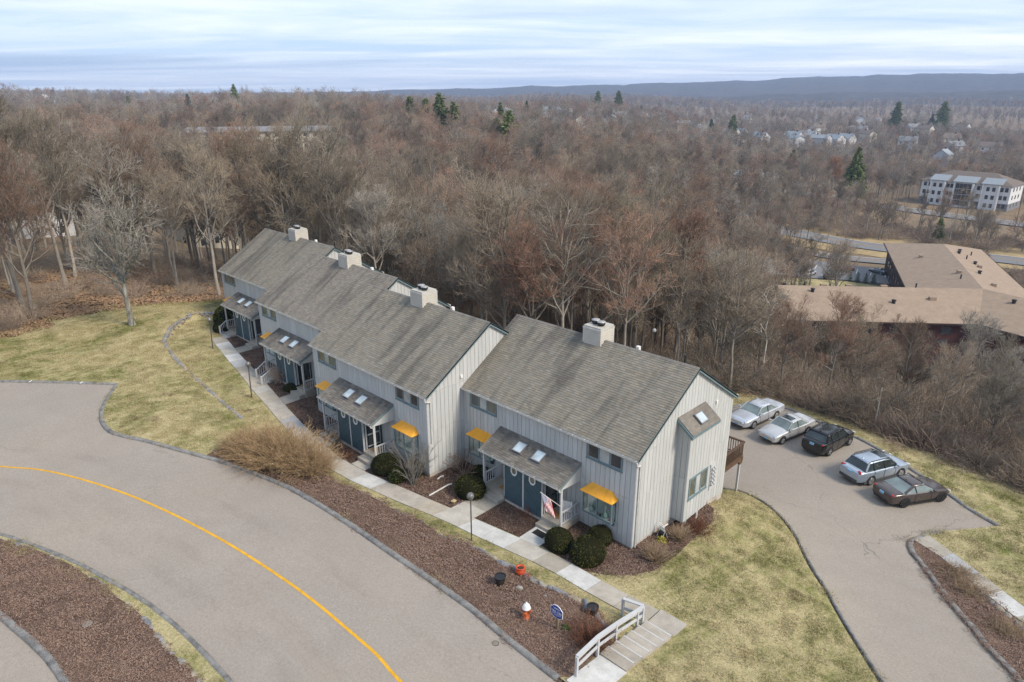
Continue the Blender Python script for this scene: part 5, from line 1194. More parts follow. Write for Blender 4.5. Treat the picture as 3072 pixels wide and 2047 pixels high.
# ================================================================ trees
TREES = []       # (trunk mesh, crown mesh, height)
specs = [(1, 19, .85, .21, .42), (2, 17, 1., .2, .36), (3, 21, .8, .23, .48), (4, 15, 1.05, .17, .34), (5, 18, .9, .2, .4), (6, 16, .8, .16, .45), (7, 20, .75, .19, .5), (8, 14, 1.0, .15, .3), (9, 19, .55, .17, .3), (10, 16, 1.3, .22, .3), (11, 21, .6, .2, .55)]
for sd, H_, spd, trr, fk in specs:
    (tv, tf), (cv, cf) = bare_tree(sd * 11, H_, spd, trr, fk, upb=.75, twig_r=.016, n1=17)
    TREES.append((mesh_np('trunk', tv, tf, M_TRUNK), mesh_np('crown', cv, cf, M_TWIG, False), H_))
def recolour(me, m): c = me.copy(); c.materials.clear(); c.materials.append(m); return c
CROWN_R = [recolour(t[1], M_TWIGR) for t in TREES]; CROWN_P = [recolour(t[1], M_TWIGP) for t in TREES]
def place_tree(name, k, x, y, s, label, group=None, crown=None, trunk=None, sz=1., cat='tree', tilt=0., z=None):
    r = empty(name, (x, y, h1(x, y) - .1 if z is None else z), random.uniform(0, 6.28), label, cat, group); r.rotation_euler[0] = tilt; r.scale = (s, s, s * sz)
    link('trunk', trunk or TREES[k][0], None, r); link('crown', crown or TREES[k][1], None, r); return r
# the lone lawn tree
(tv, tf), (cv, cf) = bare_tree(84, 13.5, 1.25, .24, .2, upb=.22, lean=.035, twig_r=.012, n1=20, lv4=3, lv3=6, lv2=7)
place_tree('lawn_tree', 0, -50.6, -6.6, 1.0, 'lone spreading bare tree standing on the left lawn', None, mesh_np('crown', cv, cf, m_bark('lawn_tree_twigs', [(.3, (.27, .245, .205)), (.7, (.40, .365, .315))], False), False), mesh_np('trunk', tv, tf, m_bark('lichen_bark', [(.3, (.10, .09, .07)), (.62, (.29, .275, .23))], False)))
def conifer(seed, H, W, m, layers=26, per=11, leaf=.42, droop=.25, open_=.0):
    rng = np.random.RandomState(seed); V = []; n = 0
    z = np.linspace(H * .12, H * .98, layers); pts = []; dr = []
    for i, zz in enumerate(z):
        f = 1 - (zz / H); r = W * (f ** (.8 if W < 5 else .5)) * (1 if W < 5 else rng.uniform(.7, 1.1)) * rng.uniform(.75, 1.15) + .15; k = max(4, int(per * (.4 + f)))
        a0 = rng.uniform(0, 6.28)
        for j in range(k):
            a = a0 + j * 6.28 / k + rng.uniform(-.25, .25); rr = r * rng.uniform(.7, 1.1); m_ = max(3, int(rr / .28))
            for q in range(m_):
                t = (q + 1) / m_; pts.append((rr * t * math.cos(a), rr * t * math.sin(a), zz + (.12 - droop * t) * rr)); dr.append((math.cos(a), math.sin(a), -.1))
    c = np.array(pts) + rng.randn(len(pts), 3) * .1; d = np.array(dr); n = len(c); out = []
    for s in range(4):
        u = unit(d + .7 * rng.randn(n, 3)); b = unit(np.cross(u, rng.randn(n, 3))); l = (leaf * rng.uniform(.6, 1.2, n))[:, None]
        cc = c + rng.randn(n, 3) * .12; out.append(np.stack([cc - u * l * .5 - b * l * .28, cc - u * l * .5 + b * l * .28, cc + u * l * .7], 1))
    V = np.concatenate(out).reshape(-1, 3); F = np.arange(len(V)).reshape(-1, 3)
    tr = np.zeros((1, 4, 3)); tr[0, :, 2] = np.linspace(0, H * .97, 4); tvf = tubes(tr, np.array([[.24, .18, .1, .03]]) * H / 14, 6)
    return mesh_np('trunk', *tvf, M_TRUNK), mesh_np('crown', V, F, m, False)
CONS = [conifer(1, 16, 4.8, M_PINE, 26, 11, .8), conifer(2, 14, 3.9, M_SPRUCE, 28, 12, .75), conifer(3, 18, 5.8, M_PINE, 22, 10, .95, .1), conifer(4, 3, .75, M_SPRUCE, 14, 8, .16)]
# ================================================================ cars
def m_paint(name, c, metal=.55, rough=.28):
    g = G(name); f = g.noise(.8, 2); b = g.ramp(f, (.3, [x * .94 for x in c]), (.7, [min(1, x * 1.05) for x in c])); dirt = g.noise(1.2, 2)
    return g.bsdf(b, g.ramp(dirt, (.3, rough * .8), (.7, rough * 1.5)), .5, metal, Coat_Weight=.6, Coat_Roughness=.08)
M_TYRE = simple('tyre_rubber', (.018, .018, .018), .85, .25, .15); M_RIM = simple('alloy_rim', (.50, .50, .50), .3, .5, .08, metal=.7); M_RIMB = simple('black_alloy_rim', (.03, .03, .032), .3, .5, .08, metal=.5)
M_CARG = glass('car_glass', (.028, .036, .036), .04); M_CARGL = glass('car_glass_light', (.15, .185, .18), .05); M_LIGHT = glass('headlight_lens', (.50, .49, .45), .08); M_TAIL = simple('red_tail_lens', (.38, .012, .014), .2, .5, .08); M_AMB = simple('amber_lens', (.6, .24, .04), .25, .5, .08)
M_PLATE = simple('pale_blue_plate', (.22, .42, .62), .4, .4, .1); M_TRIM = simple('black_car_trim', (.022, .022, .023), .5, .35, .1); M_CHROME = simple('chrome_trim', (.55, .55, .55), .15, .6, .05, metal=.9); M_CLAD = simple('grey_cladding', (.07, .07, .072), .7, .3, .1)
def wheel_parts(parent, x, y, r, w, rim, spokes, name='wheel'):
    s = 1 if y > 0 else -1
    o = MB().lathe([(r * .62, -w / 2), (r * .9, -w / 2), (r, -w / 2 + .03), (r, w / 2 - .03), (r * .9, w / 2), (r * .68, w / 2), (r * .66, w / 2 - .03)], 24).build(name, M_TYRE, parent, True, loc=(x, y, r), rot=(R(-90) * s, 0, 0))
    MB().lathe([(r * .69, w / 2 - .03), (r * .69, w / 2 + .004), (r * .63, w / 2 + .004), (r * .61, w / 2 - .02), (.01, w / 2 - .024)], 22).build('rim', M_TRIM if spokes and spokes < 9 else rim, o, True)
    for k in range(spokes):
        a = 2 * math.pi * k / spokes; c, s_ = math.cos(a), math.sin(a); hw = .035
        V = [(c * .04 - s_ * hw, s_ * .04 + c * hw), (c * .04 + s_ * hw, s_ * .04 - c * hw), (c * r * .62 + s_ * hw * .8, s_ * r * .62 - c * hw * .8), (c * r * .62 - s_ * hw * .8, s_ * r * .62 + c * hw * .8)]
        MB().add([(a_, b_, w / 2 - .022) for a_, b_ in V] + [(a_, b_, w / 2 + .008) for a_, b_ in V], [(3, 2, 1, 0), (4, 5, 6, 7), (0, 1, 5, 4), (1, 2, 6, 5), (2, 3, 7, 6), (3, 0, 4, 7)]).build('spoke', rim, o)
    return o
def car(name, p, label, group, front_pt, rear_pt, visible_left, detail=True, z=None):
    """front_pt/rear_pt: ground contact of the two wheels on the side that faces the lot entrance"""
    L, W, Ht, wb = p['L'], p['W'], p['H'], p['wb']; fo = p['fo']; ro = L - wb - fo; hw = W / 2; rw = p.get('rw', .33)
    f = np.array(front_pt) - np.array(rear_pt); f /= np.linalg.norm(f); left = np.array([-f[1], f[0]]); mid = (np.array(front_pt) + np.array(rear_pt)) / 2
    c = mid - left * (hw - .12) * (1 if visible_left else -1); za = h1(*(c + f * wb / 2)); zr_ = h1(*(c - f * wb / 2))
    root = empty(name, (c[0], c[1], (za + zr_) / 2 + .022), 0, label, 'car', group)
    yaw = math.atan2(f[1], f[0]); pitch = math.atan2(za - zr_, wb); root.rotation_mode = 'XYZ'; root.rotation_euler = (0, -pitch, yaw)
    xf, xr = wb / 2 + fo, -wb / 2 - ro; paint = p['paint']
    # lower body loft: stations (x, halfwidth factor, zbot, ztop, crown)
    zh, zb, zd = p['hood'], p['belt'], p['deck']; x1, x2, x3, x4 = p['glass']
    nz = p.get('nose', .58); tl = p.get('tail', zd - .12)
    S = [(xf, .62, .30, nz - .08, .0), (xf - .05, .80, .24, nz, .0), (xf - .22, .93, .22, nz + (zh - nz) * .55, .02), (xf - .6, .985, .2, zh - .05, .04), (x1 + .1, 1., .2, zh, .04), (x1 - .25, 1., .2, zb, .0), (0, 1., .2, zb, .0), (x4 + .25, 1., .2, zb, .0), (x4 - .02, .99, .2, zd, .02), (xr + .4, .965, .22, zd - .01, .02), (xr + .14, .92, .25, tl + .02, .01), (xr + .03, .84, .3, tl - .08, .0), (xr, .7, .36, tl - .16, .0)]
    V = []; F = []; n = 13
    for (x, wf, z0, z1, cr) in S:
        w = hw * wf; zm = z0 + (z1 - z0) * .5
        half = [(.80 * w, z0), (.96 * w, z0 + .09), (1.0 * w, zm), (.985 * w, z1 - .12 * (z1 - z0)), (.93 * w, z1 - .02), (.5 * w, z1 + cr * .8)]
        ring = [(x, -a, b) for a, b in half] + [(x, 0, z1 + cr)] + [(x, a, b) for a, b in half[::-1]]
        V += ring
    m = len(S)
    for i in range(m - 1):
        for k in range(n - 1): F.append((i * n + k, i * n + k + 1, (i + 1) * n + k + 1, (i + 1) * n + k))
        F.append((i * n + n - 1, i * n, (i + 1) * n, (i + 1) * n + n - 1))
    F += [tuple(range(n)), tuple(range((m - 1) * n, m * n))[::-1]]
    body = MB().add(V, F).build('body', paint, root, True); md = body.modifiers.new('sub', 'SUBSURF'); md.levels = 1; md.render_levels = 2 if detail else 1
    # cabin (glass solid) and painted roof
    wb1 = hw * .93; wr = hw * p.get('roofw', .70); zr = Ht; e = .02
    prof = [(x1, zh + .01, wb1 * .94), (x2, zr - .05, wr), (x3, zr - .07, wr), (x4, zd - .0, wb1 * .92)]
    Vc = []
    for x, zz, w in prof: Vc += [(x, -w, zz), (x, w, zz)]
    bz = zb - .06
    Vc += [(x1 - .02, -wb1, bz), (x1 - .02, wb1, bz), (x4 + .02, -wb1, min(bz, zd - .05)), (x4 + .02, wb1, min(bz, zd - .05))]
    cab = MB().add(Vc, [(0, 1, 3, 2), (2, 3, 5, 4), (4, 5, 7, 6), (0, 2, 4, 6, 10, 8), (1, 9, 11, 7, 5, 3), (0, 8, 9, 1), (6, 7, 11, 10)]).build('window_glass', p.get('glassm', M_CARG), root)
    nx, ny = 6, 6; Vr = []; Fr = []
    for i in range(nx + 1):
        t = i / nx; x = x2 + .06 + (x3 - .07 - x2 - .06) * t; bul = .05 * math.sin(math.pi * (t * .9 + .05))
        for j in range(ny + 1):
            s = j / ny * 2 - 1; Vr.append((x, s * (wr + .025), zr - .045 + bul * (1 - .3 * s * s) - .045 * s ** 4))
    k0 = len(Vr); Vr += [(a, b, c_ - .05) for a, b, c_ in Vr]
    for i in range(nx):
        for j in range(ny):
            q = i * (ny + 1) + j; Fr += [(q, q + 1, q + ny + 2, q + ny + 1), (k0 + q, k0 + q + ny + 1, k0 + q + ny + 2, k0 + q + 1)]
    for j in range(ny): Fr += [(j, k0 + j, k0 + j + 1, j + 1), (nx * (ny + 1) + j, nx * (ny + 1) + j + 1, k0 + nx * (ny + 1) + j + 1, k0 + nx * (ny + 1) + j)]
    for i in range(nx): Fr += [(i * (ny + 1), (i + 1) * (ny + 1), k0 + (i + 1) * (ny + 1), k0 + i * (ny + 1)), (i * (ny + 1) + ny, k0 + i * (ny + 1) + ny, k0 + (i + 1) * (ny + 1) + ny, (i + 1) * (ny + 1) + ny)]
    roof = MB().add(Vr, Fr).build('roof', p.get('roofm', paint), root, True)
    def strip(a, b, w, m_, nm, par=root):
        a = Vector(a); b = Vector(b); d = b - a; out = Vector((0, 1 if a.y > 0 else -1, .35)).normalized(); t = d.cross(out).normalized() * w / 2
        q = [a - t, a + t, b + t, b - t]; MB().add([v + out * .018 for v in q] + [v - out * .02 for v in q], [(0, 1, 2, 3), (7, 6, 5, 4), (0, 4, 5, 1), (1, 5, 6, 2), (2, 6, 7, 3), (3, 7, 4, 0)]).build(nm, m_, par)
    for s in (-1, 1):
        strip((x1 - .03, s * wb1 * .95, zh + .0), (x2 + .02, s * wr, zr - .05), .085, paint, 'pillar')
        strip((x4 + .12, s * wb1 * .95, max(zd, bz) - .02), (x3 + .02, s * wr, zr - .06), p.get('cp', .16), paint, 'pillar')
        for xb in p.get('bp', (.0,)): strip((xb + .02, s * wb1 * 1.0, bz), (xb - .06, s * wr, zr - .055), .07, M_TRIM, 'pillar')
        if detail:
            ubox('sill', p.get('sillm', M_TRIM), root, -wb / 2 + rw, wb / 2 - rw, s * hw * .97 - .012, s * hw * .97 + .012, .17, .27)
            for xd in p.get('doors', (.62, -.28)): ubox('door_gap', M_TRIM, root, xd - .006, xd + .006, s * (hw * .995) - .008, s * (hw * .995) + .006, .3, zb - .1)
            for xd in p.get('handles', (-.12, -1.0)): ubox('door_handle', p.get('handlem', paint), root, xd - .09, xd + .09, s * (hw + .0), s * (hw + .02), zb - .17, zb - .13) if True else None
            mr = MB().box(-.07, .08, -.1, .1, -.06, .07).build('mirror', paint, root, loc=(x1 - .28, s * (hw + .1), zb + .06)); mb_ = mr.modifiers.new('b', 'BEVEL'); mb_.width = .03; mb_.segments = 2
    # wheels with arches
    for ax in (wb / 2, -wb / 2):
        for s in (-1, 1):
            A_ = [(1.16 * rw * math.cos(t), 1.16 * rw * math.sin(t)) for t in np.linspace(-.25, math.pi + .25, 16)]
            MB().prism([(ax + a, rw + b) for a, b in A_], s * (hw * .975), s * (hw * 1.004), 1).build('wheel_arch', p.get('archm', M_TRIM), root)
            wheel_parts(root, ax, s * (hw - .1), rw, .23, p.get('rim', M_RIM), p.get('spokes', 7) if detail else 0)
    # lamps, grille, plates
    for s in (-1, 1):
        hl = MB().box(-.09, .06, -.2, .17, -.075, .075).build('headlight', M_LIGHT, root, loc=(xf - .17, s * hw * .70, nz + .03), rot=(0, 0, -s * .5)); b_ = hl.modifiers.new('b', 'BEVEL'); b_.width = .04; b_.segments = 2
        th = p.get('tailh', .09); t_ = MB().box(-.05, .1, -.15, .13, -th, th).build('tail_light', M_TAIL, root, loc=(xr + .16, s * hw * .70, tl - p.get('taildz', .03)), rot=(0, 0, s * .42)); b_ = t_.modifiers.new('b', 'BEVEL'); b_.width = .03; b_.segments = 2
    gr = p.get('grille', (.36, .11)); ubox('grille', p.get('grillem', M_CHROME), root, xf - .07, xf + .012, -gr[0], gr[0], nz - .04 - gr[1], nz - .04 + gr[1] * .6)
    ubox('bumper_intake', M_TRIM, root, xf - .1, xf + .006, -hw * .6, hw * .6, .3, .37)
    ubox('number_plate', M_PLATE, root, xr - .022, xr + .05, -.16, .16, p.get('pz', tl - .25), p.get('pz', tl - .25) + .15)
    if p.get('fplate'): ubox('number_plate', M_PLATE, root, xf - .02, xf + .025, -.16, .16, .38, .52)
    ubox('rear_bumper_trim', p.get('bumpm', M_TRIM), root, xr - .004, xr + .15, -hw * .62, hw * .62, .3, .4)
    for ex in p.get('extra', ()): ex(root, locals())
    return root
def sunroof(x0, x1): return lambda r, k: ubox('sunroof', M_CARG, r, x0, x1, -.42, .42, k['zr'] - .02, k['zr'] + .008)
def rails(x0, x1, m): 
    def f(r, k):
        for s in (-1, 1): MB().tube([(x0, s * k['wr'] * .98, k['zr'] - .05), (x0 - .12, s * k['wr'] * .98, k['zr'] + .045), (x1 + .12, s * k['wr'] * .98, k['zr'] + .03), (x1, s * k['wr'] * .98, k['zr'] - .06)], .028, 6).build('roof_rail', m, r)
    return f
def fin(x): return lambda r, k: MB().prism([(x + .1, k['zr'] - .02), (x - .1, k['zr'] - .02), (x - .1, k['zr'] + .06), (x - .02, k['zr'] + .04)], -.02, .02, 1).build('antenna_fin', k['paint'], r)
def cladding(r, k):
    for s in (-1, 1): ubox('cladding', M_CLAD, r, k['xr'] + .5, k['xf'] - .5, s * k['hw'] * .985 - .012, s * k['hw'] * .985 + .014, .2, .36)
    ubox('cladding', M_CLAD, r, k['xr'] - .012, k['xr'] + .2, -k['hw'] * .75, k['hw'] * .75, .3, .5)
P_DEV = dict(L=5.26, W=1.89, H=1.46, wb=2.93, fo=1.02, hood=.94, belt=1.0, deck=1.0, nose=.66, tail=.92, glass=(1.02, .3, -.95, -1.7), paint=m_paint('silver_blue_paint', (.64, .66, .70)), glassm=M_CARGL, grille=(.48, .1), doors=(.72, -.35, -1.2), bp=(-.35,), fplate=True, spokes=9, tailh=.13, taildz=.17, handlem=M_CHROME)
P_CTS = dict(L=4.83, W=1.79, H=1.45, wb=2.88, fo=.86, hood=.93, belt=1.0, deck=1.04, nose=.64, tail=.98, glass=(.95, .22, -.92, -1.6), paint=m_paint('silver_grey_paint', (.58, .58, .57)), glassm=M_CARGL, grille=(.42, .12), doors=(.68, -.32, -1.1), bp=(-.3,), fplate=True, spokes=7, tailh=.14, taildz=.16, extra=[sunroof(-.45, .12), fin(-.85)], handlem=M_CHROME)
P_TUC = dict(L=4.63, W=1.865, H=1.66, wb=2.755, fo=.9, hood=1.06, belt=1.13, deck=1.16, nose=.8, tail=1.12, glass=(1.0, .32, -1.55, -2.0), paint=m_paint('black_paint', (.012, .012, .013), .3, .16), rw=.36, grille=(.6, .14), grillem=M_TRIM, doors=(.72, -.3, -1.15), bp=(-.25, -1.1), roofw=.74, cp=.2, spokes=5, pz=.86, taildz=.12, extra=[rails(.1, -1.5, M_TRIM), fin(-1.4), sunroof(-.5, .2)])
P_OUT = dict(L=4.82, W=1.84, H=1.63, wb=2.745, fo=.96, hood=1.0, belt=1.06, deck=1.1, nose=.74, tail=1.06, glass=(1.05, .38, -1.6, -2.02), paint=m_paint('ice_blue_silver_paint', (.42, .48, .55)), rw=.345, grille=(.42, .1), grillem=M_TRIM, doors=(.78, -.25, -1.15), bp=(-.2, -1.15), roofw=.73, cp=.14, spokes=10, pz=.82, taildz=.06, tailh=.1, extra=[rails(.25, -1.5, M_TRIM), fin(-1.35), sunroof(-.25, .33), cladding])
P_M4 = dict(L=4.67, W=1.87, H=1.4, wb=2.81, fo=.8, hood=.93, belt=.97, deck=1.01, nose=.62, tail=.95, glass=(.85, .08, -.75, -1.62), paint=m_paint('brown_mauve_paint', (.085, .066, .06), .5, .2), glassm=M_CARGL, rw=.345, rim=M_RIMB, grille=(.3, .1), grillem=M_TRIM, doors=(.55, -.7), handles=(-.45,), bp=(-.62,), spokes=10, tailh=.06, taildz=.06, extra=[fin(-.65)])
GC = 'cars parked in the lot behind the townhouses'
car('parked_car', P_DEV, 'silver blue sedan nearest the house wall, nose towards the lot', GC, (-4.31, 22.92), (-3.84, 25.68), True)
car('parked_car', P_CTS, 'silver sedan with dark sunroof parked beside the black one', GC, (-1.58, 21.9), (-.88, 24.65), True)
car('parked_car', P_TUC, 'black sport utility car seen from behind', GC, (2.08, 25.05), (1.65, 22.3), False)
car('parked_car', P_OUT, 'pale blue silver wagon with black roof rails', GC, (6.23, 22.69), (5.16, 20.17), False)
car('parked_car', P_M4, 'dark brown mauve coupe with black wheels', GC, (9.04, 21.27), (7.61, 18.85), False)
# ================================================================ woods
CLEAR = np.array([(-56.5, 4.4)] + woodsL[::-1][1:] + [(-57, -18), (-60, -40), (60, -40), (60, 24), (34, 26), (22, 27)] + woodsR[::-1] + [(-12, 27), (-14.5, 20), (-20, 14.5), (-36, 15), (-50, 13)])
OPEN = [np.array(p) for p in ([(-33, 88), (2, 98), (30, 90), (30, 140), (4, 150), (-12, 192), (-50, 195), (-66, 188), (-66, 152), (-40, 150), (-28, 132), (-46, 108)],
        [(-120, 196), (-40, 192), (30, 203), (30, 226), (-20, 224), (-60, 214), (-120, 222)], [(-180, 285), (-100, 286), (-40, 268), (30, 264), (30, 330), (-22, 330), (-70, 322), (-75, 300), (-110, 308), (-180, 320)], [(-72, 262), (-60, 246), (20, 240), (20, 300), (-66, 300)])]
def bear(x, y): return np.degrees(np.arctan2(y + 24.7, x - 15.8)), np.hypot(x - 15.8, y + 24.7)
FOOT = []       # keep-out discs for far houses (x, y, r)
for q in ((-149, 7, 9), (-137, 35, 8), (-285, 124, 32), (-236, 219, 11), (-141, 312, 14), (-160, 300, 8), (-126, 284, 6)): FOOT.append(q)
def ok(x, y):
    m = ~inside(x, y, CLEAR)
    for p in OPEN: m &= ~inside(x, y, p)
    for fx, fy, fr in FOOT: m &= np.hypot(x - fx, y - fy) > fr
    return m
def scatter(r0, r1, a0, a1, area, seed):
    rng = np.random.RandomState(seed); n = int(.5 * (r1 ** 2 - r0 ** 2) * math.radians(a1 - a0) / area)
    r = np.sqrt(rng.uniform(r0 ** 2, r1 ** 2, n)); a = np.radians(rng.uniform(a0, a1, n)); return 15.8 + r * np.cos(a), -24.7 + r * np.sin(a)
def thin(x, y, d):
    """greedy minimum spacing on a hash grid"""
    g = {}; keep = []
    for i in range(len(x)):
        c = (int(x[i] // d), int(y[i] // d))
        if any((x[i] - x[j]) ** 2 + (y[i] - y[j]) ** 2 < d * d for u in (-1, 0, 1) for v in (-1, 0, 1) for j in g.get((c[0] + u, c[1] + v), ())): continue
        g.setdefault(c, []).append(i); keep.append(i)
    return np.array(keep)
def tree_h(a):
    """stand height by bearing: low young growth on the bank to the right, tall wood to the left"""
    return np.interp(a, [90, 108, 113, 119, 126, 140, 158, 172, 182], [9, 9.4, 12, 13, 14.5, 14.5, 14.5, 16.2, 17])
x, y = scatter(45, 150, 88, 181, 6, 3); k = ok(x, y); x, y = x[k], y[k]; k = thin(x, y, 3.0); x, y = x[k], y[k]; _a, _r = bear(x, y); k = np.random.RandomState(77).rand(len(x)) < np.interp(_a, [90, 112, 118, 150, 158, 180], [.7, .75, 1, 1, .55, .5]); x, y = x[k], y[k]
a, r = bear(x, y); vis = (a > 91) & (a < 178)
order = np.argsort(r); near = [i for i in order if vis[i]][:292]; rest = [i for i in order if i not in set(near)]
rngT = np.random.RandomState(12)
ZL = [(170, 'left woods at the picture edge'), (163, 'left woods behind the lone lawn tree'), (155, 'left woods beside the farthest block'), (146, 'woods behind the farthest block'), (138, 'woods behind the third block'), (130, 'woods behind the forward block'), (122, 'woods behind the nearest roof'), (114, 'woods above the parked sedans'), (104, 'bank before the tan roofed building'), (0, 'bank at the right picture edge')]
def zone(az, dist): 
    z = next(q for q in ZL if az >= q[0]); return ('front row of the ' if dist < 74 else 'deeper in the ') + z[1]
for i in near:
    kk = rngT.randint(len(TREES)); s = tree_h(a[i]) / TREES[kk][2] * rngT.uniform(.66, 1.16); zl = zone(a[i], r[i]); c = rngT.rand(); red = .16 if 120 < a[i] < 140 or a[i] > 165 else .08
    if c < red: cr, lab = CROWN_R[kk], 'bare tree with reddish twigs, '
    elif c < red + .07: cr, lab = CROWN_P[kk], 'bare tree with pale twigs, '
    else: cr, lab = TREES[kk][1], 'bare grey brown tree, '
    place_tree('bare_tree', kk, float(x[i]), float(y[i]), s * rngT.uniform(1.0, 1.2), lab + zl, lab + zl, cr, sz=rngT.uniform(.92, 1.0), tilt=rngT.uniform(-.05, .05))
# pale birch on the bank and leaning dead trunk
(tv, tf), (cv, cf) = bare_tree(91, 12, .5, .12, .5, lean=.16, twig_r=.012, n1=9, lv4=3, lv3=4, lv2=5)
place_tree('birch_tree', 0, -10.5, 37.5, 1.0, 'leaning white barked birch on the bank above the tan roofed building', None, mesh_np('crown', cv, cf, M_TWIG, False), mesh_np('trunk', tv, tf, M_BIRCH), tilt=.1)
place_tree('birch_tree', 0, -33., 33., .95, 'slender white barked birch among the woods behind the chimneys', None, mesh_np('crown', cv, cf, M_TWIGP, False), mesh_np('trunk', tv, tf, M_BIRCH), tilt=-.06)
# evergreens that stand out of the bare woods
def evergreen(k, x, y, s, label, z=None): place_tree('evergreen_tree', 0, x, y, s, label, None, CONS[k][1], CONS[k][0], z=z)
def bearing_xy(px_az, r): return 15.8 + r * math.cos(math.radians(px_az)), -24.7 + r * math.sin(math.radians(px_az))
EV = [(2, 142.4, 425, .95, 'leftmost pine of the green group in the middle of the woods'), (2, 141.2, 420, .95, 'second pine of the green group in the middle of the woods'), (2, 140.1, 415, 1.1, 'tallest dark pine of the green group in the middle of the woods'), (2, 139.0, 410, .95, 'rightmost pine of the green group in the middle of the woods'),
      (2, 135.6, 330, .85, 'olive pine of the pair right of the green group'), (2, 134.6, 325, 1.0, 'wider green pine of the pair right of the green group'), (0, 135.3, 470, 1.1, 'single pine standing behind the olive pair'),
      (1, 159.3, 640, 1.0, 'dark spruce on the left horizon'), (1, 158.5, 640, 1.1, 'darkest spruce on the left horizon'), (0, 162.3, 700, 1.0, 'low green pine left of the dark spruces on the horizon'), (0, 155.3, 690, 1.2, 'pine right of the dark spruces on the horizon'),
      (1, 113.4, 430, .55, 'dark conifer above the orange tree on the right'), (2, 112.6, 425, .6, 'tallest dark conifer above the orange tree on the right'), (1, 111.6, 440, .5, 'narrow conifer beside the tall one on the right'),
      (2, 117.2, 690, 1.0, 'round pine in front of the grey condominium roofs'), (1, 118.8, 680, 1.0, 'spruce at the left end of the grey condominium roofs'), (0, 108.2, 330, 1.0, 'green conifer left of the white office building'), (2, 106.2, 900, 1.3, 'broad pine on the skyline right of centre'), (2, 103.4, 900, 1.4, 'broad pine on the skyline far right'), (1, 104.0, 910, 1.1, 'spruce between the two skyline pines'), (2, 102.2, 258, .42, 'dark pine beside the road before the office building'),
      (2, 126.0, 900, 1.3, 'round pine left of the distant white houses'), (2, 127.6, 880, 1.2, 'paired round pine left of the distant white houses'), (1, 124.2, 850, 1.0, 'dark conifer beside the distant white houses'), (1, 133.2, 700, 1.0, 'dark conifer cluster on the mid slope'), (0, 113.2, 152, .5, 'young green pine on the lawn by the far parking lot')]
for kk, az, rr, s, lab in EV: evergreen(kk, *bearing_xy(az, rr), s * (1.4 if rr > 300 else 1.), lab)
for j, (ex, ey) in enumerate(((-42.0, 160.2), (-40.3, 160.6), (-38.5, 161.2), (-36.8, 161.9))): place_tree('arborvitae', 0, ex, ey, .9, 'small columnar evergreen in the row beside the far parking lot', 'row of columnar evergreens', CONS[3][1], CONS[3][0])
ev = place_tree('autumn_tree', 3, *bearing_xy(109.6, 345), 1.05, 'broad orange brown tree left of the white office building', None, recolour(TREES[3][1], m_bark('orange_twigs', [(0, (.33, .16, .075)), (1, (.33, .16, .075))])))
for az, rr, lab in ((132.6, 360, 'pale white branched tree standing out in the mid woods'), (105.0, 900, 'pale tree on the skyline between the pines')): place_tree('pale_tree', 2, *bearing_xy(az, rr), .9, lab, None, CROWN_P[2])
# ---- everything farther away: one mass, instanced from low protos
def gn_scatter(name, pts, scl, protos, label, zsc=1.):
    pc = bpy.data.collections.new(name + '_kinds')
    for i, me in enumerate(protos): pc.objects.link(bpy.data.objects.new(name + '_kind', me))
    me = bpy.data.meshes.new(name); me.vertices.add(len(pts)); me.vertices.foreach_set('co', np.ascontiguousarray(pts, np.float32).ravel())
    at = me.attributes.new('sc', 'FLOAT', 'POINT'); at.data.foreach_set('value', np.ascontiguousarray(scl, np.float32)); me.update()
    o = link(name, me, None); tag(o, label, None, None, 'stuff')
    ng = bpy.data.node_groups.new(name, 'GeometryNodeTree'); ng.interface.new_socket('Geometry', in_out='INPUT', socket_type='NodeSocketGeometry'); ng.interface.new_socket('Geometry', in_out='OUTPUT', socket_type='NodeSocketGeometry')
    N = ng.nodes; Lk = ng.links; gi = N.new('NodeGroupInput'); go = N.new('NodeGroupOutput'); ip = N.new('GeometryNodeInstanceOnPoints'); ci = N.new('GeometryNodeCollectionInfo'); ci.inputs['Collection'].default_value = pc; ci.inputs['Separate Children'].default_value = True; ci.inputs['Reset Children'].default_value = True
    mp = N.new('GeometryNodeMeshToPoints'); Lk.new(gi.outputs[0], mp.inputs[0]); Lk.new(mp.outputs[0], ip.inputs['Points']); Lk.new(ci.outputs[0], ip.inputs['Instance']); ip.inputs['Pick Instance'].default_value = True
    ri = N.new('FunctionNodeRandomValue'); ri.data_type = 'INT'; ri.inputs[4].default_value = 0; ri.inputs[5].default_value = len(protos) - 1; ri.inputs['Seed'].default_value = 3; Lk.new(ri.outputs[2], ip.inputs['Instance Index'])
    rr = N.new('FunctionNodeRandomValue'); rr.data_type = 'FLOAT_VECTOR'; rr.inputs[0].default_value = (-.05, -.05, 0); rr.inputs[1].default_value = (.05, .05, 6.28); rr.inputs['Seed'].default_value = 5; Lk.new(rr.outputs[0], ip.inputs['Rotation'])
    na = N.new('GeometryNodeInputNamedAttribute'); na.data_type = 'FLOAT'; na.inputs[0].default_value = 'sc'; cx_ = N.new('ShaderNodeCombineXYZ')
    for q in range(3): Lk.new(na.outputs[0], cx_.inputs[q])
    Lk.new(cx_.outputs[0], ip.inputs['Scale']); Lk.new(ip.outputs[0], go.inputs[0])
    md = o.modifiers.new('scatter', 'NODES'); md.node_group = ng; return o
def joined(tv, tf, cv, cf, m2):
    V, F = merge([(tv, tf), (cv, cf)]); me = mesh_np('tree_kind', V, F, M_TRUNK, False); me.materials.append(m2); me.polygons.foreach_set('material_index', np.r_[np.zeros(len(tf), np.int32), np.ones(len(cf), np.int32)]); return me
FARP = []; MIDP = []
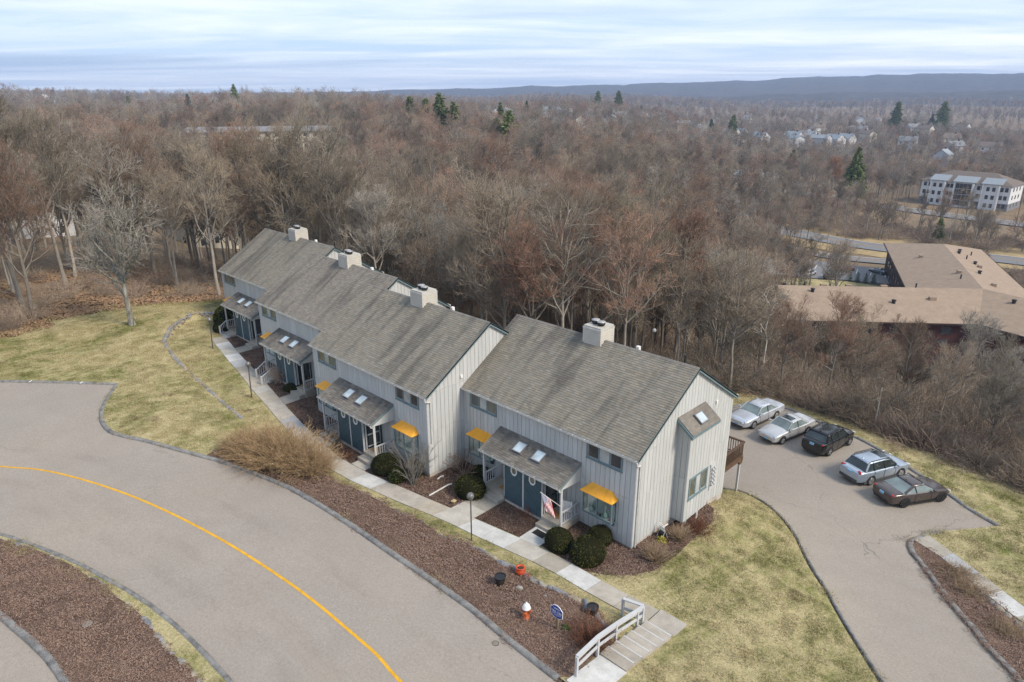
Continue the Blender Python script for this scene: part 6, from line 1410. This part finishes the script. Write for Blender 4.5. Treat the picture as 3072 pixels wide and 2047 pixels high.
for j in range(6):
    (tv, tf), (cv, cf) = bare_tree(300 + j, 16, [1., .7, 1.25, .9, .6, 1.1][j], .2, [.3, .45, .25, .35, .4, .3][j], upb=.6, twig_r=.05, n1=14, lv4=3, lv3=5, lv2=6); FARP.append(joined(tv, tf, cv, cf, {5: M_TWIGR, 2: M_TWIGP}.get(j, M_TWIG)))
    (tv, tf), (cv, cf) = bare_tree(400 + j, 16, [.95, .65, 1.2, .85, .55, 1.05][j], .2, [.36, .5, .28, .4, .45, .33][j], upb=.7, twig_r=.026, n1=15, lv4=4, lv3=6, lv2=7); MIDP.append(joined(tv, tf, cv, cf, M_TWIGR if j == 5 else M_TWIG))
rest_x, rest_y = x[rest], y[rest]
def far_pts(r0, r1, area, d, seed, h):
    X, Y = scatter(r0, r1, 86, 183, area, seed); m = ok(X, Y); X, Y = X[m], Y[m]; kx = thin(X, Y, d); X, Y = X[kx], Y[kx]; A_, R_ = bear(X, Y)
    rg = np.random.RandomState(seed + 1); return np.c_[X, Y, terr(X, Y) - .2], rg.uniform(.55, 1.25, len(X)) * h(A_) / 16.
hh = lambda A_: np.interp(A_, [90, 113, 120, 140, 160, 180], [12, 12.5, 15, 17.5, 17.5, 19])
p1, s1 = far_pts(150, 420, 22, 4.4, 21, hh); pr = np.c_[rest_x, rest_y, terr(rest_x, rest_y) - .1]; sr = tree_h(bear(rest_x, rest_y)[0]) / 16 * 1.05 * np.random.RandomState(8).uniform(.8, 1.1, len(pr))
gn_scatter('woodland', np.r_[pr, p1], np.r_[sr, s1], MIDP, 'bare grey brown woodland stretching back from the townhouses')
Xd, Yd = scatter(215, 900, 88, 126, 34, 24); m = ok(Xd, Yd); Xd, Yd = Xd[m], Yd[m]; cl_ = np.sin(Xd / 23. + 1.3) * np.cos(Yd / 19.) + np.random.RandomState(9).randn(len(Xd)) * .5; m = cl_ > -.1; Xd, Yd = Xd[m], Yd[m]
pd_ = np.c_[Xd, Yd, terr(Xd, Yd) - .2]; sd_ = np.random.RandomState(10).uniform(.45, 1.0, len(Xd)) * hh(bear(Xd, Yd)[0]) / 16.
gn_scatter('woodland', pd_, sd_, FARP, 'darker mixed thickets and young trees around the far roads')
p2, s2 = far_pts(420, 1000, 60, 6.8, 22, hh); p3, s3 = far_pts(1000, 2900, 230, 12, 23, lambda A_: hh(A_) * 1.3)
gn_scatter('woodland', np.r_[p2, p3], np.r_[s2, s3], FARP, 'distant bare woodland fading to the hills')
# understorey brush: tangled mass
BR = [mesh_np('brush_kind', *stems(600 + j, 46, 2.0, 1, 1, (.7, .7), 5, .014, .45, 6, angs=(4, 68), kl=.32), M_BRUSH, False) for j in range(5)]
X, Y = scatter(38, 125, 86, 181, 2.4, 31); m = ok(X, Y); X, Y = X[m], Y[m]; A_, R_ = bear(X, Y); rg = np.random.RandomState(4)
m = rg.rand(len(X)) < np.interp(A_, [90, 118, 128, 156, 164, 180], [1., 1., .55, .5, .22, .18]) * np.interp(R_, [60, 90, 125], [1, .8, .35]); X, Y, A_ = X[m], Y[m], A_[m]
gn_scatter('underbrush', np.c_[X, Y, terr(X, Y) - .1], rg.uniform(.6, 1.35, len(X)) * np.interp(A_, [90, 115, 130, 160, 180], [1.65, 1.5, 1.15, .9, .8]), BR, 'tangled brown brush and brambles under the trees')
TH = [mesh_np('thicket_kind', *stems(650 + j, 60, 4.6, 1, 1, (1.2, 1.2), 7, .022, .75, 9, angs=(4, 60), kl=.28), M_TWIG, False) for j in range(4)]
X, Y = scatter(50, 92, 88, 118, 13, 33); m = ok(X, Y); X, Y = X[m], Y[m]; rg = np.random.RandomState(14)
gn_scatter('thicket', np.c_[X, Y, terr(X, Y) - .1], rg.uniform(.6, 1.2, len(X)), TH, 'tall arching tangle of vines and saplings on the bank')
X, Y = scatter(195, 330, 90, 120, 11, 35); m = ok(X, Y); X, Y = X[m], Y[m]; rg = np.random.RandomState(15)
gn_scatter('underbrush', np.c_[X, Y, terr(X, Y) - .1], rg.uniform(.9, 2.3, len(X)), BR, 'brown scrub around the far roads')
# brown brush edge right against the lawns
def edge(line, d0, d1, n, sc, seed, k):
    rg = np.random.RandomState(seed); L_ = np.array(line); t = rg.rand(n) * (len(L_) - 1); i = t.astype(int); f = (t - i)[:, None]; p = L_[i] * (1 - f) + L_[np.minimum(i + 1, len(L_) - 1)] * f
    d = L_[np.minimum(i + 1, len(L_) - 1)] - L_[i]; nn = unit(np.c_[-d[:, 1], d[:, 0]]); p = p + nn * rg.uniform(d0, d1, n)[:, None] * k
    gn_scatter('underbrush', np.c_[p, terr(p[:, 0], p[:, 1]) - .05], rg.uniform(.5, 1.1, n) * sc, BR, ['dense brown brush along the far edge of the parking lot', 'brown brush along the edge of the left lawn', 'brush close behind the townhouse roofs'][seed % 3])
edge([(34, 27), (22, 27)] + woodsR[::-1] + [(-14, 28)], .2, 8, 520, 1.15, 60, -1); edge(woodsL[:4], .5, 6, 60, .95, 61, 1); edge([(-14, 20), (-24, 15.5), (-40, 16), (-56, 12)], .2, 6, 150, 1.2, 62, -1)

# ================================================================ ground cover: grass blades, wood chips, fallen leaves
def patch(seed, n, rad, kind):
    rg = np.random.RandomState(seed); a = rg.uniform(0, 6.28, n); q = rad * np.sqrt(rg.rand(n)); c = np.c_[q * np.cos(a), q * np.sin(a), np.zeros(n)]
    if kind == 'blade':
        d = unit(np.c_[rg.randn(n), rg.randn(n), np.zeros(n)]); h = rg.uniform(.035, .085, n)[:, None]; lean = np.c_[rg.randn(n), rg.randn(n), np.zeros(n)] * .04
        V = np.stack([c - d * .012, c + d * .012, c + lean + np.array([0, 0, 1.]) * h], 1); return V.reshape(-1, 3), np.arange(3 * n).reshape(n, 3)
    L, w, t = (.038, .013, .025) if kind == 'chip' else (.07, .05, .05)
    nd = unit(np.c_[rg.randn(n) * .5, rg.randn(n) * .5, np.ones(n)]); u = unit(np.cross(nd, rg.randn(n, 3))); v = np.cross(nd, u); l = (L * rg.uniform(.5, 1.4, n))[:, None]; c[:, 2] = rg.uniform(.0, t, n)
    V = np.stack([c - u * l - v * w, c + u * l - v * w, c + u * l + v * w, c - u * l + v * w], 1); return V.reshape(-1, 3), np.arange(4 * n).reshape(n, 4)
def in_poly_pts(poly, dens, seed, off, holes=(), box=None):
    P_ = np.array(poly); lo = P_.min(0); hi = P_.max(0); rg = np.random.RandomState(seed); n = int((hi - lo).prod() * dens); q = rg.uniform(lo, hi, (n, 2)); m = inside(q[:, 0], q[:, 1], P_)
    if box is not None: m &= (q[:, 0] > box[0]) & (q[:, 0] < box[1]) & (q[:, 1] > box[2]) & (q[:, 1] < box[3])
    for h_ in holes: m &= ~inside(q[:, 0], q[:, 1], np.array(h_))
    q = q[m]; return np.c_[q, terr(q[:, 0], q[:, 1]) + off]
walk_poly = [(p[0], p[1] + .25) for p in wh] + [(p[0], p[1] - .25) for p in wr[::-1]]; stair_poly = [(3.2, -9.6), (5.1, -9.6), (5.1, -2.5), (3.2, -2.5)]; bed_poly = [tuple(p) for p in bn] + [tuple(p) for p in kb[::-1]]
GP = [mesh_np('grass_kind', *patch(700 + j, 90, .42, 'blade'), M_LAWN, False) for j in range(4)]
g1 = in_poly_pts(lawn_poly, 6, 1, .1, (hb, bed_poly, walk_poly, stair_poly), (-58, 14, -20, 14)); g2 = in_poly_pts(rl, 5, 2, .1, (rm, [tuple(p) for p in walkR_l] + [(19, 7), (19.6, 8.2)] + [tuple(p) for p in walkR_r[::-1]]), (-12, 26, 2, 34)); g3 = in_poly_pts([tuple(p) for p in shift(kerb_s, -.7)] + [tuple(p) for p in shift(sto, .15)[::-1]], 7, 3, .1, (), (-26, 0, -26, -17))
gp_ = np.r_[g1, g2, g3]; gn_scatter('grass', gp_, np.random.RandomState(2).uniform(.7, 1.3, len(gp_)), GP, 'short dormant grass blades on the lawns')
def m_chip():
    g = G('wood_chips'); r = g.noise(37, 2, .6); return g.bsdf(g.ramp(r, (.3, (.085, .05, .038)), (.5, (.20, .122, .09)), (.62, (.33, .245, .195)), (.75, (.50, .43, .36))), .9, .1)
M_CHIP = m_chip(); CP = [mesh_np('chip_kind', *patch(800 + j, 75, .4, 'chip'), M_CHIP, False) for j in range(4)]
c1_ = in_poly_pts(bed_poly, 8, 4, .122); c2_ = in_poly_pts([tuple(p) for p in shift(sto, -.2)] + [tuple(p) for p in shift(kerb_s2, .4)[::-1]], 8, 5, .12, (), (-26, 2, -28, -17)); c3_ = in_poly_pts(rm, 7, 6, .122)
c4_ = in_poly_pts(hb, 4, 7, .12, [walk_poly] + [[(xr_ - L_ / 2 - 3.1, y_ - 4), (xr_ - L_ / 2 + 3.1, y_ - 4), (xr_ - L_ / 2 + 3.1, y_ + 9), (xr_ - L_ / 2 - 3.1, y_ + 9)] for xr_, y_, L_ in ((0, 0, 12.6), (-12.42, -2.83, 12.4), (-23.85, -1.1, 12.3), (-35.78, 1.1, 12.2))])
cp_ = np.r_[c1_, c2_, c3_, c4_]; gn_scatter('wood_chips', cp_, np.random.RandomState(3).uniform(.7, 1.25, len(cp_)), CP, 'loose bark chips over the mulch beds')
def m_leaf():
    g = G('fallen_leaves'); return g.bsdf(g.ramp(g.noise(11, 2, .6), (.3, (.14, .085, .05)), (.5, (.29, .18, .105)), (.7, (.43, .30, .19))), .9, .1)
M_LEAF = m_leaf(); LP_ = [mesh_np('leaf_kind', *patch(900 + j, 60, .9, 'leaf'), M_LEAF, False) for j in range(3)]
X, Y = scatter(38, 105, 90, 180, 2.2, 71); m = ok(X, Y); X, Y = X[m], Y[m]; e_ = in_poly_pts([(p[0] + 2.2, p[1] + .4) for p in woodsL] + [(p[0] - 1., p[1]) for p in woodsL[::-1]], 2, 72, .1)
lp_ = np.r_[np.c_[X, Y, terr(X, Y) + .01], e_]; gn_scatter('fallen_leaves', lp_, np.random.RandomState(5).uniform(.8, 1.6, len(lp_)), LP_, 'brown leaf litter on the woodland floor and lawn edge')
# faint wheel-track stains along the road
def m_stain():
    g = G('road_stain'); n = g.noise(.9, 5, .65, g.map(g.pos, (.35, .9, 1))); t = g.n('ShaderNodeBsdfTransparent'); d = g.n('ShaderNodeBsdfDiffuse', {0: (.17, .125, .09, 1)})
    e = g.n('ShaderNodeUVMap'); mx = g.n('ShaderNodeMixShader', {0: g.ramp(n, (.45, 0.), (.75, .1)), 1: t.outputs[0], 2: d.outputs[0]}); g.t.links.new(mx.outputs[0], g.out.inputs[0]); return g.m
M_STAIN = m_stain(); yl = smooth_line([(-42, -30), (-36, -25.2)] + yellow + [(4, -13.7), (14, -14.4)], .5)
for off_, w_ in ((1.9, .35), (-1.4, .3), (-2.9, .4)): tag(sweep('road_stain', shift(yl, off_), [(-w_, 0), (0, .001), (w_, 0)], M_STAIN, .028), kind='structure')
# ================================================================ far buildings, roads, hills
M_TANR = simple('tan_shingle_roof', (.35, .262, .19), .9, .2, .12, .8, fine=.3); M_BRICK = simple('dark_red_brick', (.085, .035, .03), .85, .2, .15, 6); M_DKWALL = simple('dark_brown_cladding', (.05, .033, .028), .8, .2, .1)
M_WWALL = simple('white_clapboard', (.62, .62, .62), .7, .25, .05, 2); M_CWALL = simple('cream_clapboard', (.50, .46, .38), .75, .2, .06, 2); M_GWALL = simple('pale_grey_clapboard', (.44, .45, .46), .75, .2, .06, 2); M_BWALL = simple('brown_clapboard', (.15, .10, .07), .8, .2, .1, 2)
M_GROOF = simple('grey_shingle_far', (.20, .20, .205), .9, .2, .1, 2); M_LROOF = simple('pale_metal_roof', (.24, .265, .285), .6, .3, .08, 2); M_BROOF = simple('brown_shingle_far', (.16, .13, .11), .9, .2, .1, 2); M_FARW = glass('far_window_glass', (.045, .05, .055), .1); M_STONEB = simple('grey_stone_veneer', (.20, .205, .215), .85, .2, .2, 3)
M_FASPH = m_asphalt('far_asphalt', (.19, .19, .195), 0); M_DRY = simple('dry_grass_verge', (.33, .245, .13), .95, .1, .25, .3)
def hip(mb, L0, L1, hw, ze, zr, in0, in1):
    """hip/gable roof along x"""
    mb.add([(L0, -hw, ze), (L1, -hw, ze), (L1, hw, ze), (L0, hw, ze), (L0 + in0, 0, zr), (L1 - in1, 0, zr)], [(0, 1, 5, 4), (2, 3, 4, 5), (1, 2, 5), (3, 0, 4), (3, 2, 1, 0)]); return mb
tb = empty('apartment_building', (-7.8, 127.2, -25), 0, 'sprawling brown apartment building with tan hipped roofs', 'building')
for (ang, L1, in1, off) in ((math.atan2(41.7, -16.7), 60, 15, 0), (math.atan2(-22.8, -27.), 46, 0, 0), (math.atan2(-.3, .94), 42, 10, 0)):
    h_ = hip(MB(), -6, L1, 11.4, 8.5, 12, 6, in1).build('roof', M_TANR, tb, rot=(0, 0, ang))
    w_ = MB().box(-6, L1 - 1.2, -10.3, 10.3, -1.5, 8.52).build('wall', M_DKWALL if ang > 0 and ang < 2 else M_BRICK, tb, rot=(0, 0, ang))
    for s in (-1, 1):
        for fl in (1.0, 3.8, 6.2):
            for q in range(int((L1 - 12) / 4.5)): ubox('window', M_FARW, w_, 10 + q * 4.5, 11.8 + q * 4.5, s * 10.3 - .04, s * 10.3 + .04, fl, fl + 1.4)
    e_ = MB().box(-6, L1 + .05, -11.5, -11.35, 8.25, 8.55).build('eave_board', M_DKWALL, h_); MB().box(-6, L1 + .05, 11.35, 11.5, 8.25, 8.55).build('eave_board', M_DKWALL, h_)
    rgv = random.Random(int(L1))
    for q in range(11):
        xx = rgv.uniform(6, L1 - in1 - 3); yy = rgv.choice((-1, 1)) * rgv.uniform(1.2, 6.5); zz = 12 - abs(yy) * 3.5 / 11.4
        if q % 3 == 0: MB().lathe([(.32, 0), (.3, .5), (.42, .55), (.4, .75), (.1, .85)], 10).build('roof_vent', M_BLACK, h_, loc=(xx, yy, zz - .1))
        elif q % 3 == 1: MB().box(-.6, .6, -.35, .35, -.2, .55).build('roof_box', M_TANR, h_, loc=(xx, yy, zz))
        else: MB().tube([(0, 0, -.2), (0, 0, .9)], .14, 6).build('vent_pipe', M_BLACK, h_, loc=(xx, yy, zz))
# white office building
ob = empty('office_building', (-49, 312, h1(-49, 306) + .2), R(-5), 'three storey white office building with blue glass entrance', 'building')
MB().box(-16, 16, -8, 8, -2, 9.2).build('wall', M_WWALL, ob); MB().box(-16.06, 16.06, -8.06, 8.06, -2, 2.4).build('stone_base', M_STONEB, ob)
hip(MB(), -16.8, 16.8, 8.8, 9.2, 13.2, 9, 9).build('roof', M_BROOF, ob)
for xc, hw_ in ((-9.5, 2.8), (0, 3.6), (9.5, 3.)):
    b_ = MB().box(xc - hw_, xc + hw_, -9.3, -8, -1, 9.5).build('projecting_bay', M_WWALL, ob); MB().prism([(-9.9, 9.5), (-9.9, 9.7), (-4.5, 11.6), (-4.5, 9.5)], xc - hw_ - .5, xc + hw_ + .5, 0).build('shed_roof', M_LROOF, b_)
    for q in (-hw_, hw_ - .5): ubox('column', M_WHITE, b_, xc + q, xc + q + .5, -9.7, -9.3, -1, 9.5)
for xw in (-14.6, -12.8, -10.6, -8.4, -6, -4.6, 5, 6.4, 8.6, 10.6, 13.0, 14.6):
    y_ = -9.36 if abs(abs(xw) - 9.5) < 2.4 else -8.1
    for zf in (.6, 3.8, 6.9):
        w_ = ubox('window', M_FARW, ob, xw - .55, xw + .55, y_ - .05, y_ + .3, zf, zf + 1.55)
for i in range(4):
    for j in range(4): ubox('curtain_glass', M_FARW, ob, -2.9 + i * 1.45, -1.55 + i * 1.45, -9.42, -9.3, .4 + j * 2.2, 2.4 + j * 2.2)
for j in range(3):
    for zf in (.6, 3.8, 6.9): ubox('window', M_FARW, ob, 15.9, 16.08, -5 + j * 4, -3.9 + j * 4, zf, zf + 1.5)
# houses
def house(x, y, rz, w, d, h, rh, wm, rm, label, n=3, floors=2, z=None, group=None):
    r = empty('far_house', (x, y, (h1(x, y) if z is None else z) - .3), rz, label, 'house', group); MB().box(-w / 2, w / 2, -d / 2, d / 2, -2, h + .3).build('wall', wm, r)
    MB().prism([(-d / 2 - .5, h + .1), (0, h + rh), (d / 2 + .5, h + .1), (d / 2 + .5, h + .3), (0, h + rh + .25), (-d / 2 - .5, h + .3)], -w / 2 - .4, w / 2 + .4, 0).build('roof', rm, r)
    for x_ in (-w / 2, w / 2): MB().prism([(-d / 2, h), (d / 2, h), (0, h + rh)], x_ - .02 if x_ < 0 else x_ - .1, x_ + .1 if x_ < 0 else x_ + .02, 0).build('gable', wm, r)
    for s in (-1, 1):
        for i in range(n):
            for f in range(floors): ubox('window', M_FARW, r, -w / 2 + w * (i + .5) / n - .5, -w / 2 + w * (i + .5) / n + .5, s * d / 2 - .06, s * d / 2 + .06, 1.1 + 2.7 * f, 2.5 + 2.7 * f)
        ubox('window', M_FARW, r, s * w / 2 - .06, s * w / 2 + .06, -.5, .5, 1.2, 2.6)
    ubox('chimney', M_BRICK, r, w * .2, w * .2 + .9, -.45, .45, h, h + rh + 1.2); return r
house(-148.5, 6.6, R(75), 13, 9, 5.6, 3.4, M_WWALL, M_GROOF, 'white house with grey roof behind the trunks of the left woods'); house(-137, 35, R(100), 10, 8, 5.4, 3, M_CWALL, M_BROOF, 'cream house half hidden behind the lone lawn tree')
r_ = empty('long_apartment', (-285, 124, h1(-285, 124) + 7), R(62), 'long low pale apartment block among trees on the left slope', 'building'); MB().box(-32, 32, -6, 6, -10, 7.6).build('wall', M_CWALL, r_); hip(MB(), -33, 33, 7, 7.6, 9.6, 3, 3).build('roof', M_GROOF, r_)
for i in range(16):
    for f in range(3): ubox('window', M_FARW, r_, -30.5 + i * 4, -28.9 + i * 4, -6.06, -5.9, .6 + 2.4 * f, 2. + 2.4 * f); 
    for f in range(3): ubox('window', M_FARW, r_, -30.5 + i * 4, -28.9 + i * 4, 5.9, 6.06, .6 + 2.4 * f, 2. + 2.4 * f)
house(-236, 219, R(40), 15, 9, 5.4, 3.6, M_BWALL, M_BROOF, 'brown house in the middle of the woods beyond the chimneys'); house(-141, 312, R(-12), 22, 12, 4.2, 2.2, M_GWALL, M_LROOF, 'pale grey garage with a low roof beside the far road', 5, 1); house(-126, 284, R(60), 6, 5, 5.5, 3.5, M_WWALL, M_GROOF, 'narrow white gabled building in front of the far road', 1)
GN_ = [(-443, 520, .4), (-428, 545, 1.2), (-470, 545, .2), (-405, 560, .9), (-500, 560, .5), (-450, 600, .3)]
for i, (hx, hy, ra) in enumerate(GN_): house(hx, hy, ra, 13, 9, 5.6, 3.6, [M_WWALL, M_GWALL][i % 2], [M_LROOF, M_GROOF][i % 2], 'pale house in the distant cluster at the middle of the skyline', z=h1(hx, hy) + 3, group='distant pale houses at mid skyline')
for i in range(8):
    hx, hy = -330 + i * 17 + 9 * math.sin(i * 2.3), 585 + i * 9 + 22 * math.sin(i * 1.7); house(hx, hy, R(-20 + 8 * (i % 3)), 15, 11, 6.2, 4.2, M_WWALL, M_LROOF, 'white condominium with pale grey roof in the distant row', z=h1(hx, hy) + 2.5, group='distant row of grey roofed condominiums')
for i in range(7):
    hx, hy = -165 + i * 21 + 12 * math.sin(i * 3.1), 640 + 45 * math.sin(i * 1.9); house(hx, hy, R(10 + 25 * (i % 3)), 14, 9, 5.6, 3.8, [M_WWALL, M_CWALL, M_GWALL][i % 3], [M_GROOF, M_BROOF][i % 2], 'pale house among the trees on the far right', z=h1(hx, hy) + 2.5, group='distant houses at the right')
rgh = random.Random(31)
for i in range(30):
    az_ = rgh.uniform(97, 136); rr_ = rgh.uniform(520, 1250); hx, hy = bearing_xy(az_, rr_); ww = rgh.uniform(10, 16)
    house(hx, hy, rgh.uniform(0, 3.1), ww, 9, 5.4, rgh.uniform(2.8, 4), rgh.choice([M_WWALL, M_WWALL, M_CWALL, M_GWALL]), rgh.choice([M_GROOF, M_BROOF, M_LROOF]), 'small pale house scattered in the distant woods', 2, 1, z=h1(hx, hy) + rgh.uniform(3, 6), group='small houses scattered in the distant woods')
# far roads and verge
def far_road(a_, w, name='far_road', off=.25):
    L_ = smooth_line(a_, 4); tag(sweep(name, L_, [(-w / 2, 0), (0, .03), (w / 2, 0)], M_FASPH, off), kind='structure')
    tag(sweep('road_marking', shift(L_, w / 2 - .5), [(-.1, 0), (.1, 0)], M_WHITEP, off + .06), kind='structure'); tag(sweep('road_marking', L_, [(-.12, 0), (.12, 0)], M_YELLOW, off + .08), kind='structure')
far_road([(-130, 222), (-75, 208), (-48.5, 205), (-22, 212), (8, 214), (60, 216)], 11); far_road([(-200, 335), (-150, 300), (-103, 294), (-78, 286), (-57, 280), (-23, 275), (30, 271), (80, 268)], 10)
far_road([(-100, 195), (-64, 184), (-43, 187), (-20, 200)], 6.5)
tag(drape('far_parking_lot', [(-70, 158), (-60, 150), (-54, 154), (-43, 160), (-34, 163), (-26, 178), (-40, 178), (-64, 174)], M_FASPH, .2, 4), kind='structure')
for q in range(7):
    p_ = np.array((-58 + q * 3.4, 170 + q * .7)); tag(sweep('road_marking', np.array([p_, p_ + (1.2, -4.6)]), [(-.08, 0), (.08, 0)], M_WHITEP, .27), kind='structure')
tag(drape('verge', [(-130, 194), (-64, 190), (-43, 193), (-20, 203), (60, 205), (60, 230), (-23, 232), (-57, 226), (-78, 226), (-100, 228), (-130, 232)], M_DRY, .1, 8, 1.5), kind='structure')
tag(drape('far_lawn', [(-58, 146), (-44, 143), (-34, 150), (-32, 160), (-43, 159), (-54, 153)], M_LAWN, .15, 4), kind='structure')
FC = 'cars in the far parking lot'
for i, (pp, fx, fy, dx, dy, lab) in enumerate(((dict(P_OUT, paint=m_paint('far_white_paint', (.6, .6, .6))), -52.6, 158.5, .1, 1, 'white car in the far parking lot'), (dict(P_TUC), -47.6, 159.5, .1, 1, 'black pickup sized car in the far parking lot'), (dict(P_M4, paint=m_paint('far_red_paint', (.3, .03, .03))), -46.8, 170, .3, 1, 'red car in the far parking lot'), (dict(P_CTS, paint=m_paint('far_slate_paint', (.13, .16, .19))), -39.5, 172, -1, .25, 'slate blue sedan by the corner of the far parking lot'), (dict(P_OUT, paint=P_CTS['paint']), -59.5, 168, .2, 1, 'silver car at the left of the far parking lot'))):
    d_ = np.array((dx, dy)); d_ = d_ / np.linalg.norm(d_); c_ = car('parked_car', pp, lab, FC, np.array((fx, fy)) + d_ * 1.4, np.array((fx, fy)) - d_ * 1.4, True, False); c_.location.z += .2
# poles, tower, tank
M_GALV = simple('galvanised_pole', (.40, .40, .40), .5, .4, .1)
def pole(x, y, H_, label, arms=True):
    r = empty('utility_pole', (x, y, h1(x, y)), R(80), label, 'pole'); MB().tube([(0, 0, -1), (0, 0, H_)], [.17, .11], 7).build('shaft', M_WOODP, r)
    if arms: ubox('crossarm', M_WOODP, r, -1.2, 1.2, -.06, .06, H_ - .9, H_ - .75)
pole(-24, 262, 13, 'wooden utility pole in front of the white office building'); pole(-43, 268, 12, 'second wooden utility pole left of the office entrance'); pole(-4, 258, 13, 'utility pole at the right edge by the far road'); pole(-66, 275, 11, 'utility pole left of the white office building')
lp = empty('light_pole', (-238, 98, h1(-238, 98)), 0, 'grey street light pole rising out of the left woods', 'light pole'); MB().tube([(0, 0, 0), (0, 0, 21)], [.2, .12], 8).build('shaft', M_GALV, lp); MB().tube([(0, 0, 20.6), (-2.2, 0, 21.2)], .08, 6).build('arm', M_GALV, lp); MB().box(-2.9, -1.9, -.3, .3, 21.0, 21.3).build('lamp_head', M_GALV, lp)
tk = empty('water_tank', (-1150, 240, h1(-1150, 240) + 12), 0, 'white domed water tank on the left skyline', 'tank'); MB().lathe([(14, -12), (14, 2), (12.5, 4.6), (9, 7), (4, 8.4), (.2, 8.7)], 28).build('dome', M_WWALL, tk, True)
tw = empty('radio_tower', (-1787, 840, h1(-1787, 840) + 14), 0, 'thin lattice radio tower on the left skyline', 'tower')
for a_, b_ in ((-1, -1), (1, -1), (1, 1), (-1, 1)): MB().tube([(a_ * 4, b_ * 4, 0), (a_ * 1.2, b_ * 1.2, 36)], .35, 4).build('leg', M_GALV, tw)
for q in range(6): 
    w_ = 4 - 2.8 * q / 6; MB().tube([(-w_, -w_, q * 6), (w_, -w_, q * 6 + 5), (w_, w_, q * 6), (-w_, w_, q * 6 + 5), (-w_, -w_, q * 6)], .22, 4).build('brace', M_GALV, tw)
# hills on the horizon
def m_hill():
    g = G('wooded_hillside'); f = g.noise(.02, 8, .75); b = g.noise(.0022, 4)
    c = g.mix(g.ramp(b, (.4, 0.), (.7, .6)), g.ramp(f, (.3, (.05, .05, .05)), (.7, (.13, .115, .105))), (.09, .09, .07)); return g.bsdf(c, .95, .05, normal=g.bump(f, 1., 12.))
M_HILL = m_hill()
def hills(name, prof, r0, r1, r2, seed):
    """ridge: prof = [(bearing, crest height)]"""
    rng = np.random.RandomState(seed); az = np.linspace(60, 185, 260); pr_ = np.array(sorted(prof)); crest = 21.6 + (np.interp(az, pr_[:, 0], pr_[:, 1]) - 21.6) * .72
    crest = crest + np.convolve(rng.randn(260), np.ones(15) / 15, 'same') * 14 + rng.randn(260) * .8; rows = np.linspace(0, 1, 26); V = []
    for t in rows:
        r = r0 + (r2 - r0) * t; up_ = np.sin(np.clip((r - r0) / (r1 - r0), 0, 1) * np.pi / 2) ** 1.3 if r <= r1 else 1 - .5 * ((r - r1) / (r2 - r1)) ** 2
        z = -12 + (crest + 12) * up_ + np.convolve(rng.randn(260), np.ones(9) / 9, 'same') * 5 * (0 < up_ < 1); V.append(np.c_[15.8 + r * np.cos(np.radians(az)), -24.7 + r * np.sin(np.radians(az)), z])
    V = np.concatenate(V); i = np.arange(25 * 259); rr_ = i // 259; cc = i % 259; a_ = rr_ * 260 + cc; me = mesh_np(name, V, np.c_[a_, a_ + 1, a_ + 261, a_ + 260], M_HILL)
    tag(link(name, me, None), kind='structure')
hills('hills', [(60, 190), (98, 170), (101, 150), (104, 158), (107, 156), (109, 142), (113, 148), (116, 128), (121, 112), (126, 100), (131, 86), (136, 72), (141, 55), (146, 42), (152, 36), (160, 30), (170, 32), (185, 35)], 2700, 4400, 5300, 2)
hills('hills', [(60, 34), (98, 36), (103, 30), (112, 24), (120, 16), (128, 12), (134, 8), (145, 6), (155, 18), (165, 18), (185, 18)], 2100, 2700, 3400, 5)
# ================================================================ haze
hz = MB().box(-6050, 6050, -6050, 6050, -70, 165).build('haze', None)
hm = bpy.data.materials.new('haze_air'); hm.use_nodes = True; nt = hm.node_tree
for n in list(nt.nodes): nt.nodes.remove(n)
vo = nt.nodes.new('ShaderNodeVolumePrincipled'); vo.inputs['Color'].default_value = (.52, .68, 1.0, 1); vo.inputs['Density'].default_value = 1.6e-4; vo.inputs['Anisotropy'].default_value = .1
mo = nt.nodes.new('ShaderNodeOutputMaterial'); nt.links.new(vo.outputs[0], mo.inputs['Volume']); hz.data.materials.append(hm); tag(hz, kind='stuff')
